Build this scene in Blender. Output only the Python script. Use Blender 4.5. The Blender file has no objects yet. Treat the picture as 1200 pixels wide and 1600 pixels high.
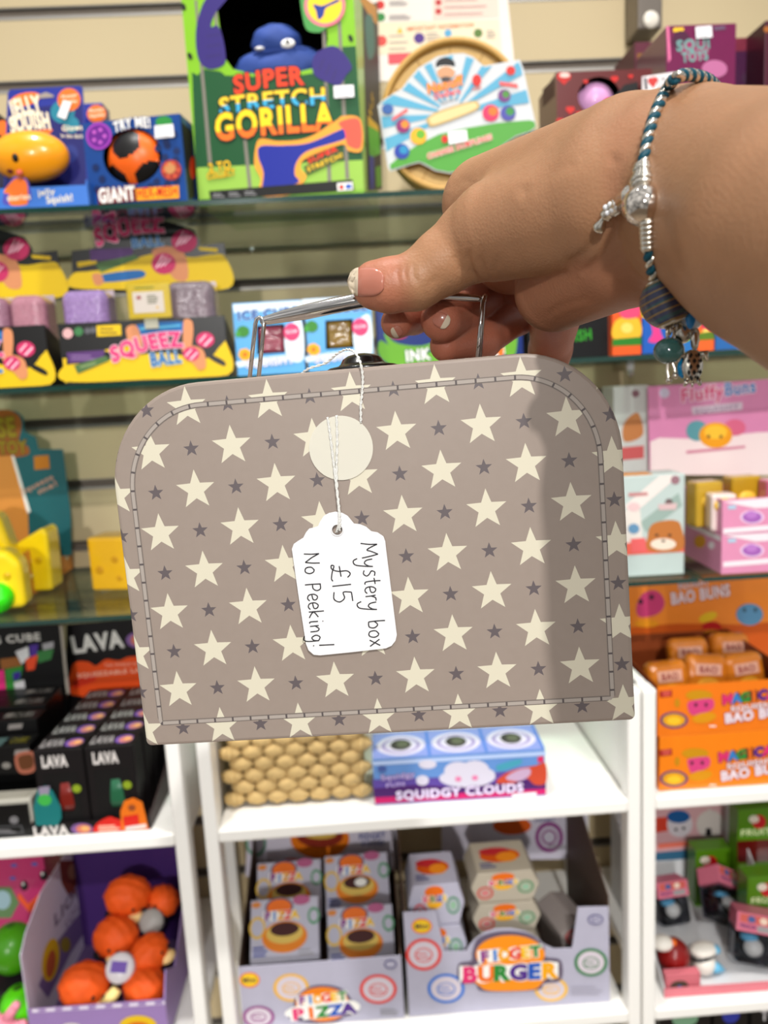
import bpy, bmesh, math, random
import numpy as np
from mathutils import Vector, Matrix
from mathutils.geometry import tessellate_polygon
random.seed(7); RNG = np.random.default_rng(7)
SC = bpy.context.scene; COL = SC.collection

# ---------------------------------------------------------------- camera
F = 1200.0                                            # focal length in pixels of the 1200x1600 frame
R3 = Matrix(((0.99752629, -0.06014559, 0.0363842), (-0.04552313, -0.15834132, 0.98633446), (-0.05356255, -0.98555088, -0.16068764)))
CAM = Vector((0, 0, 1.45))
cd = bpy.data.cameras.new('camera'); cam = bpy.data.objects.new('camera', cd); COL.objects.link(cam)
cd.sensor_fit = 'VERTICAL'; cd.sensor_height = 36.0; cd.lens = 36.0 * F / 1600.0
cd.clip_start = 0.01; cd.clip_end = 60
cd.dof.use_dof = True; cd.dof.focus_distance = 0.315; cd.dof.aperture_fstop = cd.lens / 2.7
Mc = Matrix((R3 @ Vector((1, 0, 0)), R3 @ Vector((0, -1, 0)), R3 @ Vector((0, 0, -1)))).transposed().to_4x4()
Mc.translation = CAM; cam.matrix_world = Mc; SC.camera = cam

# ---------------------------------------------------------------- world, lamps, exposure
SC.view_settings.view_transform = 'Standard'; SC.view_settings.look = 'None'
SC.view_settings.gamma = 1.0; SC.view_settings.use_curve_mapping = False
SC.view_settings.exposure = 0.0
wd = bpy.data.worlds.new('shop_ambient'); SC.world = wd; wd.use_nodes = True
nt = wd.node_tree; bg = nt.nodes['Background']
tc = nt.nodes.new('ShaderNodeTexCoord'); sx = nt.nodes.new('ShaderNodeSeparateXYZ'); nt.links.new(tc.outputs['Generated'], sx.inputs[0])
mr = nt.nodes.new('ShaderNodeMapRange'); mr.inputs[1].default_value = -1; mr.inputs[2].default_value = 1
nt.links.new(sx.outputs['Z'], mr.inputs[0])
rp = nt.nodes.new('ShaderNodeValToRGB'); e = rp.color_ramp.elements
e[0].position = 0.0; e[0].color = (0.24, 0.228, 0.212, 1); e[1].position = 1.0; e[1].color = (1.05, 1.05, 1.04, 1)
k = e.new(0.45); k.color = (0.48, 0.47, 0.455, 1); k = e.new(0.62); k.color = (0.66, 0.655, 0.645, 1)
nt.links.new(mr.outputs[0], rp.inputs[0])
nz = nt.nodes.new('ShaderNodeTexNoise'); nz.inputs['Scale'].default_value = 2.6; nz.inputs['Detail'].default_value = 3
nt.links.new(tc.outputs['Generated'], nz.inputs['Vector'])
nr = nt.nodes.new('ShaderNodeMapRange'); nr.inputs[1].default_value = 0.38; nr.inputs[2].default_value = 0.66
nr.inputs[3].default_value = 0.35; nr.inputs[4].default_value = 1.7; nt.links.new(nz.outputs[0], nr.inputs[0])
mx = nt.nodes.new('ShaderNodeMix'); mx.data_type = 'RGBA'; mx.blend_type = 'MULTIPLY'; mx.inputs[0].default_value = 1
nt.links.new(rp.outputs[0], mx.inputs[6]); nt.links.new(nr.outputs[0], mx.inputs[7])
nt.links.new(mx.outputs[2], bg.inputs['Color']); bg.inputs['Strength'].default_value = 0.72

def lamp(name, kind, loc, target, energy, col, size=0.2, spot=60, blend=0.6):
    l = bpy.data.lights.new(name, kind); o = bpy.data.objects.new(name, l); COL.objects.link(o)
    l.energy = energy; l.color = col; o.location = loc
    o.rotation_euler = (Vector(target) - Vector(loc)).to_track_quat('-Z', 'Y').to_euler()
    if kind == 'AREA': l.shape = 'DISK'; l.size = size
    else: l.shadow_soft_size = size
    if kind == 'SPOT': l.spot_size = math.radians(spot); l.spot_blend = blend
    return o
WARM = (1.0, 0.97, 0.93)
lamp('ceiling_spot_behind', 'SPOT', (0.35, -1.2, 2.75), (0.1, 0.5, 1.2), 142, (1, .985, .955), 0.03, 80)
lamp('ceiling_spot_far', 'SPOT', (-0.9, -6.0, 2.8), (0.0, 0.9, 1.05), 740, (1, .985, .955), 0.14, 30)
lamp('ceiling_spot_aisle', 'SPOT', (-0.45, 0.50, 3.4), (-0.32, 0.95, 0.9), 130, WARM, 0.06, 46, .8)
lamp('ceiling_spot_shelf', 'SPOT', (0.45, 0.50, 3.4), (0.36, 0.95, 0.9), 120, WARM, 0.06, 46, .8)

# ---------------------------------------------------------------- rays through photo points -> places on real planes
def ray(px, py): return R3 @ Vector(((px - 600) / F, (py - 800) / F, 1.0))
def at(px, py, Y): d = ray(px, py); return CAM + d * ((Y - CAM.y) / d.y)
def atz(px, py, Z): d = ray(px, py); return CAM + d * ((Z - CAM.z) / d.z)
def onpl(px, py, p, n): d = ray(px, py); return CAM + d * ((p - CAM).dot(n) / d.dot(n))
def cs(px, py, dep): return Vector(((px - 600) / F * dep, (py - 800) / F * dep, dep))
def c2w(c): return CAM + R3 @ Vector(c)
def w2px(p): c = R3.transposed() @ (Vector(p) - CAM); return (c.x / c.z * F + 600, c.y / c.z * F + 800)

# ---------------------------------------------------------------- materials (all procedural)
def lin(c): return tuple((x / 255 / 12.92) if x / 255 <= 0.04045 else ((x / 255 + 0.055) / 1.055) ** 2.4 for x in c)
_M = {}
def C(r, g=None, b=None, rough=0.5, metal=0.0, coat=0.0, spec=0.28, var=0.05, scale=60.0, bump=0.0, trans=0.0, alpha=1.0, sss=0.0):
    if g is None: r, g, b = r
    key = (r, g, b, rough, metal, coat, spec, var, scale, bump, trans, alpha, sss)
    if key in _M: return _M[key]
    m = bpy.data.materials.new('paint_%d_%d_%d' % (r, g, b)); m.use_nodes = True; t = m.node_tree; p = t.nodes['Principled BSDF']
    L = lin((r, g, b)); L = tuple(x ** 1.25 for x in L) if max(r, g, b) - min(r, g, b) > 60 else tuple(x * .55 for x in L) if max(r, g, b) < 48 else L; p.inputs['Roughness'].default_value = rough; p.inputs['Metallic'].default_value = metal
    p.inputs['Specular IOR Level'].default_value = spec; p.inputs['Coat Weight'].default_value = coat
    p.inputs['Transmission Weight'].default_value = trans; p.inputs['Alpha'].default_value = alpha
    if sss: p.inputs['Subsurface Weight'].default_value = sss; p.inputs['Subsurface Scale'].default_value = 0.006
    if var or bump:
        c = t.nodes.new('ShaderNodeTexCoord'); n = t.nodes.new('ShaderNodeTexNoise'); n.inputs['Scale'].default_value = scale; n.inputs['Detail'].default_value = 3
        t.links.new(c.outputs['Object'], n.inputs['Vector'])
        q = t.nodes.new('ShaderNodeMapRange'); q.inputs[3].default_value = 1 - var; q.inputs[4].default_value = 1 + var
        t.links.new(n.outputs[0], q.inputs[0])
        x = t.nodes.new('ShaderNodeMix'); x.data_type = 'RGBA'; x.blend_type = 'MULTIPLY'; x.inputs[0].default_value = 1
        x.inputs[6].default_value = (*L, 1); t.links.new(q.outputs[0], x.inputs[7]); t.links.new(x.outputs[2], p.inputs['Base Color'])
        if bump:
            u = t.nodes.new('ShaderNodeBump'); u.inputs['Strength'].default_value = bump; u.inputs['Distance'].default_value = 0.002
            t.links.new(n.outputs[0], u.inputs['Height']); t.links.new(u.outputs[0], p.inputs['Normal'])
    else: p.inputs['Base Color'].default_value = (*L, 1)
    _M[key] = m; return m
def glassy(name, tint, refl=0.9, rough=0.02, cover=0.0, face=(255, 255, 255)):
    """thin clear sheet: tinted see-through with a Fresnel gloss, plus an optional share of milky face"""
    m = bpy.data.materials.new(name); m.use_nodes = True; t = m.node_tree
    for n in list(t.nodes): t.nodes.remove(n)
    o = t.nodes.new('ShaderNodeOutputMaterial'); a = t.nodes.new('ShaderNodeBsdfTransparent'); a.inputs[0].default_value = (*tint, 1)
    g = t.nodes.new('ShaderNodeBsdfGlossy'); g.inputs['Roughness'].default_value = rough
    f = t.nodes.new('ShaderNodeFresnel'); f.inputs[0].default_value = 1.45
    mu = t.nodes.new('ShaderNodeMath'); mu.operation = 'MULTIPLY'; mu.inputs[1].default_value = refl; t.links.new(f.outputs[0], mu.inputs[0])
    s = t.nodes.new('ShaderNodeMixShader'); t.links.new(mu.outputs[0], s.inputs[0]); last = a.outputs[0]
    if cover:
        d = t.nodes.new('ShaderNodeBsdfDiffuse'); d.inputs[0].default_value = (*lin(face), 1)
        s2 = t.nodes.new('ShaderNodeMixShader'); s2.inputs[0].default_value = cover
        t.links.new(a.outputs[0], s2.inputs[1]); t.links.new(d.outputs[0], s2.inputs[2]); last = s2.outputs[0]
    t.links.new(last, s.inputs[1]); t.links.new(g.outputs[0], s.inputs[2]); t.links.new(s.outputs[0], o.inputs['Surface'])
    return m
def hide(ob): ob.hide_render = False
WHITE = C(238, 236, 230, rough=.45); INKW = C(240, 238, 232, var=0); BLK = C(14, 12, 13, var=0); DARK = C(28, 26, 27)
SILVER = C(215, 210, 205, metal=1, rough=.18, var=.02); CHROME = C(205, 202, 200, metal=1, rough=.07, var=0); GREYINK = C(150, 148, 150, var=0)
PRICE = C(235, 233, 235, var=0)

# ---------------------------------------------------------------- mesh builder
class Geo:
    def __init__(s): s.v = []; s.f = []; s.fm = []; s.mats = []; s.uv = None
    def mi(s, m):
        if m not in s.mats: s.mats.append(m)
        return s.mats.index(m)
    def mesh(s, vs, fs, m, M=None):
        b = len(s.v); i = s.mi(m)
        s.v += [tuple(M @ Vector(v)) if M is not None else tuple(v) for v in vs]
        for f in fs: s.f.append([b + k for k in f]); s.fm.append(i)
        return s
    def face(s, pts, m, M=None): return s.mesh(pts, [range(len(pts))], m, M)
    def box(s, x0, x1, y0, y1, z0, z1, m, M=None):
        v = [(x, y, z) for z in (z0, z1) for y in (y0, y1) for x in (x0, x1)]
        return s.mesh(v, [(0, 2, 3, 1), (4, 5, 7, 6), (0, 1, 5, 4), (2, 6, 7, 3), (0, 4, 6, 2), (1, 3, 7, 5)], m, M)
    def prism(s, poly, h, m, M=None):
        """closed solid: polygon in xy, extruded along z by h"""
        n = len(poly); v = [(x, y, 0) for x, y in poly] + [(x, y, h) for x, y in poly]
        return s.mesh(v, [list(range(n))[::-1], list(range(n, 2 * n))] + [(i, (i + 1) % n, n + (i + 1) % n, n + i) for i in range(n)], m, M)
    def ell(s, c, r, m, seg=20, rings=12, M=None, fn=None):
        v = []; f = []
        for j in range(rings + 1):
            th = math.pi * j / rings
            for i in range(seg):
                ph = 2 * math.pi * i / seg; d = Vector((math.sin(th) * math.cos(ph), math.sin(th) * math.sin(ph), math.cos(th)))
                k = fn(d) if fn else 1.0
                v.append((c[0] + r[0] * d.x * k, c[1] + r[1] * d.y * k, c[2] + r[2] * d.z * k))
        for j in range(rings):
            for i in range(seg): f.append((j * seg + i, (j + 1) * seg + i, (j + 1) * seg + (i + 1) % seg, j * seg + (i + 1) % seg))
        return s.mesh(v, f, m, M)
    def lathe(s, prof, m, M=None, seg=32):
        v = []; f = []; n = len(prof)
        for r, z in prof:
            for i in range(seg): a = 2 * math.pi * i / seg; v.append((r * math.cos(a), r * math.sin(a), z))
        for j in range(n - 1):
            for i in range(seg): f.append((j * seg + i, j * seg + (i + 1) % seg, (j + 1) * seg + (i + 1) % seg, (j + 1) * seg + i))
        f.append(list(range(seg))[::-1]); f.append([(n - 1) * seg + i for i in range(seg)])
        return s.mesh(v, f, m, M)
    def tube(s, path, r, m, n=8, closed=False, flat=None, up=None):
        P = [Vector(p) for p in path]; N = len(P); rr = r if isinstance(r, (list, tuple)) else [r] * N
        v = []; f = []; prev = None
        for i in range(N):
            a = P[(i - 1) % N] if (i or closed) else P[i]; b = P[(i + 1) % N] if (i < N - 1 or closed) else P[i]
            t = (b - a).normalized()
            if up is not None: u = Vector(up)
            elif prev is None: u = Vector((0, 0, 1)) if abs(t.z) < .9 else Vector((1, 0, 0))
            else: u = prev
            u = (u - t * u.dot(t)).normalized(); w = t.cross(u); prev = u
            k = flat if flat else 1.0
            for j in range(n):
                q = 2 * math.pi * j / n; v.append(P[i] + u * (rr[i] * math.cos(q) * k) + w * (rr[i] * math.sin(q)))
        for i in range(N if closed else N - 1):
            for j in range(n): f.append((i * n + j, i * n + (j + 1) % n, ((i + 1) % N) * n + (j + 1) % n, ((i + 1) % N) * n + j))
        if not closed: f.append(list(range(n))[::-1]); f.append([(N - 1) * n + j for j in range(n)])
        return s.mesh(v, f, m)
    def holed(s, outer, holes, m, M=None):
        """flat polygon with holes; points are 3-D"""
        loops = [[Vector(p) for p in l] for l in [outer] + holes]; pts = [p for l in loops for p in l]
        return s.mesh(pts, tessellate_polygon(loops), m, M)
    def build(s, name, parent=None, M=None, smooth=False, bevel=0.0, bseg=2, sub=0):
        me = bpy.data.meshes.new(name); me.from_pydata([tuple(v) for v in s.v], [], [list(f) for f in s.f])
        for m in s.mats: me.materials.append(m)
        me.polygons.foreach_set('material_index', s.fm)
        if smooth: me.polygons.foreach_set('use_smooth', [True] * len(me.polygons))
        me.update(); bm = bmesh.new(); bm.from_mesh(me); bmesh.ops.recalc_face_normals(bm, faces=bm.faces); bm.to_mesh(me); bm.free()
        o = bpy.data.objects.new(name, me); COL.objects.link(o)
        if parent is not None: o.parent = parent
        if M is not None: o.matrix_basis = M
        if bevel: b = o.modifiers.new('edge', 'BEVEL'); b.width = bevel; b.segments = bseg; b.limit_method = 'ANGLE'; b.harden_normals = False
        if sub: q = o.modifiers.new('smooth', 'SUBSURF'); q.levels = sub; q.render_levels = sub
        return o
def tag(o, label, cat, group=None, kind=None):
    o['label'] = label
    if cat: o['category'] = cat
    if group: o['group'] = group
    if kind: o['kind'] = kind
    return o
def plabel(o, label): o['label'] = label; return o
def structure(o): o['kind'] = 'structure'; return o
def empty(name, label, cat, M, group=None):
    o = bpy.data.objects.new(name, None); COL.objects.link(o); o.empty_display_size = .02; o.matrix_basis = M
    return tag(o, label, cat, group)
def copy_tree(o, M=None):
    c = o.copy(); COL.objects.link(c)
    if M is not None: c.matrix_basis = M
    for ch in list(o.children):
        k = ch.copy(); COL.objects.link(k); k.parent = c
        for g in list(ch.children): q = g.copy(); COL.objects.link(q); q.parent = k
    return c
def TR(x, y, z, rx=0, ry=0, rz=0, s=1.0):
    from mathutils import Euler
    return Matrix.Translation((x, y, z)) @ Euler((rx, ry, rz)).to_matrix().to_4x4() @ Matrix.Diagonal((s, s, s, 1))

# ---------------------------------------------------------------- lettering: outlines of Blender's own font, as flat meshes
_T = {}
def glyphs(body, off):
    off = round(off * .55, 4); k = (body, off)
    if k in _T: return _T[k]
    c = bpy.data.curves.new('lettering', 'FONT'); c.body = body; c.size = 1.0; c.offset = off; c.resolution_u = 3; c.space_character = 1.13; c.fill_mode = 'FRONT'
    o = bpy.data.objects.new('lettering', c); me = bpy.data.meshes.new_from_object(o)
    vs = [(v.co.x, v.co.y) for v in me.vertices]; fs = [tuple(p.vertices) for p in me.polygons]
    bpy.data.objects.remove(o); bpy.data.meshes.remove(me); bpy.data.curves.remove(c)
    _T[k] = (vs, fs); return _T[k]
CAP = 0.70
class Frame:
    """a flat face of a thing: o origin, U right, V up, N out, in the thing's own axes; M places the thing"""
    zmin = None; zmax = 9.0
    def __init__(s, M, o, U, V, w, h):
        s.M = M; s.Mi = M.inverted(); s.o = Vector(o); s.U = Vector(U).normalized(); s.V = Vector(V).normalized(); s.N = s.U.cross(s.V); s.w = w; s.h = h
        s.c = s.Mi @ CAM; s.R = s.Mi.to_3x3() @ R3
    def px(s, a, b):
        d = s.R @ Vector(((a - 600) / F, (b - 800) / F, 1.0)); p = s.c + d * ((s.o - s.c).dot(s.N) / d.dot(s.N))
        if s.zmin is not None: p.z = min(max(p.z, s.zmin), s.zmax)
        return p
    def uv(s, a, b): return s.o + s.U * (a * s.w) + s.V * (b * s.h)
class Print:
    """flat ink on one face: each call lies a hair above the one before"""
    def __init__(s, fr, mode='px', base=0.0002, step=0.00004):
        s.g = Geo(); s.fr = fr; s.mode = mode; s.z = base; s.step = step
    def m(s, a, b): return s.fr.px(a, b) if s.mode == 'px' else s.fr.uv(a, b)
    def up(s): s.z += s.step; return s.fr.N * s.z
    def poly(s, pts, col): n = s.up(); s.g.face([s.m(*p) + n for p in pts], col); return s
    def rect(s, x0, y0, x1, y1, col): return s.poly([(x0, y0), (x1, y0), (x1, y1), (x0, y1)], col)
    def disc(s, x, y, rx, ry, col, rot=0, n=28, a0=0, a1=360):
        c, q = math.cos(math.radians(rot)), math.sin(math.radians(rot)); pts = []
        for i in range(n + (a1 - a0 < 360)):
            t = math.radians(a0 + (a1 - a0) * i / n); u, v = rx * math.cos(t), ry * math.sin(t); pts.append((x + u * c - v * q, y + u * q + v * c))
        return s.poly(pts, col)
    def ring(s, x, y, rx, ry, wdt, col, n=32):
        nn = s.up(); v = []
        for i in range(n):
            t = 2 * math.pi * i / n
            v += [s.m(x + rx * math.cos(t), y + ry * math.sin(t)) + nn, s.m(x + (rx - wdt) * math.cos(t), y + (ry - wdt * ry / rx) * math.sin(t)) + nn]
        s.g.mesh(v, [(2 * i, 2 * i + 1, (2 * i + 3) % (2 * n), (2 * i + 2) % (2 * n)) for i in range(n)], col); return s
    def text(s, body, p0, p1, h, col, bold=.03, out=None, outw=.10, arc=0.0, col2=None, split=.5, slant=0.0):
        """baseline from p0 to p1, capital height h; col may be a list, one per letter; out = outline ink"""
        A, B = s.m(*p0), s.m(*p1); W = (B - A).length; d = (B - A) / max(W, 1e-9); upv = s.fr.N.cross(d)
        dist = math.hypot(p1[0] - p0[0], p1[1] - p0[1])
        hm = h * W / dist if s.mode == 'px' else h * s.fr.h
        def lay(vs, x0, x1, dx):
            n = s.up(); r = []
            for x, y in vs:
                g = (x + dx - x0) / max(x1 - x0, 1e-6); yy = y / CAP
                r.append(A + d * (g * W + slant * yy * hm) + upv * ((yy + arc * 4 * g * (1 - g)) * hm) + n)
            return r
        full = glyphs(body, 0.0)[0]
        if not full: return s
        x0 = min(v[0] for v in full); x1 = max(v[0] for v in full)
        if out is not None:
            vs, fs = glyphs(body, outw); s.g.mesh(lay(vs, x0, x1, 0), fs, out)
        if isinstance(col, (list, tuple)):
            k = 0; step = (x1 - x0) / len(body)
            for i, ch in enumerate(body):
                if ch == ' ': continue
                vs, fs = glyphs(ch, bold); cx = (min(v[0] for v in vs) + max(v[0] for v in vs)) / 2
                s.g.mesh(lay(vs, x0, x1, x0 + step * (i + .5) - cx), fs, col[k % len(col)]); k += 1
        elif col2 is not None:
            vs, fs = glyphs(body, bold); bm = bmesh.new(); bv = [bm.verts.new((x, y, 0)) for x, y in vs]
            for f in fs:
                try: bm.faces.new([bv[i] for i in f])
                except ValueError: pass
            bmesh.ops.bisect_plane(bm, geom=bm.verts[:] + bm.edges[:] + bm.faces[:], plane_co=(0, CAP * split, 0), plane_no=(0, 1, 0)); bm.verts.index_update()
            P = lay([(v.co.x, v.co.y) for v in bm.verts], x0, x1, 0)
            lo = [[v.index for v in f.verts] for f in bm.faces if f.calc_center_median().y < CAP * split]; hi = [[v.index for v in f.verts] for f in bm.faces if f.calc_center_median().y >= CAP * split]
            s.g.mesh(P, lo, col); s.g.mesh(P, hi, col2); bm.free()
        else:
            vs, fs = glyphs(body, bold); s.g.mesh(lay(vs, x0, x1, 0), fs, col)
        return s
    def lines(s, x0, y0, x1, y1, n, h, col, slope=0.0):
        for i in range(n):
            y = y0 + (y1 - y0) * i / max(n - 1, 1); k = (0.72 + .28 * ((i * 37) % 10) / 10); xe = x0 + (x1 - x0) * k
            s.poly([(x0, y), (xe, y + slope * (xe - x0)), (xe, y + h + slope * (xe - x0)), (x0, y + h)], col)
        return s
    def bez(s, pts, col, n=6):
        """smooth closed outline through pts"""
        P = [Vector(p) for p in pts]; N = len(P); o = []
        for i in range(N):
            a, b, c, d = P[i - 1], P[i], P[(i + 1) % N], P[(i + 2) % N]
            for j in range(n):
                t = j / n; o.append(tuple(.5 * ((2 * b) + (c - a) * t + (2 * a - 5 * b + 4 * c - d) * t * t + (3 * b - a - 3 * c + d) * t ** 3)))
        return s.poly(o, col)
    def build(s, parent, name='print'): return s.g.build(name, parent)

# ---------------------------------------------------------------- a carton standing on a shelf
class Carton:
    """bl, br: photo points of the front's bottom corners; top: a photo point level with its top edge; Y: depth of the two front corners"""
    def __init__(s, name, label, cat, bl, br, top, Y, d, mat, z=None, holes=(), group=None, bevel=.0008, solid=True, inner=None):
        s.solid = solid; Y0, Y1 = Y if isinstance(Y, tuple) else (Y, Y)
        p0, p1 = at(*bl, Y0), at(*br, Y1); z0 = z + .0008 if z is not None else (p0.z + p1.z) / 2; s.h = at(*top, (Y0 + Y1) / 2).z - z0
        if z0 < .86: s.h = min(s.h, ZB1 - .0205 - z0)
        ex = Vector((p1.x - p0.x, p1.y - p0.y, 0)); s.w = ex.length; ex.normalize(); ey = Vector((-ex.y, ex.x, 0)); mid = (p0 + p1) / 2
        s.M = Matrix(((ex.x, ey.x, 0, mid.x), (ex.y, ey.y, 0, mid.y), (0, 0, 1, z0), (0, 0, 0, 1))); s.d = d
        w, h = s.w, s.h; g = Geo()
        if holes:
            fr = s.front(); outer = [(-w / 2, 0, 0), (w / 2, 0, 0), (w / 2, 0, h), (-w / 2, 0, h)]
            g.holed(outer, [[fr.px(*q) for q in hl] for hl in holes], mat)
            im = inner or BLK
            for x in (-w / 2, w / 2): g.face([(x, 0, 0), (x, d, 0), (x, d, h), (x, 0, h)], mat)
            for z_ in (0, h): g.face([(-w / 2, 0, z_), (w / 2, 0, z_), (w / 2, d, z_), (-w / 2, d, z_)], mat)
            g.face([(-w / 2, d, 0), (w / 2, d, 0), (w / 2, d, h), (-w / 2, d, h)], mat)
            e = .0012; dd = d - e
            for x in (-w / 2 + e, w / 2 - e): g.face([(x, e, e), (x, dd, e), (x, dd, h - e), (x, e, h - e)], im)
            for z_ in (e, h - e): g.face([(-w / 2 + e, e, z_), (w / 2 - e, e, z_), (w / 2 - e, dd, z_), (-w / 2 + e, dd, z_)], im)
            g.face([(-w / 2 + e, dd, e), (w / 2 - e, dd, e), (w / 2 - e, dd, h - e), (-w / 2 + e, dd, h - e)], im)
            bevel = 0
        elif solid: g.box(-w / 2, w / 2, 0, d, 0, h, mat)
        s.g = g; s.name = name
        if not solid: s.o = empty(name, label, cat, s.M, group)
        else: s.o = g.build(name, None, s.M, bevel=bevel); tag(s.o, label, cat, group)
    def front(s):
        f = s.upright(0); f.zmax = s.h if s.solid else 9.0; return f
    def right(s): return Frame(s.M, (s.w / 2, 0, 0), (0, 1, 0), (0, 0, 1), s.d, s.h)
    def left(s): return Frame(s.M, (-s.w / 2, s.d, 0), (0, -1, 0), (0, 0, 1), s.d, s.h)
    def topf(s): return Frame(s.M, (-s.w / 2, 0, s.h), (1, 0, 0), (0, 1, 0), s.w, s.d)
    def upright(s, y):
        f = Frame(s.M, (-s.w / 2, y, 0), (1, 0, 0), (0, 0, 1), s.w, s.h); f.zmin = .0006; return f
    def pr(s, face='front', mode='px', **k): return Print(getattr(s, face)(), mode, **k)
    def price(s, pts):
        p = s.pr(base=.0032); p.poly(pts, PRICE); x = [q[0] for q in pts]; y = [q[1] for q in pts]
        p.lines(min(x) + 4, min(y) + 5, max(x) - 4, max(y) - 5, 3, 1.5, GREYINK); p.build(s.o, 'price_label')
    def tray(s, hf, hb, t=.0015, mat=None, inner=None, name='tray', floor=True):
        """open carton: front lip height hf, back height hb, side walls sloping between"""
        w, d = s.w, s.d; g = Geo(); inner = inner or mat
        g.box(-w / 2, w / 2, 0, t, 0, hf, mat); g.box(-w / 2, w / 2, d - t, d, 0, hb, inner)
        if floor: g.box(-w / 2, w / 2, t, d - t, 0, t, inner)
        for x in (-w / 2, w / 2 - t):
            v = [(x, t, t), (x, d - t, t), (x, d - t, hb), (x, t, hf), (x + t, t, t), (x + t, d - t, t), (x + t, d - t, hb), (x + t, t, hf)]
            g.mesh(v, [(0, 1, 2, 3), (4, 7, 6, 5), (0, 4, 5, 1), (1, 5, 6, 2), (2, 6, 7, 3), (3, 7, 4, 0)], inner)
        return g.build(name, s.o)
    def card(s, pts, y, mat, t=.0015, name='header_card'):
        """upright sheet of outline pts (photo points) at depth y behind the front"""
        fr = s.upright(y); P = [fr.px(*p) for p in pts]; n = len(P)
        for p in P:
            if s.M.translation.z < .86: p.z = min(p.z, ZB1 - .0205 - s.M.translation.z)
        B = [p + Vector((0, t, 0)) for p in P]
        g = Geo(); g.mesh(P + B, [list(range(n)), list(range(n, 2 * n))[::-1]] + [(i, (i + 1) % n, n + (i + 1) % n, n + i) for i in range(n)], mat)
        return g.build(name, s.o), fr
def rest(o, z):
    """set a thing down: its lowest point at height z"""
    def low(q, M): return min([(M @ v.co).z for v in q.data.vertices] if q.type == 'MESH' else [9e9] or [9e9])
    M = o.matrix_basis.copy(); m = low(o, M)
    for c in o.children:
        if c.type == 'MESH': m = min(m, low(c, M @ c.matrix_basis))
    M.translation.z += z - m; o.matrix_basis = M; return o
def ellipse(x, y, rx, ry, n=28, rot=0, sup=2.0):
    c, q = math.cos(math.radians(rot)), math.sin(math.radians(rot)); r = []
    for i in range(n):
        t = 2 * math.pi * i / n; u = rx * abs(math.cos(t)) ** (2 / sup) * math.copysign(1, math.cos(t)); v = ry * abs(math.sin(t)) ** (2 / sup) * math.copysign(1, math.sin(t))
        r.append((x + u * c - v * q, y + u * q + v * c))
    return r
Z1, Z2, Z3, ZB1, ZB2 = 1.676, 1.472, 1.184, 0.892, 0.573      # tops of the glass shelves and of the white boards
YG, YW, YU = 0.95, 1.255, 0.93                                # front edge of the glass, face of the wall, front of the white units
# ================================================================= the shop wall, shelves and white units
def build_wall():
    g = Geo(); cream = C(190, 172, 136, rough=.6, var=.02, scale=8); lipm = C(140, 136, 130, metal=.7, rough=.48, var=0); rec = C(104, 94, 84, rough=.6)
    lines = [1.22 + .1 * i for i in range(-13, 15)]; x0, x1 = -1.6, 1.7
    for i, z in enumerate(lines):
        top = lines[i + 1] - .0085 if i + 1 < len(lines) else z + .2
        g.box(x0, x1, YW, YW + .018, z + .0085, top, cream)
        g.box(x0, x1, YW + .0075, YW + .018, z - .009, z + .009, rec)
        g.box(x0, x1, YW - .0006, YW + .007, z - .0092, z - .0045, lipm)
        g.box(x0, x1, YW + .001, YW + .007, z + .0068, z + .0088, lipm)
    structure(g.build('wall_back'))
    f = Geo(); f.box(-2.5, 2.5, -2.5, YW, -.02, 0, C(150, 132, 112, rough=.6, scale=4)); structure(f.build('floor'))
    t = Geo(); xj = at(985, 40, YW).x
    t.box(xj - .004, xj + .004, YW - .0015, YW - .0007, .9, 2.6, C(176, 158, 122)); structure(t.build('trim_1'))
build_wall()
GLASS = glassy('shelf_glass', (.86, .93, .89), .5, .02); GEDGE = C(14, 52, 44, rough=.1, coat=1, var=0)
def glass_shelf(x0, x1, z, label, yf=YG):
    g = Geo(); th = .006
    v = [(x, y, q) for q in (z - th, z) for y in (yf, YW - .002) for x in (x0, x1)]
    o = g.mesh(v, [(0, 2, 3, 1), (4, 5, 7, 6)], GLASS).build('glass_shelf', None); tag(o, label, 'shelf', 'glass shelves on the slatted wall')
    e = Geo(); e.mesh(v, [(0, 1, 5, 4), (2, 6, 7, 3), (0, 4, 6, 2), (1, 3, 7, 5)], GEDGE); e.build('polished_edge', o)
    return o
glass_shelf(-.75, .438, Z1, 'clear glass shelf carrying the stretch gorilla box and the dumpling steamer')
glass_shelf(.445, 1.0, Z1, 'clear glass shelf end under the dark purple boxes at top')
glass_shelf(-.75, .438, Z2, 'clear glass shelf carrying the yellow and black squeeze ball cartons')
glass_shelf(.445, 1.0, Z2, 'clear glass shelf end behind the forearm, level with the bracelet charms')
glass_shelf(-.75, .438, Z3, 'clear glass shelf carrying the cheese display and the brown cat box')
glass_shelf(.445, 1.0, Z3, 'clear glass shelf end carrying the pink bun cartons')
def shelf_clip(px, py, z, label):
    p = at(px, py, 1.19); M = TR(p.x, 1.19, z - .006); g = Geo()
    g.box(-.006, .006, 0, YW - 1.19, -.012, 0, SILVER); o = g.build('shelf_clip', None, M, bevel=.001); tag(o, label, 'clip', 'chrome clips under the glass shelves')
    k = Geo(); k.lathe([(.002, -.022), (.005, -.02), (.006, -.014), (.004, -.011)], SILVER); k.build('clamp_screw', o, smooth=True)
shelf_clip(300, 340, Z1, 'small chrome clip under the top glass shelf, above the squeeze ball header')
shelf_clip(985, 562, Z2, 'small chrome clip under the glass shelf beside the bracelet charms')
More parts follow.
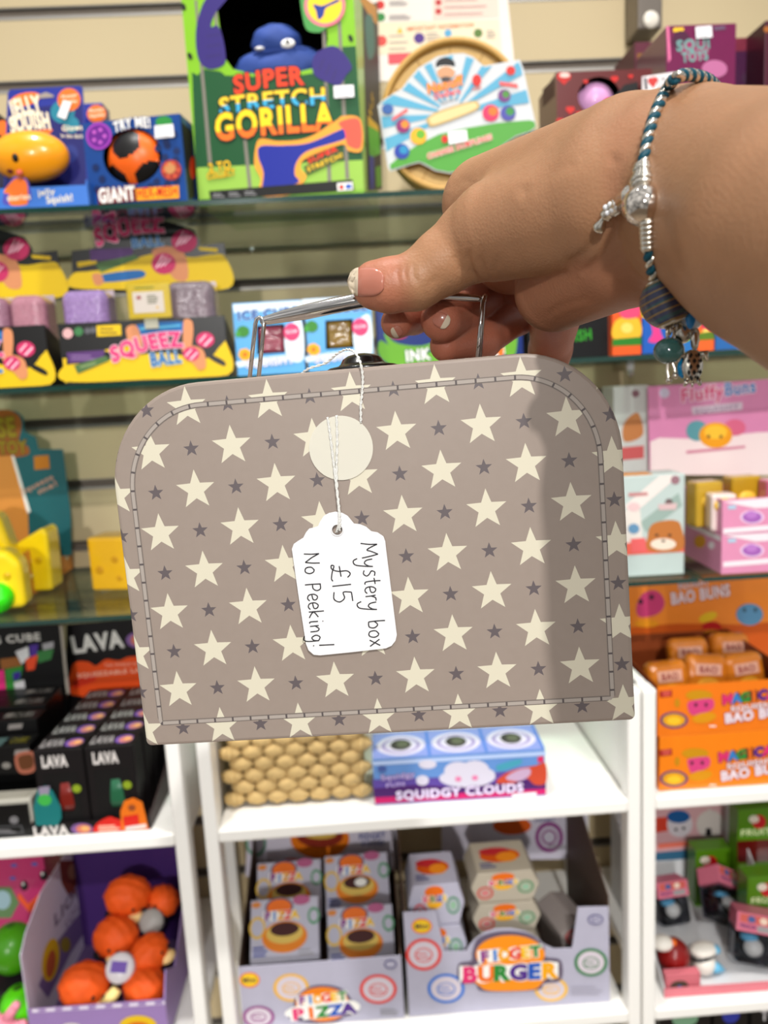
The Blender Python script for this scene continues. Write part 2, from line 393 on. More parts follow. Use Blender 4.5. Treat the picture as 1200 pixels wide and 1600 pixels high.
def upright_bracket():
    a = at(1000, 46, 1.21); g = Geo(); g.box(-.017, .02, 0, YW - 1.205, 0, .16, C(120, 112, 104, rough=.3, metal=.6))
    o = g.build('shelf_bracket', None, TR(a.x + .010, 1.2, a.z - .004), bevel=.003); tag(o, 'grey metal bracket block on the wall above the purple boxes', 'bracket')
    s = Geo(); s.ell((.002, -.001, .012), (.012, .004, .012), C(215, 208, 195, rough=.3), 16, 8); s.build('rounded_foot', o, smooth=True)
upright_bracket()

def white_unit(xl, xr, label, top=1.044):
    W = C(240, 238, 233, rough=.38, var=.01); t = .018; d = YW - YU; w = xr - xl
    o = empty('cube_shelf_unit', label, 'shelf unit', TR((xl + xr) / 2, YU, 0), 'white cube shelf units')
    for sx in (-w / 2, w / 2 - t):
        g = Geo(); g.box(sx, sx + t, 0, .03, 0, top, W); g.build('front_post', o, bevel=.003)
        g = Geo(); g.box(sx, sx + t, d - .03, d, 0, top, W); g.build('rear_post', o, bevel=.003)
        g = Geo(); g.box(sx + .003, sx + t - .003, .03, d - .03, ZB1 - .018, top, W); g.build('side_panel', o)
    for z in (ZB1, ZB2, .26):
        g = Geo(); g.box(-w / 2 + t, w / 2 - t, 0, d - .002, z - .018, z, W); g.build('shelf_board', o, bevel=.003)
    g = Geo(); g.box(-w / 2 + t, w / 2 - t, d - .006, d - .001, ZB1, top, C(206, 203, 196, rough=.5)); g.build('back_panel', o)
    return o
white_unit(-.86, -.2435, 'white cube shelf unit holding the lava lamps above and the lion toys below')
white_unit(-.2225, .3555, 'white cube shelf unit holding the woven basket and the fidget toy trays')
white_unit(.3575, .96, 'white cube shelf unit holding the orange bun cartons above the penguin tray')

# ================================================================= the suitcase
CA, CB = Vector((.20871128, -.02224083, .00670422)), Vector((.00166252, -.0067942, -.1541913))
P0 = CAM + Vector((-.0992609, .32582508, .00490096))
ex = CA.normalized(); ez = (-CB - ex * (-CB).dot(ex)).normalized(); ey = ez.cross(ex)
CW, CH, CD = CA.length, CB.length, .068
org = P0 + CA / 2 + CB
MS = Matrix(((ex.x, ey.x, ez.x, org.x), (ex.y, ey.y, ez.y, org.y), (ex.z, ey.z, ez.z, org.z), (0, 0, 0, 1)))
case = empty('suitcase', 'grey paperboard suitcase with cream and dark stars hanging from the hand', 'suitcase', MS)
FR0 = Frame(MS, (-CW / 2, 0, 0), (1, 0, 0), (0, 0, 1), CW, CH)
def FRy(y): return Frame(MS, (-CW / 2, y, 0), (1, 0, 0), (0, 0, 1), CW, CH)
def outline(i=0.0, il=None, ir=None, it=None, ib=None, rt=(.040, .042), rb=.0025, n=16, m=4):
    l = -CW / 2 + (i if il is None else il); r = CW / 2 - (i if ir is None else ir); b = (i if ib is None else ib); t = CH - (i if it is None else it)
    k = i if it is None else it; rx, rz = max(rt[0] - k, .002), max(rt[1] - k, .002); q = max(rb, .0006); pts = []
    def arc(cx, cz, ax, az, a0, a1, n):
        for j in range(n + 1): a = math.radians(a0 + (a1 - a0) * j / n); pts.append((cx + ax * math.cos(a), cz + az * math.sin(a)))
    arc(l + q, b + q, q, q, 270, 180, m); arc(l + rx, t - rz, rx, rz, 180, 90, n); arc(r - rx, t - rz, rx, rz, 90, 0, n); arc(r - q, b + q, q, q, 0, -90, m)
    return pts
def star_paper():
    m = bpy.data.materials.new('star_paper'); m.use_nodes = True; t = m.node_tree; p = t.nodes['Principled BSDF']; p.inputs['Roughness'].default_value = .42; p.inputs['Specular IOR Level'].default_value = .3
    def mt(op, a, b=None):
        n = t.nodes.new('ShaderNodeMath'); n.operation = op
        for i, v in enumerate((a, b)):
            if v is None: continue
            if isinstance(v, (int, float)): n.inputs[i].default_value = v
            else: t.links.new(v, n.inputs[i])
        return n.outputs[0]
    u = t.nodes.new('ShaderNodeUVMap'); u.uv_map = 'stars'; s = t.nodes.new('ShaderNodeSeparateXYZ'); t.links.new(u.outputs[0], s.inputs[0]); x, y = s.outputs[0], s.outputs[1]
    cx, cy = mt('FLOOR', mt('ADD', x, .5)), mt('FLOOR', mt('ADD', y, .5)); lx, ly = mt('SUBTRACT', x, cx), mt('SUBTRACT', y, cy)
    par = mt('FLOORED_MODULO', mt('ADD', cx, cy), 2.0)
    a = mt('ARCTAN2', lx, ly); f = mt('ABSOLUTE', mt('SUBTRACT', mt('FLOORED_MODULO', mt('ADD', a, math.pi / 5), 2 * math.pi / 5), math.pi / 5))
    r = mt('SQRT', mt('ADD', mt('MULTIPLY', lx, lx), mt('MULTIPLY', ly, ly)))
    e = mt('ADD', mt('MULTIPLY', r, mt('COSINE', f)), mt('MULTIPLY', mt('MULTIPLY', r, mt('SINE', f)), 2.75))
    inw = mt('MULTIPLY', mt('LESS_THAN', e, .50), mt('LESS_THAN', par, .5)); ind = mt('MULTIPLY', mt('LESS_THAN', e, .205), mt('GREATER_THAN', par, .5))
    def mix(fac, A, B):
        n = t.nodes.new('ShaderNodeMix'); n.data_type = 'RGBA'; t.links.new(fac, n.inputs[0])
        for i, v in ((6, A), (7, B)):
            if isinstance(v, tuple): n.inputs[i].default_value = (*v, 1)
            else: t.links.new(v, n.inputs[i])
        return n.outputs[2]
    n = t.nodes.new('ShaderNodeTexNoise'); n.inputs['Scale'].default_value = 220; tcn = t.nodes.new('ShaderNodeTexCoord'); t.links.new(tcn.outputs['Object'], n.inputs[0])
    base = mix(n.outputs[0], lin((142, 128, 118)), lin((147, 133, 123)))
    c = mix(ind, mix(inw, base, lin((206, 199, 178))), lin((92, 83, 85))); t.links.new(c, p.inputs['Base Color']); return m
STAR = star_paper()
def star_uv():
    a = FR0.px(362, 696); b = FR0.px(886, 653); c = FR0.px(237, 706); d = FR0.px(280, 1078)
    rv = Vector(((b.x - a.x) / 8, (b.z - a.z) / 8)); cv = Vector(((c.x - d.x) / 6, (c.z - d.z) / 6)); det = rv.x * cv.y - rv.y * cv.x
    def q(x, z): dx, dz = x - a.x, z - a.z; return ((dx * cv.y - dz * cv.x) / det, (rv.x * dz - rv.y * dx) / det)
    return q
SUV = star_uv()
def shell(name, rings, close0=True, close1=False, uvflip=0.0):
    """rings: (inset, depth y); outline loops joined; pattern wraps round the edge"""
    outer = outline(0); N = len(outer); nor = []
    for i in range(N):
        a, b = outer[i - 1], outer[(i + 1) % N]; t = Vector((b[0] - a[0], b[1] - a[1])).normalized(); nor.append(Vector((-t.y, t.x)))
    me = bpy.data.meshes.new(name); V = []; UV = []; Fc = []
    for ins, y in rings:
        for i in range(N):
            p = Vector(outer[i]) - nor[i] * ins; V.append((p.x, y, p.y)); w = Vector(outer[i]) + nor[i] * (y + uvflip if ins == 0 else -ins); UV.append(SUV(w.x, w.y))
    for k in range(len(rings) - 1):
        for i in range(N): Fc.append((k * N + i, k * N + (i + 1) % N, (k + 1) * N + (i + 1) % N, (k + 1) * N + i))
    if close0: Fc.append(list(range(N)))
    if close1: Fc.append(list(range((len(rings) - 1) * N, len(rings) * N))[::-1])
    me.from_pydata(V, [], Fc); l = me.uv_layers.new(name='stars')
    for p in me.polygons:
        for li in p.loop_indices: l.data[li].uv = UV[me.loops[li].vertex_index]
    me.materials.append(STAR); bm = bmesh.new(); bm.from_mesh(me); bmesh.ops.recalc_face_normals(bm, faces=bm.faces); bm.to_mesh(me); bm.free()
    o = bpy.data.objects.new(name, me); COL.objects.link(o); o.parent = case; return o
shell('lid', [(.0016, 0), (.0007, .0003), (.0002, .0010), (0, .0020), (0, .020), (.0012, .0205)], True, True)
shell('case_body', [(.0012, .0206), (.0008, .021), (.0008, CD - .001), (.0016, CD)], True, True)
def stitching():
    pts = outline(0, il=.0080, ir=.0092, it=.0094, ib=.0104, rt=(.042, .044), rb=.0006, n=24, m=1)
    P = [Vector((x, 0, z)) for x, z in pts] + [Vector((pts[0][0], 0, pts[0][1]))]
    S = [0]
    for i in range(len(P) - 1): S.append(S[-1] + (P[i + 1] - P[i]).length)
    def pt(s):
        s = s % S[-1]; j = max(i for i in range(len(S)) if S[i] <= s + 1e-12); j = min(j, len(P) - 2); f = (s - S[j]) / max(S[j + 1] - S[j], 1e-9); return P[j].lerp(P[j + 1], f)
    def strip(g, s0, s1, w, y, m, n):
        v = []; f = []
        for i in range(n + 1):
            s = s0 + (s1 - s0) * i / n; c = pt(s); t = (pt(s + .0003) - pt(s - .0003)).normalized(); q = Vector((-t.z, 0, t.x)); v += [c + q * w + Vector((0, y, 0)), c - q * w + Vector((0, y, 0))]
        for i in range(n): f.append((2 * i, 2 * i + 1, 2 * i + 3, 2 * i + 2))
        g.mesh(v, f, m)
    gg = Geo(); strip(gg, 0, S[-1] - .0001, .00115, -.00006, C(116, 106, 99, var=0), 240); gg.build('stitch_groove', case)
    d = Geo(); k = int(S[-1] / .0078); L = S[-1] / k; dk = C(84, 76, 76, var=0); li = C(160, 150, 142, rough=.5, var=.02)
    for i in range(k):
        strip(d, i * L + .0004, (i + 1) * L - .0004, .00072, -.00022, li, 6); strip(d, (i + 1) * L - .00045, (i + 1) * L + .00045, .0009, -.00012, dk, 2)
    d.build('stitch', case)
stitching()
MID = .034; FM = FRy(MID)
def wire_bracket(pts):
    g = Geo(); P = []
    for a, b, dy in pts: q = FRy(MID + dy).px(a, b); P.append(q)
    g.tube(P, .00098, CHROME, 10); return g.build('handle_bracket', case, smooth=True)
wire_bracket([(388, 612, -.001), (399, 506, -.001), (401, 499, -.001), (405.5, 496, -.001), (410, 499, -.001), (412.5, 507, -.001), (402, 612, -.001)])
wire_bracket([(744, 585, -.003), (754, 473, -.003), (757, 464, -.001), (758, 462, 0), (757, 466, .002), (755, 474, .004), (748, 585, .004)])
def handle_bar():
    c = [(407, 502, 5), (418, 500, 7), (440, 495, 9), (480, 487, 11.5), (520, 478, 12), (560, 470, 12), (610, 464, 11), (660, 462, 9), (700, 463, 7), (735, 465.5, 5.5), (752, 467, 4.5)]
    P = [FM.px(a, b) for a, b, _ in c]; r = [q * .35 / F for _, _, q in c]
    Q = []; rr = []
    for i in range(len(P) - 1):
        for j in range(4): Q.append(P[i].lerp(P[i + 1], j / 4)); rr.append(r[i] + (r[i + 1] - r[i]) * j / 4)
    Q.append(P[-1]); rr.append(r[-1]); g = Geo(); g.tube(Q, rr, CHROME, 20, up=(0, 0, 1)); return g.build('handle_bar', case, smooth=True)
handle_bar()
def snap():
    c = FM.px(566, 568); g = Geo(); b = C(14, 13, 14, rough=.2, coat=.35, spec=.4, var=0); Mx = Matrix.Translation((c.x, MID, CH - .0004))
    g.lathe([(.0158, 0), (.0164, .0012), (.0164, .0022), (.0150, .0030), (.0112, .0036), (.0098, .0046), (.0086, .0066), (.0062, .0080), (.003, .0087)], b, Mx, 40); g.build('snap_button', case, smooth=True)
snap()
def sticker():
    c = FR0.px(533, 700); e = FR0.px(583, 700); r = (e - c).length; g = Geo()
    pts = [(c.x + r * math.cos(2 * math.pi * i / 48), c.z + r * math.sin(2 * math.pi * i / 48)) for i in range(48)]
    g.prism(pts, .00015, glassy('sticker_film', (.95, .93, .88), .5, .15, .70, (232, 228, 214)), Matrix(((1, 0, 0, 0), (0, 0, -1, -.0004), (0, 1, 0, 0), (0, 0, 0, 1))))
    plabel(g.build('sticker', case), 'round milky clear sticker')
sticker()

# ---------------------------------------------------------------- the swing tag with its string and handwriting
MT = MS @ Matrix.Translation((0, -.0016, 0))
def swing_tag():
    FT = Frame(MT, (-CW / 2, 0, 0), (1, 0, 0), (0, 0, 1), CW, CH)
    out = [(456, 858), (459, 850), (466, 845), (474, 840), (478, 832), (483, 826), (491, 824), (497, 822), (500, 815), (506, 806), (514, 801.5), (524, 799.5), (534, 801), (543, 806), (549, 813), (553, 818), (562, 819), (572, 823), (580, 830), (590, 832), (599, 838), (602, 846), (603, 856),
           (611, 920), (620, 992), (618, 1001), (612, 1009), (603, 1013), (550, 1019), (500, 1024), (490, 1023), (482, 1016), (478, 1006), (467, 935)]
    base = FT.px(548, 1018); M = MT @ Matrix.Translation((base.x, 0, base.z)); off = Vector((base.x, 0, base.z))
    P = [FT.px(*p) - off for p in out]; H = [FT.px(*p) - off for p in ellipse(527, 828, 8, 8, 18)]; wt = C(226, 225, 226, rough=.55, var=.01, scale=30)
    g = Geo(); t = Vector((0, .0004, 0)); g.holed(P, [H], wt); g.holed([p + t for p in P], [[p + t for p in H]], wt)
    n = len(P); g.mesh(P + [p + t for p in P], [(i, (i + 1) % n, n + (i + 1) % n, n + i) for i in range(n)], wt); n = len(H); g.mesh(H + [p + t for p in H], [(i, (i + 1) % n, n + (i + 1) % n, n + i) for i in range(n)], wt)
    o = g.build('swing_tag', None, M); tag(o, 'white scalloped paper price tag with handwriting tied to the suitcase', 'tag')
    rg = Geo(); rg.tube([p + Vector((0, -.0001, 0)) for p in [FT.px(*q) - off for q in ellipse(527, 828, 9, 9, 24)]], .0003, wt, 6, closed=True); rg.build('eyelet', o, smooth=True)
    s = Geo(); st = C(214, 213, 208, rough=.8, bump=.3, scale=900)
    def pth(pts): return [FRy(dy).px(a, b) - Vector((base.x, -.0016, base.z)) for a, b, dy in pts]
    def spline(P, n=6):
        o_ = []
        for i in range(len(P) - 1):
            a, b, c, d = P[max(i - 1, 0)], P[i], P[i + 1], P[min(i + 2, len(P) - 1)]
            for j in range(n): q = j / n; o_.append(.5 * ((2 * b) + (c - a) * q + (2 * a - 5 * b + 4 * c - d) * q * q + (3 * b - a - 3 * c + d) * q ** 3))
        return o_ + [P[-1]]
    def twine(pts, r=.00031):
        P = spline(pth(pts), 10); 
        for ph in (0, math.pi):
            Q = [p + Vector((math.cos(ph + i * .9), 0, math.sin(ph + i * .9))) * .00030 for i, p in enumerate(P)]; s.tube(Q, r, st, 6)
    twine([(470, 585, .022), (482, 576, .018), (509, 567, .014), (525, 554, .010), (541, 546, .006), (554, 550, .001), (563, 566, -.0015), (567, 590, -.0012), (566, 613, -.0010), (564, 635, -.0010), (564, 660, -.0009)])
    twine([(512, 652, -.0009), (516, 680, -.0010), (521, 720, -.0012), (525, 755, -.0018), (529, 790, -.0024), (531, 815, -.0026), (531, 829, -.0022)], .00030)
    twine([(526, 649, -.0009), (527, 690, -.0010), (526, 730, -.0012), (527, 765, -.0018), (530, 795, -.0024), (530, 815, -.0026), (526, 832, -.0014)], .00030)
    s.build('string', o, smooth=True)
    # handwriting: one pen line per stroke
    L = {'M': (1.05, [[(0, 0), (.12, .5), (.16, 1)], [(.16, 1), (.35, .55), (.5, .35), (.62, .6), (.85, 1)], [(.85, 1), (.95, .5), (1.02, 0)]]),
         'y': (.62, [[(0, .62), (.06, .25), (.25, .12), (.45, .35), (.52, .62)], [(.52, .62), (.45, .1), (.3, -.45), (.02, -.55), (-.12, -.3)]]),
         's': (.5, [[(.45, .66), (.2, .7), (.1, .5), (.3, .36), (.42, .18), (.25, .0), (.02, .06)]]), 't': (.45, [[(.22, 1.0), (.2, .5), (.24, .08), (.4, .04)], [(0, .62), (.42, .66)]]),
         'e': (.5, [[(.05, .3), (.4, .36), (.42, .56), (.22, .66), (.04, .44), (.08, .1), (.3, .0), (.48, .12)]]), 'r': (.42, [[(.04, .62), (.08, .3), (.08, 0)], [(.08, .35), (.22, .6), (.42, .62)]]),
         'b': (.55, [[(.06, 1.05), (.04, .5), (.06, .05)], [(.06, .4), (.3, .58), (.5, .35), (.4, .05), (.06, .04)]]), 'o': (.55, [[(.28, .6), (.06, .4), (.1, .06), (.36, .0), (.5, .26), (.42, .52), (.26, .6)]]),
         'x': (.5, [[(.02, .6), (.45, 0)], [(.45, .62), (.02, 0)]]), '1': (.3, [[(.12, 1.0), (.12, 0)]]), '5': (.7, [[(.62, 1.0), (.14, .98)], [(.14, .98), (.1, .55), (.42, .58), (.6, .3), (.42, .02), (.04, .06)]]),
         'L': (.95, [[(.78, .86), (.6, 1.02), (.42, .85), (.4, .4), (.25, .08), (.05, .06), (.1, .2), (.4, .08), (.75, .0), (.9, .06)], [(.12, .48), (.7, .52)]]),
         'N': (.8, [[(0, 0), (.06, .5), (.06, 1)], [(.06, 1), (.3, .5), (.6, .05)], [(.6, .05), (.68, .5), (.72, 1)]]), 'P': (.62, [[(.08, .95), (.06, .4), (.06, -.1)], [(.06, .9), (.4, .9), (.52, .65), (.36, .42), (.08, .4)]]),
         'k': (.55, [[(.06, 1.0), (.05, 0)], [(.44, .6), (.08, .3), (.46, .0)]]), 'i': (.25, [[(.1, .55), (.1, .05), (.2, 0)], [(.1, .85), (.12, .9)]]), 'n': (.55, [[(.04, .58), (.06, 0)], [(.06, .35), (.26, .58), (.42, .45), (.44, .0)]]),
         'g': (.55, [[(.42, .5), (.2, .6), (.05, .35), (.2, .06), (.4, .2), (.44, .52)], [(.44, .52), (.44, -.2), (.3, -.5), (.05, -.42)]]), '!': (.3, [[(.16, 1.5), (.12, .5)], [(.1, .1), (.14, .16)]]), ' ': (.45, [])}
    w = Geo(); ink = C(34, 32, 40, var=0, rough=.35)
    def write(txt, p0, p1, cap):
        tot = sum(L[c][0] + .1 for c in txt); dx, dy = p1[0] - p0[0], p1[1] - p0[1]; ln = math.hypot(dx, dy); d = (dx / ln, dy / ln); u = (dy / ln, -dx / ln); x = 0
        for c in txt:
            for stc in L[c][1]:
                Q = []
                for a, b in stc:
                    q = (x + a) / tot * ln; cx = p0[0] + d[0] * q + u[0] * b * cap; cy = p0[1] + d[1] * q + u[1] * b * cap
                    Q.append(FT.px(420 + cx / 3.136, 530 + cy / 3.136) - off + Vector((0, -.00012, 0)))
                w.tube(spline(Q, 5), .00027, ink, 6, flat=.4, up=(0, 1, 0))
            x += L[c][0] + .1
    write('Mystery box', (450, 1000), (498, 1515), 80); write('L15', (300, 1105), (322, 1308), 92); write('No Peeking!', (172, 1052), (212, 1522), 74)
    w.build('lettering', o, smooth=True); return o
swing_tag()
# ================================================================= the hand and forearm: one continuous surface
def px3(px, py, dep): return np.array(cs(px, py, dep))
def chain(*n): return [(px3(*n[i][:3]), px3(*n[i + 1][:3]), n[i][3], n[i + 1][3]) for i in range(len(n) - 1)]
fa = np.array(px3(1250, 356, .2105)); f0 = np.array(px3(1480, 440, .174)); f9 = f0 + (f0 - fa) * 2.2
ARM = [(f9, f0, .039, .0370), (f0, fa, .0370, .0338)]
GA = [ARM + chain((1250, 356, .2105, .0338), (1080, 294, .262, .0310), (1045, 292, .266, .0300), (985, 280, .277, .0278), (762, 318, .350, .0208)),
    chain((1010, 300, .268, .026), (950, 318, .272, .0222), (772, 362, .312, .0195), (742, 376, .318, .0165), (695, 408, .321, .0136), (648, 440, .323, .0118), (610, 446, .325, .0113), (588, 446, .327, .0104))]
GB = [chain((1050, 296, .264, .029), (985, 374, .283, .0242), (868, 454, .325, .0172)), chain((960, 330, .30, .028), (800, 395, .362, .019))]
FING = [chain((762, 325, .362, .0140), (672, 432, .388, .0108), (645, 492, .366, .0086), (620, 504, .347, .0072)),
        chain((785, 335, .370, .0140), (768, 455, .395, .0110), (718, 494, .366, .0096), (690, 500, .345, .0095)),
        chain((812, 370, .370, .0140), (806, 490, .402, .0108), (752, 532, .374, .0090), (697, 540, .358, .0076)),
        chain((875, 440, .345, .0140), (860, 545, .402, .0106), (852, 590, .408, .0098), (815, 600, .408, .0086))]
def smin(a, b, k):
    h = np.maximum(k - np.abs(a - b), 0) / k; return np.minimum(a, b) - h * h * k * .25
def capd(P, c):
    a, b, r0, r1 = c; ab = (b - a).astype(np.float32); ap = P - a.astype(np.float32); t = np.clip((ap @ ab) / float(ab @ ab), 0, 1)
    return np.linalg.norm(ap - t[..., None] * ab, axis=-1) - (r0 + (r1 - r0) * t)
def chaind(P, caps, k):
    d = None
    for c in caps: q = capd(P, c); d = q if d is None else smin(d, q, k)
    return d
def group(P, chains, k):
    d = None
    for c in chains: q = chaind(P, c, .002); d = q if d is None else smin(d, q, k)
    return d
def sdf(P):
    P = np.asarray(P, np.float32); a = group(P, GA, .008); b = group(P, GB, .010)
    x = P[..., 0] / np.maximum(P[..., 2], .02) * F + 600
    d = smin(a, b, .0022 + .004 * np.clip((x - 950) / 90, 0, 1).astype(np.float32))
    for f in FING: d = smin(d, chaind(P, f, .004), .0018)
    return d
def march(px, py, near=.15, far=.45):
    """depth at which the sight line through a photo point meets the skin (None: misses it)"""
    q = np.array([(px - 600) / F, (py - 800) / F, 1.0]); L = np.linalg.norm(q); t = near
    for _ in range(200):
        d = float(sdf((q * t)[None])[0])
        if d < 2e-5: return t
        t += d / L
        if t > far: return None
    return None
def surface_nets(lo, hi, h):
    n = np.ceil((hi - lo) / h).astype(int) + 1; D = np.empty(n, np.float32); xs = [(lo[i] + h * np.arange(n[i])).astype(np.float32) for i in range(3)]
    st = 40
    for k in range(0, n[2], st):
        zz = xs[2][k:k + st]
        # coarse test first: skip empty slabs of air cheaply by blocks in x
        for i in range(0, n[0], st):
            xx = xs[0][i:i + st]
            for j in range(0, n[1], st):
                yy = xs[1][j:j + st]; c = np.array([xx.mean(), yy.mean(), zz.mean()], np.float32); r = .5 * math.sqrt((xx[-1] - xx[0]) ** 2 + (yy[-1] - yy[0]) ** 2 + (zz[-1] - zz[0]) ** 2) + .006
                dc = float(sdf(c[None])[0])
                if abs(dc) > r: D[i:i + st, j:j + st, k:k + st] = dc; continue
                G = np.stack(np.meshgrid(xx, yy, zz, indexing='ij'), -1); D[i:i + st, j:j + st, k:k + st] = sdf(G)
    S = D < 0; cell = np.zeros(np.array(D.shape) - 1, np.int8)
    for dx in (0, 1):
        for dy in (0, 1):
            for dz in (0, 1): cell += S[dx:D.shape[0] - 1 + dx, dy:D.shape[1] - 1 + dy, dz:D.shape[2] - 1 + dz]
    act = (cell > 0) & (cell < 8); idx = np.full(act.shape, -1, np.int64); ijk = np.argwhere(act); idx[act] = np.arange(len(ijk))
    acc = np.zeros((len(ijk), 3)); cnt = np.zeros(len(ijk)); I = ijk
    co = [(x, y, z) for x in (0, 1) for y in (0, 1) for z in (0, 1)]
    for a in co:
        for b in co:
            if sum(abs(a[i] - b[i]) for i in range(3)) != 1 or a > b: continue
            da = D[I[:, 0] + a[0], I[:, 1] + a[1], I[:, 2] + a[2]]; db = D[I[:, 0] + b[0], I[:, 1] + b[1], I[:, 2] + b[2]]; m = (da < 0) != (db < 0)
            t = np.where(m, da / np.where(da == db, 1, da - db), 0); p = np.array(a) + t[:, None] * (np.array(b) - np.array(a)); acc[m] += p[m]; cnt[m] += 1
    V = lo + h * (I + acc / cnt[:, None]); Fq = []
    for ax in range(3):
        s0 = [slice(None)] * 3; s1 = [slice(None)] * 3; s0[ax] = slice(0, -1); s1[ax] = slice(1, None); A, B = S[tuple(s0)], S[tuple(s1)]; e = np.argwhere(A != B); u, v = [(1, 2), (2, 0), (0, 1)][ax]
        ok = (e[:, u] > 0) & (e[:, v] > 0) & (e[:, u] < D.shape[u] - 1) & (e[:, v] < D.shape[v] - 1); e = e[ok]; fl = A[tuple(e.T)]
        def g(du, dv): q = e.copy(); q[:, u] -= du; q[:, v] -= dv; return idx[tuple(q.T)]
        Q = np.stack([g(1, 1), g(0, 1), g(0, 0), g(1, 0)], 1); Q[~fl] = Q[~fl][:, ::-1]; Fq.append(Q)
    return V, np.concatenate(Fq)
def sd_poly(px, poly):
    d = np.full(len(px), 1e9)
    for i in range(len(poly) - 1):
        a, b = np.array(poly[i], float), np.array(poly[i + 1], float); ab = b - a; t = np.clip(((px - a) @ ab) / (ab @ ab), 0, 1); d = np.minimum(d, np.linalg.norm(px - a - t[:, None] * ab, axis=1))
    return d
def build_person():
    caps = sum(GA, []) + sum(GB, []) + sum(FING, []); A = np.array([c[0] for c in caps] + [c[1] for c in caps]); lo, hi = A.min(0) - .048, A.max(0) + .048
    V, Q = surface_nets(lo, hi, .00085)
    e = .0008; N = np.stack([sdf(V + np.eye(3)[i] * e) - sdf(V - np.eye(3)[i] * e) for i in range(3)], 1); N /= np.linalg.norm(N, axis=1)[:, None] + 1e-9
    px = V[:, :2] / V[:, 2:3] * F + np.array([600, 800]); facing = np.clip(-(N * V).sum(1) / np.linalg.norm(V, axis=1), 0, 1)
    disp = np.zeros(len(V))
    CR = [([(627, 412), (621, 428), (626, 448)], .5, 3), ([(637, 408), (632, 426), (638, 446)], .6, 3), ([(648, 408), (645, 428), (655, 450)], .5, 3.5), ([(612, 412), (609, 428)], .25, 3),
          ([(734, 386), (731, 404), (736, 424), (752, 446)], .9, 4), ([(752, 390), (750, 406), (758, 430), (770, 448)], .6, 4), ([(778, 394), (774, 422), (786, 450)], .4, 5), ([(905, 250), (860, 272), (826, 306)], .35, 9), ([(860, 225), (815, 250), (782, 285)], .3, 9), ([(713, 388), (712, 406), (724, 434)], .5, 5),
          ([(880, 420), (915, 396), (940, 366), (955, 335)], .8, 7), ([(905, 432), (938, 405), (958, 372), (972, 330)], .7, 6), ([(962, 400), (985, 360), (992, 310)], .5, 6), ([(1032, 330), (1045, 380), (1062, 440)], .6, 9),
          ([(845, 500), (875, 478), (925, 465)], .25, 5), ([(860, 512), (895, 492), (950, 478)], .25, 5), ([(820, 300), (900, 270), (960, 250)], -.5, 22), ([(700, 300), (722, 282), (745, 280)], .4, 7), ([(668, 455), (676, 440), (690, 428)], .3, 5)]
    for poly, dep, wd_ in CR: disp -= dep * .00115 * np.exp(-(sd_poly(px, poly) / (wd_ * 1.3)) ** 2) * np.clip(np.minimum(np.linalg.norm(px - np.array(poly[0]), axis=1), np.linalg.norm(px - np.array(poly[-1]), axis=1)) / 16, 0, 1)
    V = V + N * (disp * np.clip(facing * 2, 0, 1))[:, None]
    W = V @ np.array(R3).T + np.array(CAM)
    base = np.array(c2w(A.mean(0))); base = np.array(c2w(f9))
    me = bpy.data.meshes.new('person'); me.from_pydata((W - base).tolist(), [], Q.tolist()); me.polygons.foreach_set('use_smooth', [True] * len(me.polygons))
    # skin redness: a property of the skin itself - fingers, fingertips and palm are pinker than the arm
    red = np.zeros(len(V))
    for f in FING: red = np.maximum(red, .75 * np.clip(1 - chaind(V, f, .004) / .004, 0, 1)); red = np.maximum(red, np.clip(1 - np.linalg.norm(V - f[-1][1], axis=1) / .022, 0, 1))
    th = GA[-1][-1]; red = np.maximum(red, .6 * np.clip(1 - capd(V, th) / .006, 0, 1)); red = np.maximum(red, .30 * np.clip(1 - (group(V, GB, .009)) / .004, 0, 1) * np.clip((1080 - px[:, 0]) / 120, 0, 1))
    ca = me.color_attributes.new('redness', 'FLOAT_COLOR', 'POINT'); ca.data.foreach_set('color', np.repeat(red[:, None], 4, 1).astype(np.float32).ravel())
    m = bpy.data.materials.new('skin'); m.use_nodes = True; t = m.node_tree; p = t.nodes['Principled BSDF']; p.inputs['Roughness'].default_value = .46; p.inputs['Specular IOR Level'].default_value = .42
    p.inputs['Subsurface Weight'].default_value = .14; p.inputs['Subsurface Scale'].default_value = .005; p.inputs['Subsurface Radius'].default_value = (1, .35, .2)
    at_ = t.nodes.new('ShaderNodeVertexColor'); at_.layer_name = 'redness'; c = t.nodes.new('ShaderNodeTexCoord')
    n1 = t.nodes.new('ShaderNodeTexNoise'); n1.inputs['Scale'].default_value = 70; n1.inputs['Detail'].default_value = 4; t.links.new(c.outputs['Object'], n1.inputs[0])
    x = t.nodes.new('ShaderNodeMix'); x.data_type = 'RGBA'; x.inputs[6].default_value = (*lin((166, 121, 88)), 1); x.inputs[7].default_value = (*lin((178, 100, 80)), 1); t.links.new(at_.outputs[0], x.inputs[0])
    q = t.nodes.new('ShaderNodeMapRange'); q.inputs[3].default_value = .86; q.inputs[4].default_value = 1.12; t.links.new(n1.outputs[0], q.inputs[0])
    y = t.nodes.new('ShaderNodeMix'); y.data_type = 'RGBA'; y.blend_type = 'MULTIPLY'; y.inputs[0].default_value = 1; t.links.new(x.outputs[2], y.inputs[6]); t.links.new(q.outputs[0], y.inputs[7]); t.links.new(y.outputs[2], p.inputs['Base Color'])
    n2 = t.nodes.new('ShaderNodeTexNoise'); n2.inputs['Scale'].default_value = 420; n2.inputs['Detail'].default_value = 5; t.links.new(c.outputs['Object'], n2.inputs[0])
    v2 = t.nodes.new('ShaderNodeTexVoronoi'); v2.inputs['Scale'].default_value = 900; t.links.new(c.outputs['Object'], v2.inputs['Vector'])
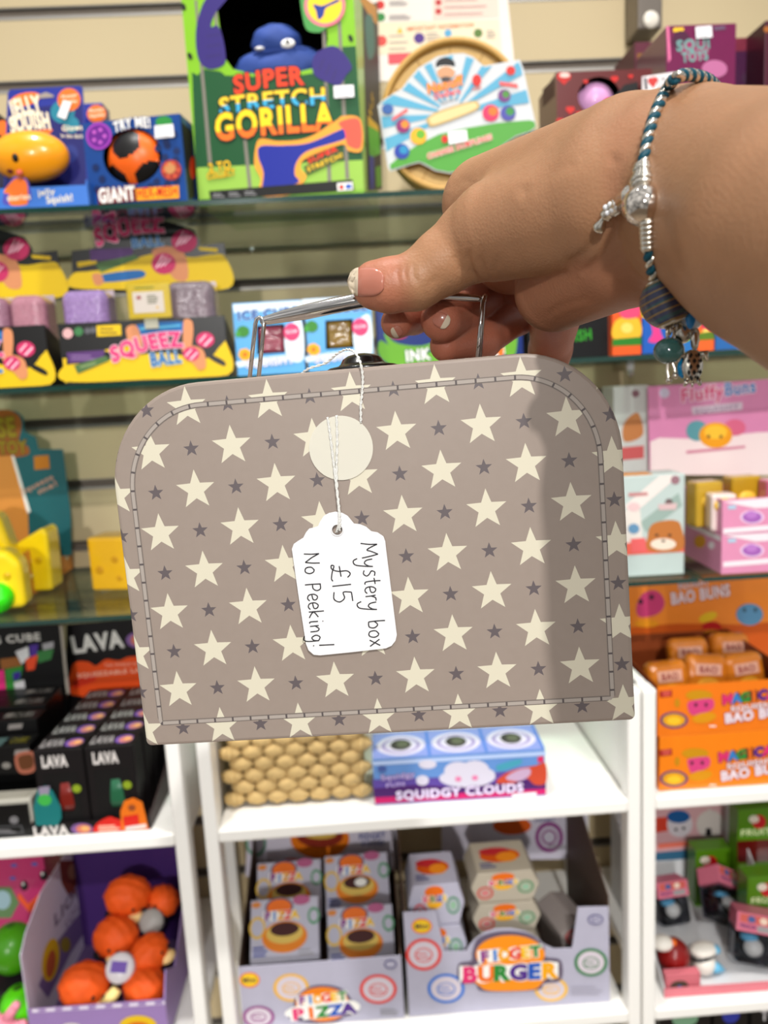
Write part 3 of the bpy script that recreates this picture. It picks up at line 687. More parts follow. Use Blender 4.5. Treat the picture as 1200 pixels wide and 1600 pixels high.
    ad = t.nodes.new('ShaderNodeMath'); ad.operation = 'ADD'; t.links.new(n2.outputs[0], ad.inputs[0]); t.links.new(v2.outputs['Distance'], ad.inputs[1])
    b = t.nodes.new('ShaderNodeBump'); b.inputs['Strength'].default_value = .16; b.inputs['Distance'].default_value = .0006; t.links.new(ad.outputs[0], b.inputs['Height']); t.links.new(b.outputs[0], p.inputs['Normal'])
    me.materials.append(m); o = bpy.data.objects.new('person', me); COL.objects.link(o); o.location = base
    tag(o, 'bare forearm and hand of a person pinching the suitcase handle', 'person')
    nb = C(188, 130, 112, rough=.22, coat=.6, var=.03); nt_ = C(206, 190, 166, rough=.3, coat=.4, var=.03)
    def nail(c0, c1, half, tip, label, nu=14, nv=9, lift=.0007):
        """plate from tip c0 to root c1 (photo points), half width in pixels; the free edge covers the share tip"""
        g = Geo(); a, b_ = np.array(c0, float), np.array(c1, float); d = b_ - a; nn = np.array([-d[1], d[0]]); nn /= np.linalg.norm(nn); P = []
        for i in range(nu + 1):
            u = i / nu; wv = half * min(1, math.sqrt(max(0, 1 - (1 - min(u / .35, 1)) ** 2)) * .9 + .1) * math.sqrt(max(.05, 1 - .82 * max(0, (u - .62) / .38) ** 2))
            for j in range(nv + 1):
                q = a + d * u + nn * wv * (2 * j / nv - 1); t_ = march(*q)
                if t_ is None: t_ = march(*(q * .8 + (a + b_) / 2 * .2)) or .33
                k = lift * (1.2 - .7 * u); P.append(Vector(c2w(cs(q[0], q[1], t_ - k))) - Vector(base))
        qs = [(i * (nv + 1) + j, i) for i in range(nu) for j in range(nv)]; fc = lambda k: (k, k + 1, k + nv + 2, k + nv + 1); b0 = len(g.v)
        top = [p for p in P]; low = [p + (p + Vector(base) - CAM).normalized() * .0012 for p in P]; W = (nu + 1) * (nv + 1)
        g.mesh(top + low, [], nb); it, ib = g.mi(nt_), g.mi(nb)
        def add(f, i): g.f.append(list(f)); g.fm.append(it if i < tip * nu else ib)
        for k, i in qs: add(fc(k), i); add([q + W for q in fc(k)][::-1], i)
        for i in range(nu):
            for j in (0, nv): a_, b2 = i * (nv + 1) + j, (i + 1) * (nv + 1) + j; add((a_, b2, b2 + W, a_ + W), i)
        for j in range(nv):
            for i in (0, nu): a_ = i * (nv + 1) + j; add((a_, a_ + 1, a_ + 1 + W, a_ + W), i)
        ob = g.build('fingernail', o, smooth=True); plabel(ob, label)
    nail((543, 440), (600, 441), 23, .28, 'long thumbnail with pale free edge')
    nail((702, 507), (678, 494), 12, .3, 'middle fingernail seen end on'); nail((612, 523), (628, 514), 9, .4, 'index fingernail with pale edge')
    return o
build_person()

# ---------------------------------------------------------------- the charm bracelet
def bracelet():
    def on(px, py, lift): 
        t = march(px, py); return c2w(cs(px, py, (t if t else .25) - lift))
    top = [c2w(cs(1122, 140, .262)), c2w(cs(1108, 126, .250)), c2w(cs(1090, 119, .243)), c2w(cs(1072, 117, .238)), c2w(cs(1056, 122, .235))]
    front = [on(1043, 138, .0014), on(1032, 158, .0014), on(1021, 186, .0014), on(1013, 216, .0014), on(1007, 246, .0014), on(1004, 268, .0014)]
    low = [on(1012, 384, .0014), on(1015, 402, .0016), on(1021, 430, .0020), on(1029, 450, .0030), on(1036, 464, .006)]
    org_ = on(1003, 320, .002)
    o = empty('bracelet', 'teal and silver twisted cord charm bracelet around the wrist', 'bracelet', Matrix.Translation(org_))
    loc = lambda p: p - org_
    def spl(P, n=10):
        r = []
        for i in range(len(P) - 1):
            a, b, c, d = P[max(i - 1, 0)], P[i], P[i + 1], P[min(i + 2, len(P) - 1)]
            for j in range(n): q = j / n; r.append(.5 * ((2 * b) + (c - a) * q + (2 * a - 5 * b + 4 * c - d) * q * q + (3 * b - a - 3 * c + d) * q ** 3))
        return r + [P[-1]]
    teal = C(24, 92, 108, rough=.45, bump=.2, scale=900); sil = C(214, 208, 196, metal=1, rough=.2, var=.02)
    back = [c2w(cs(*q)) for q in ((1075, 488, .250), (1105, 470, .272), (1130, 400, .293), (1136, 300, .298), (1130, 200, .287), (1122, 140, .262))]
    def braid(pts, name):
        P = spl([loc(p) for p in pts], 14); S = [0]
        for i in range(1, len(P)): S.append(S[-1] + (P[i] - P[i - 1]).length)
        gt, gs = Geo(), Geo(); nrm = None
        for ph, g, m in ((0, gt, teal), (math.pi, gs, sil)):
            Q = []; u = None
            N = int(S[-1] / .00045)
            for k in range(N + 1):
                s_ = S[-1] * k / N; i = min(max(j for j in range(len(S)) if S[j] <= s_ + 1e-12), len(P) - 2); f = (s_ - S[i]) / max(S[i + 1] - S[i], 1e-9); p = P[i].lerp(P[i + 1], f); t = (P[i + 1] - P[i]).normalized()
                u = (Vector((0, 0, 1)) if u is None else u); u = (u - t * u.dot(t)).normalized(); w = t.cross(u); a = 2 * math.pi * s_ / .0052 + ph; Q.append(p + (u * math.cos(a) + w * math.sin(a)) * .0009)
            g.tube(Q, .0011, m, 8)
        plabel(gt.build(name, o, smooth=True), 'teal twisted cord'); plabel(gs.build('chain_strand', o, smooth=True), 'silver strand of the cord')
    braid(top + front, 'cord'); braid(low, 'cord'); braid(back, 'cord')
    def axisM(p, d, s=1.0): return Matrix.Translation(loc(p)) @ d.to_track_quat('Z', 'Y').to_matrix().to_4x4()
    # clasp: stacked rings, polished ball, segmented tube
    a0, a1 = on(1004, 262, .0018), on(1004, 300, .0022); d = (a1 - a0).normalized(); g = Geo()
    for k, (r, q) in enumerate(((.0026, .0), (.0031, .16), (.0027, .3), (.0034, .45), (.0043, .62), (.0040, .8), (.003, .95))):
        c = loc(a0.lerp(a1, q)); n = 24; u = d.orthogonal().normalized(); w = d.cross(u); g.tube([c + (u * math.cos(2 * math.pi * i / n) + w * math.sin(2 * math.pi * i / n)) * r * .7 for i in range(n)], .0011, sil, 8, closed=True)
    g.build('clasp_ring', o, smooth=True)
    g = Geo(); c = loc(on(1004, 321, .0035)); g.ell(c, (.0060, .0060, .0060), C(222, 214, 204, metal=1, rough=.08, var=0), 32, 20); g.build('round_bead', o, smooth=True)
    b0, b1 = on(1011, 347, .0022), on(1013, 386, .0018); d = (b1 - b0).normalized(); g = Geo()
    for k in range(6):
        c = loc(b0.lerp(b1, k / 5)); u = d.orthogonal().normalized(); w = d.cross(u); g.tube([c + (u * math.cos(2 * math.pi * i / 20) + w * math.sin(2 * math.pi * i / 20)) * .0016 for i in range(20)], .0010, sil, 8, closed=True)
    g.build('spacer_tube', o, smooth=True)
    # stone-set arm of the clasp ending in a drop
    g = Geo(); P = [on(988, 305, .003), on(972, 316, .003), on(955, 328, .003), on(944, 340, .003)]; g.tube(spl([loc(p) for p in P], 6), [.0034] * 6 + [.0030] * 6 + [.0022] * 6 + [.0014], sil, 10)
    P2 = [on(946, 335, .003), on(940, 348, .003), on(933, 362, .003)]; g.tube(spl([loc(p) for p in P2], 6), [.0010, .0009, .0009, .0009, .001, .0012, .0015, .0018, .0021, .0022, .0021, .0016, .0008], sil, 10); g.build('clasp_lever', o, smooth=True)
    g = Geo(); ice = C(230, 232, 236, rough=.05, coat=1, spec=1, var=.25, scale=900)
    for i in range(7):
        for j in (0, 1): q = i / 6; g.ell(loc(on(990 - 44 * q + j * 3, 296 + 28 * q + j * 9, .0062)), (.0009,) * 3, ice, 8, 6)
    g.build('set_stone', o, smooth=True)
    # striped barrel bead
    c = on(1040, 472, .010); ax = (c2w(cs(1052, 505, .25)) - c2w(cs(1028, 443, .25))).normalized(); M = axisM(c, ax); g = Geo()
    navy = C(26, 34, 66, rough=.12, coat=1, var=.05); gold = C(150, 128, 92, metal=1, rough=.3, var=.05); tl = C(30, 84, 92, rough=.15, coat=1)
    prof = []
    for i in range(25): q = -1 + 2 * i / 24; prof.append((.0078 * math.sqrt(max(0, 1 - (q * .80) ** 2)), q * .0066))
    for i in range(24): mt_ = [gold, tl, tl, navy, navy, gold, navy, navy, navy, gold, navy, navy, tl, gold, navy, navy, navy, gold, navy, navy, tl, tl, navy, gold][i]; g.lathe(prof[i:i + 2], mt_, M, 28)
    g.build('striped_bead', o, smooth=True); g = Geo()
    for q in (-.0066, .0066):
        cc = Vector((0, 0, q)); g.tube([M @ (cc + Vector((.0036 * math.cos(2 * math.pi * i / 20), .0036 * math.sin(2 * math.pi * i / 20), 0))) for i in range(20)], .0008, sil, 8, closed=True)
    g.build('bead_rim', o, smooth=True)
    # pale glass bead
    c = c2w(cs(1080, 492, .242)); M = axisM(c, (c2w(cs(1098, 484, .25)) - c2w(cs(1064, 500, .25)))); g = Geo(); g.ell((0, 0, 0), (.0047, .0047, .0038), C(196, 206, 224, rough=.06, coat=1, var=.15, scale=300), 24, 14, M); g.build('glass_bead', o, smooth=True)
    g = Geo(); g.ell(loc(c2w(cs(1079, 497, .2385))), (.0016, .001, .0034), C(40, 160, 230, rough=.08, coat=1), 12, 8); plabel(g.build('blue_inlay', o, smooth=True), 'bright blue inlay of the glass bead')
    g = Geo()
    for q in ((1097, 488), (1101, 482), (1099, 496)): g.ell(loc(c2w(cs(*q, .243))), (.0014,) * 3, sil, 10, 8)
    g.build('spacer_bead', o, smooth=True)
    # hanging links and charms
    def links(pts, dep, nm='chain_link'):
        g = Geo()
        for i, (x, y) in enumerate(pts):
            c = loc(c2w(cs(x, y, dep))); a, b = ((1, 0, 0), (0, 0, 1)) if i % 2 == 0 else ((0, 1, 0), (0, 0, 1)); a, b = Vector(a), Vector(b)
            g.tube([c + a * (.0011 * math.cos(2 * math.pi * k / 14)) + b * (.0017 * math.sin(2 * math.pi * k / 14)) for k in range(14)], .00042, sil, 6, closed=True)
        g.build(nm, o, smooth=True)
    links([(1044, 507), (1046, 514), (1047, 521), (1055, 510)], .243); links([(1084, 508), (1085, 516), (1086, 523)], .243); links([(1064, 508), (1065, 517), (1064, 526), (1063, 540), (1063, 552), (1063, 560)], .246)
    g = Geo(); g.ell(loc(c2w(cs(1067, 519, .2435))), (.0030, .0022, .0036), sil, 14, 10); g.build('heart_charm', o, smooth=True)
    c = loc(c2w(cs(1045, 548, .243))); g = Geo(); g.ell(c, (.0048, .0042, .0041), C(52, 96, 92, rough=.05, coat=1, trans=.25, var=.2, scale=200), 28, 18); plabel(g.build('cabochon', o, smooth=True), 'domed green glass charm')
    g = Geo(); g.ell(loc(c2w(cs(1066, 574, .244))), (.0017, .0012, .0036), C(20, 150, 200, rough=.05, coat=1, trans=.3), 6, 4); plabel(g.build('crystal_drop', o), 'bright blue crystal')
    for pts in ([(1044, 567), (1043, 580), (1045, 594)], [(1050, 566), (1054, 576), (1055, 587)]):
        g = Geo(); P = [loc(c2w(cs(x, y, .2435))) for x, y in pts]; g.tube(spl(P, 4), .0006, sil, 8); g.ell(P[-1], (.0011,) * 3, sil, 10, 8); g.build('dangle', o, smooth=True)
    # turtle charm
    c = loc(c2w(cs(1082, 572, .2425))); g = Geo(); g.ell(c, (.0034, .0014, .0052), sil, 20, 12); g.ell(c + Vector((.0006, 0, .0078)), (.0013, .0011, .0030), sil, 14, 10)
    for sx in (-1, 1):
        g.tube([c + Vector((sx * .0025, 0, .0032)), c + Vector((sx * .0042, -.0003, .0036)), c + Vector((sx * .0048, 0, .0014))], [.0010, .0009, .0004], sil, 8); g.tube([c + Vector((sx * .0018, 0, -.0042)), c + Vector((sx * .0026, 0, -.0062))], [.0009, .0005], sil, 8)
    g.tube([c + Vector((0, 0, -.005)), c + Vector((0, 0, -.0066))], [.0006, .0003], sil, 6); plabel(g.build('turtle_charm', o, smooth=True), 'silver turtle charm with pierced shell')
    g = Geo(); dk = C(30, 28, 28, var=0)
    for j, row in enumerate(((-1, 1), (-1.6, 0, 1.6), (-1, 1), (-1.5, 0, 1.5), (-.8, .8))):
        for i in row:
            p = c + Vector((i * .0012, -.0016, .0034 - j * .0018)); g.face([p + Vector((0, 0, .0009)), p + Vector((.00055, 0, 0)), p + Vector((0, 0, -.0009)), p + Vector((-.00055, 0, 0))], dk)
    g.build('shell_pattern', o)
    links([(1086, 530)], .243); return o
bracelet()
# ================================================================= goods on the top glass shelf
def cc(*a): return C(*a, var=.04, rough=.4, coat=.15)
OR, YE, RD, TE, BL_, PU, PK, GR = C(236, 130, 40), C(238, 200, 40), C(214, 52, 40), C(40, 140, 160), C(48, 104, 190), C(98, 58, 150), C(224, 66, 130), C(60, 150, 74)
CREAM = C(240, 228, 196, var=0); SKY = C(110, 180, 214)
RAINBOW = [C(150, 60, 150, var=0), C(60, 140, 210, var=0), C(240, 180, 40, var=0), C(230, 80, 60, var=0), C(240, 200, 50, var=0), C(60, 150, 70, var=0)]

def gorilla_box():
    win = [(338, -30), (340, 20), (346, 60), (352, 92), (364, 108), (400, 116), (450, 116), (492, 106), (508, 90), (512, 60), (508, 20), (500, -30)]
    b = Carton('toy_box', 'tall lime green box with a blue gorilla behind its window', 'toy box', (311, 314), (569, 299), (300, -62), (.985, .953), .15, C(142, 192, 52, rough=.35, coat=.2), z=Z1, holes=[win], inner=C(26, 16, 10))
    p = b.pr()
    dg, lg, bar, dk = C(24, 96, 54), C(160, 196, 92), C(120, 114, 104, var=0), C(22, 22, 20, var=0)
    p.poly([(300, 113), (309, 118), (316, 108), (345, 112), (352, 118), (400, 120), (455, 120), (505, 112), (520, 74), (556, 72), (567, 252), (306, 264)], dg)
    p.poly([(308, 262), (567, 250), (569, 296), (311, 311)], lg)
    for q in ([(304, 0), (308, 0), (332, 262), (326, 262)], [(334, 10), (339, 10), (344, 106), (340, 106)], [(379, 205), (384, 205), (394, 296), (388, 296)], [(503, 30), (508, 30), (518, 284), (512, 284)], [(526, 0), (531, 0), (546, 280), (540, 280)]): p.poly(q, bar)
    for x, y in ((287, 11), (297, 88), (548, 60)): p.disc(x, y, 3.5, 6, dk, -25)
    fist = C(66, 50, 128, var=0); kn = C(44, 32, 92, var=0)
    p.bez([(326, -6), (358, -8), (336, 22), (330, 42), (340, 40), (348, 58), (353, 92), (346, 104), (326, 108), (311, 94), (306, 62), (310, 28)], fist)
    for y in (56, 72, 88): p.poly([(322, y), (346, y - 3), (346, y - 1), (322, y + 2)], kn)
    p.bez([(488, 98), (496, 82), (518, 72), (534, 80), (550, 104), (541, 118), (531, 133), (514, 130), (492, 118)], fist)
    for k in range(3): p.poly([(505 + 10 * k, 92 + 8 * k), (507 + 10 * k, 93 + 8 * k), (500 + 10 * k, 110 + 8 * k), (498 + 10 * k, 109 + 8 * k)], kn)
    ol = C(28, 26, 16, var=0)
    p.text('SUPER', (368, 147), (474, 132), 25, C(236, 82, 40, var=0), .06, ol, .15, .12)
    p.text('STRETCH', (345, 179), (508, 163), 23, C(72, 178, 214, var=0), .06, ol, .15, .1, col2=C(240, 206, 60, var=0), split=.5)
    p.text('GORILLA', (340, 220), (522, 202), 37, C(240, 130, 40, var=0), .07, ol, .16, .06, col2=C(250, 214, 44, var=0), split=.32)
    p.bez([(401, 226), (410, 217), (436, 221), (480, 216), (524, 190), (536, 182), (563, 187), (566, 234), (545, 236), (536, 226), (500, 238), (474, 251), (470, 264), (479, 276), (468, 292), (452, 305), (406, 306), (408, 280), (398, 258)], C(236, 170, 70, var=0))
    p.bez([(407, 229), (440, 228), (482, 224), (528, 205), (541, 200), (544, 208), (536, 219), (482, 236), (464, 254), (461, 273), (468, 284), (452, 292), (446, 303), (412, 304), (412, 270), (404, 246)], C(36, 54, 158, var=0))
    p.bez([(530, 192), (561, 187), (564, 230), (544, 228), (539, 206)], C(240, 104, 84, var=0))
    p.poly([(475, 261), (534, 231), (538, 247), (480, 274)], C(40, 70, 34, var=0)); p.text('SUPER', (483, 256), (528, 236), 7, C(235, 60, 40, var=0), .06); p.text('STRETCH!', (482, 269), (536, 246), 7, YE, .06)
    p.text('2 TO', (328, 269), (361, 264), 12, YE, .06, ol, .14); p.text('COLLECT', (325, 281), (368, 274), 9, YE, .06, ol, .14)
    p.poly([(327, 299), (551, 281), (554, 297), (330, 313)], dk)
    for x in (333, 358, 383): p.lines(x, 303 - (x - 333) * .07, x + 20, 307 - (x - 333) * .07, 2, 1.5, GREYINK)
    p.poly([(527, 287), (551, 285), (552, 297), (528, 299)], INKW); p.poly([(530, 290), (537, 289), (538, 296), (531, 297)], RD); p.poly([(540, 289), (549, 288), (550, 295), (541, 296)], BL_)
    p.bez([(474, -30), (476, 40), (496, 52), (512, 44), (536, 22), (536, -30)], C(90, 160, 90, var=0)); p.disc(508, 10, 32, 33, C(226, 130, 150, var=0)); p.disc(508, 10, 27, 28, C(244, 206, 50, var=0))
    p.bez([(490, 8), (505, 10), (528, 0), (530, 4), (510, 14), (506, 26), (498, 32), (494, 18)], C(44, 70, 150, var=0)); p.build(b.o)
    s = b.pr('right'); s.poly([(566, 8), (590, 4), (597, 296), (574, 298)], C(30, 28, 36, var=0)); s.poly([(562, 0), (570, -4), (588, 10), (590, 40), (580, 30)], C(228, 170, 60, var=0))
    s.bez([(570, 30), (582, 28), (585, 80), (575, 90)], C(60, 140, 130, var=0)); s.poly([(574, 190), (592, 205), (594, 240), (577, 248)], C(110, 200, 60, var=0)); s.poly([(574, 180), (590, 196), (592, 206), (575, 196)], YE)
    s.poly([(577, 242), (584, 246), (584, 296), (577, 296)], C(46, 66, 170, var=0)); s.poly([(586, 262), (594, 258), (596, 290), (588, 294)], C(120, 190, 50, var=0)); s.text('X-5', (578, 192), (583, 160), 7, YE, .05); s.build(b.o)
    b.price([(522, 136), (553, 134), (554, 153), (523, 155)])
    fur = C(66, 92, 156, rough=.7, var=.3, scale=40, bump=.4); fr = b.front(); w = lambda x, y, dy: fr.px(x, y) + Vector((0, dy, 0)); sc = .97 / F
    wob = lambda d: 1 + .06 * math.sin(7 * d.x + 3) * math.cos(6 * d.z)
    toy = Geo(); toy.ell(w(432, 96, .035), (78 * sc, .030, 36 * sc), fur, 28, 16, fn=wob); toy.ell(w(424, 54, .028), (38 * sc, .026, 26 * sc), fur, 24, 14, fn=wob); toy.ell(w(430, 74, .020), (44 * sc, .014, 8 * sc), C(50, 76, 140, rough=.7, bump=.4), 20, 10)
    tp = toy.build('gorilla_figure', b.o, smooth=True); plabel(tp, 'blue furry gorilla with frowning brow behind the window')
    e = Geo()
    for x, y, rx, ry in ((447, 64, 11, 6.5), (403, 72, 7, 2.5)): e.ell(w(x, y, .0075), (rx * sc, .004, ry * sc), INKW, 14, 8)
    e.build('eye', tp, smooth=True); e = Geo(); e.ell(w(448, 63, .0040), (3 * sc, .002, 3 * sc), BLK, 10, 6); e.build('pupil', tp, smooth=True)
gorilla_box()

def hex_ball_box():
    hole = ellipse(207, 244, 46, 44, 32)
    b = Carton('toy_box', 'blue window box with an orange and black hex ball', 'toy box', (142, 324), (293, 314), (134, 188), (.978, .958), .085, C(30, 84, 150, rough=.3, coat=.4, var=.12, scale=25), z=Z1, holes=[hole], inner=C(40, 16, 10))
    p = b.pr(); hx = C(20, 52, 104, var=0)
    for x, y in ((247, 232), (262, 228), (276, 236), (258, 246), (275, 250), (262, 288), (276, 282), (245, 284), (236, 292), (252, 296), (268, 300), (150, 262), (160, 280), (152, 296), (168, 296), (260, 222), (272, 210)): p.disc(x, y, 6, 6.5, hx, 0, 6)
    p.disc(155, 213, 20, 21, C(120, 44, 150, var=0)); p.ring(155, 213, 20, 21, 3, C(176, 80, 190, var=0)); [p.disc(155 + 9 * math.cos(k), 213 + 10 * math.sin(k), 3, 3, C(200, 110, 200, var=0)) for k in (0, 1.3, 2.5, 3.8, 5)]
    p.disc(268, 266, 16, 16, C(170, 70, 56, var=0)); p.disc(266, 263, 9, 9, C(200, 150, 100, var=0)); [p.disc(268 + 11 * math.cos(k), 266 + 11 * math.sin(k), 2.4, 2.4, C(220, 110, 80, var=0)) for k in range(6)]
    p.disc(257, 191, 13, 9, GR); p.text('TRY ME!', (180, 208), (236, 200), 14, INKW, .06, C(20, 50, 120, var=0), .14, .25)
    p.poly([(153, 298), (214, 292), (215, 314), (155, 320)], C(130, 40, 40, var=0)); p.text('GIANT', (157, 317), (212, 312), 19, INKW, .08, C(150, 90, 80, var=0), .14)
    p.poly([(213, 295), (280, 290), (281, 310), (215, 314)], C(244, 176, 40, var=0)); p.text('HEX-MESH', (217, 310), (278, 306), 14, C(206, 50, 30, var=0), .05); p.build(b.o)
    b.price([(243, 198), (272, 195), (274, 215), (244, 218)])
    s = b.pr('right'); s.poly([(283, 190), (299, 205), (305, 308), (295, 312)], C(44, 30, 34, var=0)); s.disc(301, 262, 5, 18, C(200, 70, 30, var=0)); s.build(b.o)
    fr = b.front(); c = fr.px(207, 246); sc = .968 / F; g = Geo(); o_, k_ = C(244, 122, 44, rough=.35), C(26, 24, 24, rough=.4)
    darks = [Vector(d).normalized() for d in ((-.12, -.85, .38), (-.62, -.55, -.62), (.50, -.62, -.62), (.98, -.25, .10), (-.95, -.1, .35), (.35, -.2, .95))]
    base = len(g.v); R = .040; seg, rings = 72, 40; v = []
    for j in range(rings + 1):
        for i in range(seg): th, ph = math.pi * j / rings, 2 * math.pi * i / seg; v.append(Vector((math.sin(th) * math.cos(ph), math.sin(th) * math.sin(ph), math.cos(th))))
    fo, fk = [], []
    for j in range(rings):
        for i in range(seg):
            f = (j * seg + i, (j + 1) * seg + i, (j + 1) * seg + (i + 1) % seg, j * seg + (i + 1) % seg); m = (v[f[0]] + v[f[2]]).normalized() if (v[f[0]] + v[f[2]]).length > 0 else v[f[0]]
            (fk if max(m.dot(d) for d in darks) > .885 else fo).append(f)
    V = [c + Vector((0, R - .011, 0)) + q * R for q in v]; g.mesh(V, fo, o_); g.mesh(V, fk, k_); plabel(g.build('ball', b.o, smooth=True), 'orange ball with black hexagon panels')
hex_ball_box()

def jelly_pack():
    b = Carton('toy_pack', 'blue card pack with a fat yellow squishy face on its tray', 'toy pack', (0, 326), (139, 317), (12, 141), .962, .045, None, z=Z1, solid=False)
    bl = C(46, 62, 158, rough=.35, coat=.2); lb = C(70, 130, 206, rough=.4)
    c, fr = b.card([(0, 322), (6, 290), (12, 146), (16, 140), (124, 134), (129, 137), (139, 312)], .038, bl, name='backing_card')
    p = Print(fr); dk = C(34, 36, 120, var=0); p.poly([(14, 172), (128, 160), (136, 296), (8, 300)], dk)
    p.disc(98, 175, 19, 18, TE); p.disc(112, 195, 12, 13, TE); p.disc(110, 240, 12, 14, C(50, 66, 140, var=0)); p.disc(40, 155, 24, 10, OR, -12); p.bez([(18, 212), (48, 206), (80, 202), (78, 208), (60, 214), (40, 221), (22, 217)], OR); p.disc(108, 156, 18, 18, OR)
    p.poly([(54, 150), (62, 148), (72, 144), (84, 149), (84, 152), (60, 154)], C(150, 140, 130, var=0)); p.text('Monster', (97, 154), (121, 151), 5, CREAM); p.text('Squishy', (98, 163), (121, 160), 5, CREAM)
    p.text('JELLY', (20, 186), (66, 176), 25, CREAM, .09, arc=.08); p.text('SQUISH', (19, 209), (79, 201), 23, CREAM, .09, arc=.15)
    p.text('Glows', (98, 205), (130, 203), 8, CREAM, .04); p.text('in the dark', (96, 215), (130, 216), 6, CREAM, .03); p.build(b.o)
    g = Geo(); y = fr.px(62, 256) + Vector((0, -.028, 0)); sc = .97 / F
    g.ell(y, (56 * sc, .024, 35 * sc), C(246, 172, 30, rough=.28, coat=.5, var=.02), 32, 20); t = g.build('squishy_toy', b.o, smooth=True); plabel(t, 'fat glossy yellow squishy toy with a small face')
    f = Frame(b.M, y + Vector((-b.w, -.0225, 0)), (1, 0, 0), (0, 0, 1), 1, 1); q = Print(f)
    e = Geo(); loc = lambda x, yy: f.px(x, yy)
    for x, yy, r in ((24, 246, 4.2),): e.ell(loc(x, yy) + Vector((0, .001, 0)), (r * sc * 1.2, .004, r * sc * 1.5), BLK, 12, 8)
    e.ell(loc(12, 264) + Vector((0, .009, 0)), (6 * sc, .004, 3 * sc), C(120, 40, 40, var=0), 12, 8); e.ell(loc(28, 268) + Vector((0, .004, 0)), (4.5 * sc, .003, 4 * sc), C(240, 130, 110, var=0), 12, 8); e.build('face', t, smooth=True)
    g = Geo(); zt = b.front().px(60, 292).z; g.box(-b.w / 2 - .01, b.w / 2, 0, .0015, 0, zt, lb); g.box(-b.w / 2 - .01, b.w / 2, .0015, .037, 0, .0015, lb); g.box(b.w / 2 - .0015, b.w / 2, .0015, .037, 0, zt + .006, lb); g.build('tray', b.o)
    p = b.pr(); p.bez([(6, 304), (18, 280), (30, 274), (42, 280), (48, 296), (46, 316), (8, 320)], C(94, 90, 180, var=0)); p.bez([(6, 300), (20, 282), (32, 278), (42, 286), (44, 312), (40, 320), (16, 320), (14, 304)], OR)
    p.text('stories', (12, 314), (48, 311), 9, CREAM, .03); p.text('jelly', (60, 306), (86, 303), 9, CREAM, .03); p.text('Squish!', (74, 318), (114, 314), 11, CREAM, .04); p.build(b.o)
    s = Print(fr, base=.0032); s.poly([(101, 158), (113, 161), (104, 188), (91, 183)], PRICE); s.build(b.o, 'price_label')
    k = Carton('toy_pack', 'second blue card pack with an orange spot, half hidden behind the hex ball box', 'toy pack', (128, 320), (176, 316), (140, 161), 1.075, .03, bl, z=Z1)
    p = k.pr(); p.disc(151, 178, 15, 14, OR); p.text('Monster', (140, 176), (163, 173), 5, CREAM); p.text('Squishy', (141, 184), (164, 181), 5, CREAM); p.build(k.o)
    k = Carton('toy_pack', 'dark pack with an orange spot cut off at the frame edge beside the yellow squishy', 'toy pack', (-60, 324), (11, 319), (-40, 174), 1.03, .04, C(30, 28, 56), z=Z1)
    p = k.pr(); p.disc(4, 200, 9, 12, OR); p.disc(6, 228, 6, 8, C(220, 130, 40, var=0)); p.build(k.o)
jelly_pack()

def wall_poster():
    fr = Frame(TR(0, YW - .001, 0), (0, 0, 0), (1, 0, 0), (0, 0, 1), 1, 1); pts = [fr.px(*q) for q in ((560, -70), (785, -80), (803, 92), (806, 118), (575, 128))]
    M = TR(pts[0].x, YW - .001, pts[-1].z); off = Vector((pts[0].x, 0, pts[-1].z)); g = Geo(); P = [q - off for q in pts]; B = [q + Vector((0, .0008, 0)) for q in P]
    n = len(P); pap = C(233, 222, 212, rough=.4); g.mesh(P + B, [list(range(n)), list(range(n, 2 * n))[::-1]] + [(i, (i + 1) % n, n + (i + 1) % n, n + i) for i in range(n)], pap)
    o = g.build('notice_sheet', None, M); tag(o, 'pale information notice on the wall behind the dumpling steamer', 'poster')
    f2 = Frame(M, (0, 0, 0), (1, 0, 0), (0, 0, 1), 1, 1); p = Print(f2); cr = C(240, 222, 190, var=0); pkb = C(240, 206, 190, var=0)
    p.poly([(578, 36), (780, 30), (784, 80), (584, 86)], cr); p.poly([(676, -60), (774, -64), (780, 27), (676, 32)], pkb); p.poly([(572, -60), (668, -62), (670, 33), (580, 36)], C(236, 226, 214, var=0))
    for x, y, r, c in ((594, 8, 7, RD), (595, 27, 7, GR), (596, 64, 8.5, C(226, 96, 86, var=0)), (655, 60, 8.5, PU), (747, 52, 7, C(110, 140, 70, var=0)), (685, 4, 5, C(200, 70, 70, var=0)), (685, 18, 5, C(200, 70, 70, var=0)), (700, 52, 6, SKY)): p.disc(x, y, r, r, c)
    p.poly([(606, 84), (650, 82), (650, 98), (607, 101)], C(226, 100, 110, var=0)); p.poly([(625, 42), (629, 52), (620, 52)], YE)
    p.text('IMPORTANT INFORMATION', (636, 49), (740, 42), 6, OR, .03)
    for x0, y0, x1, y1 in ((608, 2, 640, 8), (608, 24, 646, 30), (608, 56, 640, 76), (666, 52, 690, 62), (694, 0, 766, 22), (760, 48, 776, 58)): p.lines(x0, y0, x1, y1, 3, 1.6, C(160, 150, 150, var=0), -.03)
    p.build(o)
wall_poster()

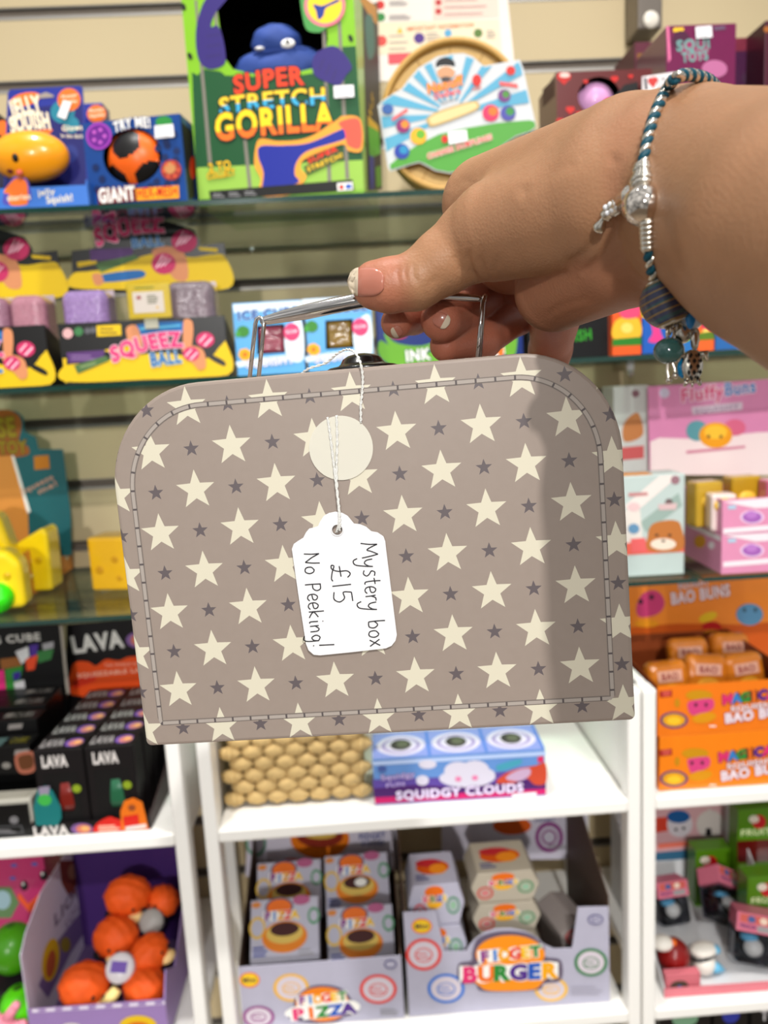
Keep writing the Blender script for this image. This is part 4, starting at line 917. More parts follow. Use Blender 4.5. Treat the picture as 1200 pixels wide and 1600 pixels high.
def steamer():
    cb = (722, 290); b = Carton('dumpling_steamer', 'round bamboo steamer with a blue striped card wrap on the top shelf', 'steamer', (604, 297), (822, 287), (700, 56), (.985, .955), .05, None, z=Z1, solid=False)
    fr = b.front(); c = (fr.px(706, 175)); R = fr.px(706, 56).z / 2; c.z = R + .0003; wood, rim = C(220, 188, 128, rough=.5, var=.10, scale=18), C(196, 160, 96, rough=.5, var=.12, scale=25)
    Mx = Matrix.Translation((c.x, 0, c.z)) @ Matrix.Rotation(math.pi / 2, 4, 'X') @ Matrix.Scale(-1, 4, (0, 0, 1))
    g = Geo(); g.lathe([(R - .0001, .048), (R, .046), (R, .002), (R - .001, 0), (R - .006, 0), (R - .007, .002), (R - .007, .014)], rim, Mx, 64); g.build('rim', b.o, smooth=True)
    g = Geo(); g.lathe([(R - .0072, .010), (R - .0072, .014), (R * .5, .0135), (.004, .0135)], wood, Mx, 64)
    g.build('lid', b.o); g = Geo()
    for a in range(0, 180, 30): g.box(-R + .008, R - .008, .0090, .0100, -.0007, .0007, rim, Matrix.Translation((c.x, 0, c.z)) @ Matrix.Rotation(math.radians(a), 4, 'Y'))
    g.build('weave_rib', b.o)
    out = [(590, 165), (596, 158), (628, 138), (638, 124), (654, 106), (684, 88), (706, 84), (724, 83), (738, 88), (756, 103), (812, 93), (818, 108), (827, 150), (838, 198), (830, 206), (806, 214), (775, 235), (757, 252), (740, 262), (724, 268), (702, 271), (680, 267), (664, 258), (655, 254), (640, 258), (610, 268), (606, 262)]
    cd_, f2 = b.card(out, -.0025, C(196, 198, 200, rough=.25, coat=.6, var=.02), t=.001, name='card_wrap'); p = Print(f2); tl = C(104, 172, 198, var=0)
    for a0, a1 in ((150, 160), (168, 178), (188, 198), (206, 216), (224, 233), (240, 248), (262, 271), (284, 292), (302, 310), (322, 331), (342, 352)):
        def lim(a):
            lo = 10
            dx, dy = math.cos(math.radians(a)), math.sin(math.radians(a)); r = 20
            while r < 140:
                x, y = 706 + dx * r, 178 + dy * r; ins = False
                for i in range(len(out)):
                    (xa, ya), (xb, yb) = out[i - 1], out[i]
                    if (ya > y) != (yb > y) and x < (xb - xa) * (y - ya) / (yb - ya) + xa: ins = not ins
                if not ins: break
                r += 2
            return (706 + dx * (r - 4), 178 + dy * (r - 4))
        p.poly([(706 + 22 * math.cos(math.radians(a0)), 178 + 22 * math.sin(math.radians(a0))), lim(a0), lim((a0 + a1) / 2), lim(a1), (706 + 22 * math.cos(math.radians(a1)), 178 + 22 * math.sin(math.radians(a1)))], tl)
    p.poly([(611, 265), (609, 258), (626, 244), (650, 228), (686, 210), (730, 200), (780, 192), (826, 188), (835, 190), (837, 198), (828, 205), (806, 212), (774, 234), (756, 251), (740, 260), (724, 266), (702, 269), (681, 265), (665, 256), (655, 252), (640, 256)], C(98, 168, 74, var=0))
    p.disc(696, 101, 15, 11, C(32, 30, 32, var=0)); p.disc(697, 108, 14, 5, INKW); p.disc(697, 114, 14, 10, C(206, 160, 126, var=0)); p.disc(697, 124, 8, 4, C(60, 56, 60, var=0))
    p.text('Nanuff', (670, 146), (724, 132), 14, C(244, 158, 66, var=0), .07, C(150, 80, 50, var=0), .13); p.text('Dudlers', (680, 155), (719, 146), 9, C(230, 80, 84, var=0), .05); p.text('SQUISHY', (689, 163), (715, 157), 5, GREYINK)
    p.bez([(668, 192), (668, 184), (690, 172), (738, 158), (748, 162), (748, 170), (728, 180), (678, 198)], C(196, 172, 120, var=0)); p.bez([(672, 190), (673, 184), (692, 175), (738, 161), (745, 165), (744, 169), (726, 178), (680, 194)], C(226, 204, 156, var=0))
    for x, y, r, c1, c2 in ((630, 197, 11, (150, 50, 120), (230, 150, 60)), (654, 213, 13, (240, 180, 50), (120, 180, 60)), (628, 237, 12, (54, 80, 170), (50, 150, 190)), (788, 150, 10, (130, 70, 140), (90, 150, 70)), (767, 177, 13, (220, 60, 110), (240, 130, 50)), (794, 177, 12, (90, 90, 170), (70, 150, 80))):
        p.disc(x, y, r, r, C(*c1, var=0)); p.disc(x + r * .25, y - r * .2, r * .55, r * .55, C(*c2, var=0))
    p.disc(798, 111, 7, 7, RD); p.disc(606, 171, 9, 8, C(70, 110, 170, var=0)); p.disc(745, 126, 7, 9, RD); p.text('AGE', (738, 142), (752, 139), 4, RD); p.poly([(780, 128), (808, 132), (810, 138), (781, 134)], C(226, 110, 110, var=0)); p.poly([(612, 186), (636, 170), (638, 174), (614, 190)], C(226, 110, 110, var=0))
    p.disc(695, 218, 5, 6, RD); p.text('CHANGE DUMPLINGS', (669, 249), (769, 218), 8, C(226, 76, 70, var=0), .06, INKW, .14); p.build(b.o)
    q = Print(f2, base=.003); q.poly([(700, 208), (729, 204), (731, 221), (702, 227)], PRICE); q.build(b.o, 'price_label')
steamer()

def red_box():
    hole = ellipse(936, 150, 33, 30, 28) ; hole2 = [(955, 150), (962, 138), (978, 130), (995, 130), (996, 160), (960, 165)]
    b = Carton('gift_box', 'dark red heart printed window box with a pink ball, behind the wrist', 'gift box', (872, 292), (1018, 282), (870, 113), .97, .085, C(112, 34, 34, rough=.35, coat=.3), z=Z1, holes=[hole], inner=C(40, 12, 18))
    p = b.pr(); h = C(206, 50, 44, var=0)
    for x, y, r in ((881, 122, 11), (891, 172, 7), (905, 178, 5), (960, 124, 6), (915, 128, 4), (985, 120, 4), (875, 190, 6)): p.disc(x - r * .4, y - r * .2, r * .6, r * .6, h); p.disc(x + r * .4, y - r * .2, r * .6, r * .6, h); p.poly([(x - r * .95, y), (x + r * .95, y), (x, y + r)], h)
    p.poly([(960, 150), (975, 133), (996, 128), (998, 160), (968, 168)], BLK); p.disc(882, 118, 8, 4, C(230, 190, 180, var=0)); p.build(b.o)
    fr = b.front(); g = Geo(); c = fr.px(936, 152) + Vector((0, .026, 0)); g.ell(c, (.026, .026, .026), C(206, 150, 196, rough=.3, coat=.5, var=.03), 28, 18); plabel(g.build('ball', b.o, smooth=True), 'pink ball')
    g = Geo(); g.ell(fr.px(946, 157) + Vector((0, .004, 0)), (.009, .003, .005), C(206, 60, 110, var=0), 12, 8); g.build('printed_heart', b.o, smooth=True)
    s = b.pr('left'); s.poly([(848, 140), (866, 122), (866, 150), (848, 168)], C(70, 20, 24, var=0)); s.build(b.o)
    k = Carton('price_card', 'white card with a red heart leaning on the dark red box behind the bracelet', 'sign', (1003, 286), (1052, 282), (1003, 117), (.955, .945), .004, C(232, 226, 226), z=Z1)
    p = k.pr(); ik = C(90, 84, 90, var=0); p.text('I', (1008, 141), (1012, 140), 20, ik, .02); p.text('LOVE', (1028, 139), (1048, 136), 18, ik, .0); p.disc(1017, 126, 5, 5, h); p.disc(1023, 125, 5, 5, h); p.poly([(1012, 128), (1028, 126), (1021, 138)], h); p.build(k.o)
red_box()

def purple_boxes():
    mg = C(126, 34, 90, rough=.3, coat=.4); dm = C(84, 24, 44, rough=.4)
    b = Carton('toy_box', 'magenta box with teal lettering standing tallest at the top', 'toy box', (1040, 298), (1146, 290), (1040, 40), .99, .12, mg, z=Z1)
    p = b.pr(); p.poly([(1041, 41), (1045, 41), (1048, 92), (1044, 98)], C(226, 130, 170, var=0)); p.poly([(1052, 44), (1068, 43), (1068, 49), (1052, 50)], YE); p.disc(1064, 64, 14, 16, C(90, 24, 70, var=0)); p.disc(1086, 78, 22, 18, C(160, 60, 110, var=0))
    tl = C(104, 150, 146, var=0); p.text('SQUI', (1058, 80), (1108, 75), 15, tl, .07); p.text('TOYS', (1066, 98), (1106, 93), 14, tl, .07); p.poly([(1114, 42), (1132, 40), (1134, 46), (1116, 48)], C(96, 70, 96, var=0)); p.disc(1116, 108, 20, 14, C(190, 120, 160, var=0)); p.build(b.o); b.price([(1085, 44), (1110, 42), (1111, 60), (1086, 62)])
    b = Carton('toy_box', 'dull maroon box end left of the magenta box, its flap sloping', 'toy box', (992, 300), (1036, 297), (992, 66), 1.09, .08, dm, z=Z1); p = b.pr(); p.poly([(996, 84), (1006, 83), (1005, 94), (996, 95)], C(150, 110, 40, var=0)); p.build(b.o)
    b = Carton('toy_box', 'low purple box with a coppery top band right of the magenta box', 'toy box', (1140, 298), (1191, 294), (1140, 60), 1.03, .09, C(78, 16, 70, rough=.35), z=Z1); p = b.pr(); p.poly([(1141, 60), (1191, 57), (1192, 78), (1142, 81)], C(150, 70, 90, rough=.25, metal=.5, var=.3, scale=300)); p.disc(1172, 122, 14, 10, C(50, 10, 46, var=0)); p.build(b.o)
    b = Carton('toy_box', 'dark maroon box cut off by the frame at the top corner', 'toy box', (1190, 294), (1260, 290), (1190, 32), .985, .1, C(70, 18, 38, rough=.35), z=Z1); p = b.pr(); p.disc(1198, 46, 5, 5, C(170, 110, 50, var=0)); p.build(b.o)
purple_boxes()

# ================================================================= goods on the middle glass shelf
def squeeze_display():
    b = Carton('display_carton', 'yellow and black squeeze ball carton holding the yellow framed price sign', 'display carton', (101, 600), (358, 587), (92, 506), .958, .10, None, z=Z2, solid=False)
    bk, ye, pkk, bl = C(22, 20, 20, rough=.35), C(232, 200, 20, var=0), C(226, 62, 132, var=0), C(40, 120, 180, var=0); skin = C(222, 158, 116, var=0); pl = C(244, 196, 210, var=0); prp, grn = C(86, 50, 110, var=0), C(76, 110, 60, var=0)
    b.tray(b.h, b.h * .5, mat=bk, name='tray')
    p = b.pr(); p.bez([(103, 596), (101, 572), (150, 566), (200, 556), (260, 552), (322, 560), (345, 540), (354, 536), (356, 586), (230, 593)], ye); p.poly([(158, 548), (200, 540), (222, 541), (190, 552)], ye); p.poly([(98, 560), (104, 560), (105, 598), (102, 598)], ye)
    p.bez([(316, 548), (340, 558), (352, 566), (350, 572), (330, 562)], bk)
    for x, y, r, c in ((106, 521, 8, C(220, 170, 170, var=0)), (123, 518, 7, C(60, 120, 70, var=0)), (137, 517, 5, C(90, 90, 96, var=0)), (146, 516, 5, C(90, 90, 96, var=0))): p.disc(x, y, r, r, c)
    p.poly([(151, 509), (189, 507), (190, 524), (152, 526)], ye); p.lines(156, 513, 186, 519, 2, 2, bk)
    p.bez([(212, 508), (285, 503), (286, 520), (216, 528)], bl); p.poly([(218, 512), (282, 507), (282, 510), (219, 516)], C(110, 190, 220, var=0)); p.bez([(198, 512), (212, 508), (220, 524), (222, 545), (214, 560), (204, 545), (199, 528)], skin); p.bez([(288, 500), (300, 502), (302, 520), (298, 545), (288, 548), (286, 524)], skin)
    p.poly([(104, 551), (164, 547), (162, 563), (108, 568)], prp); p.lines(112, 555, 154, 560, 2, 2.5, C(130, 100, 150, var=0)); p.poly([(116, 571), (166, 556), (172, 563), (122, 584)], grn); p.lines(126, 572, 160, 574, 1, 3, C(130, 150, 100, var=0), -.25)
    p.bez([(284, 545), (300, 540), (318, 548), (322, 572), (312, 578), (304, 570), (294, 560)], skin)
    for x, y, r in ((321, 531, 14), (299, 553, 13)): p.disc(x, y, r, r * .85, C(214, 66, 122, var=0)); p.poly([(x - r * .7, y + 2), (x, y - r * .6), (x + 2, y - r * .5), (x - r * .6, y + 5)], pl); p.poly([(x - r * .2, y + r * .6), (x + r * .7, y - r * .3), (x + r * .8, y - r * .1), (x, y + r * .75)], pl)
    p.text('SQUEEZ', (178, 566), (286, 541), 22, pkk, .08, pl, .15, .30); p.text('BALL', (238, 572), (284, 566), 19, bl, .07, C(190, 220, 230, var=0), .13); p.build(b.o)
    hd = [(113, 452), (112, 392), (148, 388), (147, 362), (178, 347), (230, 343), (262, 346), (300, 358), (312, 376), (312, 384), (350, 379), (359, 452)]
    c, fr = b.card(hd, .088, bk, name='header_card'); p = Print(fr)
    p.bez([(115, 450), (114, 428), (138, 424), (170, 420), (200, 408), (232, 398), (262, 396), (300, 402), (330, 398), (352, 402), (358, 450), (240, 452)], ye); p.poly([(120, 410), (150, 406), (152, 412), (122, 418)], ye); p.poly([(310, 386), (340, 388), (340, 394), (312, 391)], ye)
    p.poly([(140, 390), (208, 387), (207, 403), (142, 408)], prp); p.poly([(148, 412), (210, 398), (218, 404), (158, 426)], grn); p.bez([(156, 430), (218, 422), (222, 434), (160, 441)], bl); p.bez([(144, 430), (157, 428), (162, 442), (150, 446)], skin)
    p.bez([(238, 392), (262, 385), (288, 396), (294, 434), (276, 438), (262, 424), (246, 408)], skin)
    for x, y, r in ((288, 377, 20), (256, 412, 19)): p.disc(x, y, r, r * .88, C(206, 60, 116, var=0)); [p.poly([(x - r * .7 + k * 6, y + r * .35 - k * 2), (x - r * .1 + k * 6, y - r * .75 + k * 3), (x + k * 6, y - r * .7 + k * 3), (x - r * .55 + k * 6, y + r * .4 - k * 2)], pl) for k in range(3)]
    p.text('SQUEEZ', (153, 385), (256, 362), 24, pkk, .08, pl, .15, .30); p.text('BALL', (208, 387), (255, 383), 15, bl, .07, C(190, 220, 230, var=0), .13); p.build(b.o)
    return b
SQ = squeeze_display()
M2 = SQ.M.copy(); ex_ = SQ.M.to_3x3() @ Vector((1, 0, 0)); M2.translation = SQ.M.translation - ex_ * .2135; c2 = copy_tree(SQ.o, M2); c2['label'] = 'yellow and black squeeze ball carton cut off by the frame edge'

def blister(px, py0, py1, half, Y, mat, label, lid=None):
    a, b = at(px - half, py1, Y), at(px + half, py1, Y); z1 = at(px, py0, Y).z; w = b.x - a.x; h = z1 - a.z; zb = max(a.z, Z2 + .0026); h = z1 - zb
    g = Geo(); g.box(-w / 2, w / 2, 0, .05, 0, h, mat); o = g.build('squeeze_ball_pack', None, TR((a.x + b.x) / 2, Y, zb + .0008), bevel=.012, bseg=5); tag(o, label, 'toy pack', 'clear packs standing in the squeeze ball cartons')
    f = Geo(); f.box(-w / 2 + .004, w / 2 - .004, .0505, .0515, 0, h + .004, C(190, 170, 180, rough=.3, coat=.4)); f.build('backing_card', o); return o
GLP, GLK, GLG = C(150, 120, 172, rough=.14, coat=1, var=.45, scale=220, bump=.5), C(176, 120, 134, rough=.14, coat=1, var=.4, scale=220, bump=.5), C(120, 104, 112, rough=.12, coat=1, var=.5, scale=160, bump=.6)
blister(144, 452, 600, 36, .975, GLP, 'lilac glitter squeeze ball pack left of the yellow framed price sign'); blister(308, 438, 592, 37, .975, GLG, 'grey glitter squeeze ball pack right of the yellow framed price sign')
blister(55, 460, 604, 28, .975, GLK, 'dusky pink glitter pack nearest the lilac one'); blister(-6, 464, 604, 32, .975, C(150, 104, 124, rough=.14, coat=1, var=.4, scale=220, bump=.5), 'mauve glitter pack cut off by the frame edge')
def price_sign2():
    Y = .9535; tl, tr, br, bl_ = at(195, 444, Y), at(265, 437, Y), at(269, 493, Y), at(202, 499, Y); x0, x1 = bl_.x, br.x; z0, z1 = bl_.z, tl.z; w, h = x1 - x0, z1 - z0
    M = TR((x0 + x1) / 2, Y, z0, 0, math.radians(.0), 0); g = Geo(); g.box(-w / 2, w / 2, 0, .0025, 0, h, C(228, 204, 30, rough=.25, coat=.5)); o = g.build('price_sign', None, M, bevel=.0008); tag(o, 'yellow framed price sign clipped to the squeeze ball carton', 'sign')
    fr = Frame(M, (-w / 2, 0, 0), (1, 0, 0), (0, 0, 1), w, h); p = Print(fr, 'uv'); p.rect(.13, .16, .84, .76, C(224, 214, 208, var=0)); p.lines(.46, .62, .74, .42, 4, .035, C(130, 130, 110, var=0)); p.poly([(.22, .55), (.32, .55), (.32, .65), (.22, .65)], C(190, 120, 120, var=0)); p.disc(.68, .3, .03, .03, YE); p.lines(.2, .86, .8, .84, 1, .03, C(140, 160, 70, var=0)); p.build(o)
    e = Geo(); e.box(-w / 2 - .001, w / 2 + .001, -.0006, 0, -.0022, h + .0012, glassy('clear_sleeve', (.95, .95, .93), .9)); e.build('clear_sleeve', o)
    k = Geo(); k.box(-.008, .008, .0005, .0045, -.012, 0, C(170, 168, 150, rough=.2)); k.build('clip', o)
price_sign2()

def ice_boxes():
    for i, (bl_, br, tp, rgb, dx, lab) in enumerate((((372, 588), (477, 580), (361, 474), (158, 76, 96), 0, 'light blue ice squishy box with the pink cube in its window'), ((483, 582), (585, 575), (475, 467), (150, 122, 44), 105, 'light blue ice squishy box with the gold cube in its window'))):
        sx, sy = dx * 1.02, -dx * .075
        hole = [(401 + sx, 509 + sy), (444 + sx, 506 + sy), (446 + sx, 551 + sy), (402 + sx, 554 + sy)]
        b = Carton('toy_box', lab, 'toy box', bl_, br, tp, (.968, .965), .05, C(104, 178, 226, rough=.35, coat=.2, var=.16, scale=30), z=Z2, holes=[hole], group=None, inner=C(60, 40, 40))
        p = b.pr(); q = lambda x, y: (x + sx, y + sy); wh = C(222, 236, 246, var=0)
        p.poly([q(364, 476), q(470, 470), q(472, 482), q(366, 489)], wh); p.poly([q(368, 566), q(400, 560), q(472, 552), q(474, 560), q(372, 574)], wh); p.bez([q(446, 520), q(470, 500), q(474, 560), q(450, 560)], wh)
        nv = C(40, 84, 160, var=0); p.text('ICE CUBE', q(373, 500), q(466, 492), 13, nv, .07, C(190, 220, 240, var=0), .13)
        p.disc(*q(456, 519), 13, 14, C(226, 84, 132, var=0)); p.text('SLOW', q(447, 521), q(465, 520), 5, wh); p.disc(*q(380, 518), 10, 9, C(80, 150, 70, var=0)); p.disc(*q(372, 522), 4, 5, C(90, 170, 80, var=0)); p.disc(*q(383, 554), 11, 10, C(244, 184, 40, var=0), 20, 7); p.disc(*q(383, 554), 3.5, 3.5, OR)
        p.text('SQUISHY', q(386, 575), q(460, 567), 11, C(230, 228, 244, var=0), .06, C(120, 130, 180, var=0), .12); p.build(b.o)
        fr = b.front(); c = fr.px(423 + sx, 530 + sy); g = Geo(); g.box(c.x - .0155, c.x + .0155, .004, .036, c.z - .0165, c.z + .0165, C(*rgb, rough=.1, coat=1, var=.35, scale=140, bump=.4)); plabel(g.build('jelly_cube', b.o, bevel=.004, bseg=3), 'translucent glitter cube')
ice_boxes()

def behind_fingers():
    b = Carton('toy_box', 'blue box with green swooshes and lettering behind the fingertips', 'toy box', (592, 580), (818, 566), (590, 478), .985, .06, C(30, 60, 128, rough=.35), z=Z2)
    p = b.pr(); gn = C(120, 176, 60, var=0); p.bez([(596, 560), (594, 532), (622, 548), (660, 552), (720, 540), (720, 572), (640, 578)], gn); p.bez([(600, 520), (620, 536), (660, 540), (700, 526), (700, 534), (660, 550), (616, 548)], gn); p.disc(622, 520, 16, 10, C(190, 50, 60, var=0)); p.disc(648, 508, 22, 14, C(96, 40, 130, var=0)); p.disc(610, 498, 14, 12, C(40, 120, 180, var=0))
    p.text('INK', (636, 565), (672, 561), 17, INKW, .06, C(30, 40, 90, var=0), .13); p.bez([(740, 490), (800, 486), (804, 540), (760, 560), (736, 540)], C(226, 230, 222, var=0)); p.bez([(786, 492), (806, 500), (806, 550), (790, 556)], gn); p.disc(782, 548, 5, 10, OR); p.build(b.o)
    b = Carton('toy_box', 'black box with green lettering behind the lowered little finger', 'toy box', (826, 566), (952, 557), (826, 462), .98, .08, C(20, 20, 22, rough=.35), z=Z2)
    p = b.pr(); p.text('SQUISH', (862, 538), (924, 530), 16, C(64, 160, 50, var=0), .06); p.build(b.o)
    spec = [((957, 543), (1002, 540), 470, [(236, 110, 50), (240, 190, 60), (232, 90, 130)], (60, 140, 50), 'orange and pink box with a green base strip behind the palm', None), ((1004, 540), (1043, 537), 496, [(46, 110, 190), (226, 80, 150)], None, 'blue and pink wavy box under the yellow one behind the striped bead', None),
            ((1047, 537), (1086, 534), 492, [(60, 130, 190), (120, 190, 80)], None, 'blue and green box hidden behind the hanging charms', None), ((1090, 534), (1116, 532), 490, [(240, 120, 60), (244, 190, 60), (220, 70, 110)], (110, 140, 50), 'narrow orange box right of the hanging charms', None), ((1118, 532), (1160, 529), 494, [(60, 120, 180), (214, 74, 130)], None, 'blue and pink box next to the forearm underside', None)]
    for bl_, br, ty, cs_, st, lab, _ in spec:
        b = Carton('toy_box', lab, 'toy box', bl_, br, (bl_[0], ty), .965, .05, C(*cs_[0], rough=.35, coat=.3), z=Z2); p = b.pr(); x0, x1 = bl_[0], br[0]; y1 = bl_[1] - 4; m_ = (x0 + x1) / 2; w = x1 - x0
        if len(cs_) == 3: p.bez([(x0 + 2, y1 - 10), (x0 + 3, ty + 34), (m_, ty + 24), (x1 - 3, ty + 30), (x1 - 3, y1 - 12)], C(*cs_[1], var=0)); p.bez([(x0 + w * .25, ty + 12), (x1 - 4, ty + 6), (x1 - 4, ty + 24), (m_, ty + 28), (x0 + w * .3, ty + 24)], C(*cs_[2], var=0)); p.disc(m_, (ty + y1) / 2 + 8, w * .2, w * .18, C(250, 214, 120, var=0))
        else: p.bez([(m_ - w * .18, ty + 2), (m_ + w * .25, ty + 2), (m_ + w * .2, ty + 20), (m_ + w * .32, y1 - 2), (m_ - w * .25, y1 - 2), (m_ - w * .1, ty + 24)], C(*cs_[1], var=0))
        if st: p.poly([(x0, y1 - 9), (x1, y1 - 13), (x1, y1), (x0, y1 + 2)], C(*st, var=0))
        p.build(b.o)
    b = Carton('toy_box', 'yellow box standing on end behind the striped bead', 'toy box', (1003, 560), (1043, 557), (1003, 462), 1.04, .05, C(240, 200, 30, rough=.35), z=Z2); p = b.pr(); p.poly([(1006, 466), (1040, 463), (1040, 470), (1006, 473)], C(230, 120, 40, var=0)); p.build(b.o)
behind_fingers()
# ================================================================= goods on the lower glass shelf
def cheese_display():
    Yc = atz(38, 939, Z3).y; Yb = atz(119, 882, Z3).y
    b = Carton('display_carton', 'teal and orange cheese squishy carton with a tall header', 'display carton', (-120, 944), (38, 939), (-40, 872), (Yc + .004, Yc), .20, None, z=Z3, solid=False)
    orc = C(226, 158, 80, rough=.4); tl = C(50, 118, 124, rough=.4); w, d = b.w, b.d; hf, hb = b.h, b.h + .004; g = Geo(); t = .0015
    # side wall runs back-right at the angle the photo shows
    pc = b.M.inverted() @ Vector((*atz(38, 939, Z3).xy, Z3)); pb = b.M.inverted() @ Vector((*atz(119, 884, Z3).xy, Z3)); sd = (pb - pc); sd.z = 0; n_ = Vector((-sd.y, sd.x, 0)).normalized() * t
    g.box(-w / 2, w / 2, 0, t, 0, hf, orc); v = [pc, pb, pb + Vector((0, 0, hb)), pc + Vector((0, 0, hf))]; v += [q + n_ for q in v]; g.mesh(v, [(0, 1, 2, 3), (4, 7, 6, 5), (0, 4, 5, 1), (1, 5, 6, 2), (2, 6, 7, 3), (3, 7, 4, 0)], orc)
    g.face([(-w / 2, t, .001), (pc.x, t, .001), (pb.x, pb.y, .001), (-w / 2, pb.y, .001)], orc); g.build('tray', b.o)
    p = b.pr(); p.poly([(-100, 916), (38, 906), (38, 938), (-100, 944)], tl); p.poly([(-100, 908), (37, 899), (38, 907), (-100, 917)], INKW); [p.disc(x, 882 + (x % 7), 3, 3, CREAM) for x in (4, 14, 26)]; p.build(b.o)
    sf = Frame(b.M, pc, sd, (0, 0, 1), sd.length, hf); p = Print(sf); dk = C(130, 112, 20, var=0); br_ = C(120, 80, 30, var=0)
    p.text('CHEESE', (56, 890), (92, 852), 16, C(190, 164, 30, var=0), .07, br_, .13); p.text('SQUISHY', (52, 908), (90, 874), 13, C(190, 164, 30, var=0), .07, br_, .13)
    [p.disc(x, y, 2.5, 3, CREAM) for x, y in ((48, 900), (50, 876), (104, 872), (46, 924))]; p.build(b.o)
    p = Print(sf, base=.003); p.poly([(101, 824), (115, 815), (117, 842), (103, 850)], PRICE); p.build(b.o, 'price_label')
    out = [(-110, 880), (-110, 700), (-60, 642), (6, 640), (26, 643), (36, 652), (38, 674), (56, 684), (60, 702), (98, 702), (110, 800), (112, 868)]
    c, fr = b.card(out, .155, tl, name='header_card'); p = Print(fr); ol = C(150, 96, 40, var=0); lt = C(168, 150, 40, var=0)
    p.bez([(-80, 662), (-40, 648), (6, 640), (28, 648), (34, 664), (30, 690), (44, 698), (40, 712), (-20, 716), (-60, 700)], C(176, 112, 50, var=0))
    p.text('CHEESE', (-74, 690), (25, 681), 29, lt, .09, C(104, 76, 30, var=0), .15); p.text('SQUISHY TOY', (-96, 714), (42, 707), 19, lt, .08, C(110, 56, 30, var=0), .15)
    p.poly([(-90, 716), (20, 712), (44, 804), (46, 860), (-90, 866)], C(224, 160, 84, var=0)); p.poly([(18, 712), (22, 712), (48, 800), (43, 802)], INKW); p.poly([(53, 713), (76, 711), (78, 732), (54, 734)], C(206, 140, 40, var=0)); p.text('Squeeze', (36, 772), (84, 748), 8, C(214, 170, 150, var=0), .03); p.text('me!', (62, 772), (90, 758), 8, C(214, 170, 150, var=0), .03); p.build(b.o)
    plast = lambda: C(246, 218, 40, rough=.15, coat=.8, var=.08, scale=60)
    M3 = lambda x, y, Y, rz=0, rx=0, ry=0: TR(*at(x, y, Y), rx, ry, rz)
    g = Geo(); o = None
    zb = Z3 + .0030
    def block(lab, x, Y, prof, T, rot, lift):
        """soft slab of cheese: side outline prof, thickness T"""
        p_ = at(x, 880, Y); g = Geo(); g.prism(prof, T, plast(), Matrix.Translation((0, T / 2, 0)) @ Matrix.Rotation(math.pi / 2, 4, 'X')); o = g.build('cheese_squishy', None, TR(p_.x, Y, zb + lift, 0, 0, rot), bevel=.009, bseg=4); tag(o, lab, 'squishy toy', 'yellow cheese squishies in the cheese carton')
        k = Geo(); [k.ell((a, -T / 2 - .0002, c_), (r, .0012, r), C(220, 184, 20, rough=.3, var=0), 14, 8) for a, c_, r in ((-.015, .03, .007), (.012, .045, .005), (-.012, .052, .004))]; k.build('cheese_hole', o, smooth=True)
    block('large yellow cheese squishy standing upright in the cheese carton', -10, 1.085, [(-.05, 0), (.046, 0), (.036, .05), (.022, .115), (-.02, .135), (-.05, .125)], .05, .15, 0)
    block('yellow cheese wedge lying in the back corner of the cheese carton', 58, 1.115, [(-.034, 0), (.026, 0), (.028, .085), (.022, .092), (-.034, .062)], .045, .0, 0)
    block('shiny pale yellow cheese squishy at the front lip of the cheese carton', 2, 1.02, [(-.045, 0), (.03, 0), (.03, .06), (.015, .078), (-.04, .082)], .04, .1, 0)
    block('yellow cheese squishy cut off by the frame edge in the cheese carton', -58, 1.06, [(-.03, 0), (.03, 0), (.028, .09), (-.03, .10)], .045, .3, 0)
    p_ = atz(168, 918, Z3); g = Geo(); s = .030; g.box(-s, s, 0, .05, 0, at(168, 836, p_.y).z - Z3, C(232, 186, 44, rough=.2, coat=.5, var=.08, scale=30)); o = g.build('yellow_cube', None, TR(p_.x + .012, p_.y - .02, Z3, 0, 0, -.2), bevel=.004); tag(o, 'soft yellow cube standing alone near the wall on the lower glass shelf', 'squishy toy')
    k = Geo(); [k.ell((x, -.0002, z), (r, .001, r), C(206, 156, 30, var=0), 12, 6) for x, z, r in ((-.015, .03, .006), (.01, .045, .005), (.014, .018, .004))]; k.build('dimple', o, smooth=True)
    p_ = atz(-2, 957, Z3); g = Geo(); q = C(70, 226, 30, rough=.25, coat=.5); g.ell((0, 0, .021), (.024, .018, .021), q, 24, 16); g.ell((.010, -.008, .020), (.013, .010, .012), q, 18, 12); o = g.build('green_squishy', None, TR(p_.x, p_.y - .004, Z3, 0, .0, 0), smooth=True); tag(o, 'bright green squishy lying at the front edge of the lower glass shelf', 'squishy toy')
cheese_display()

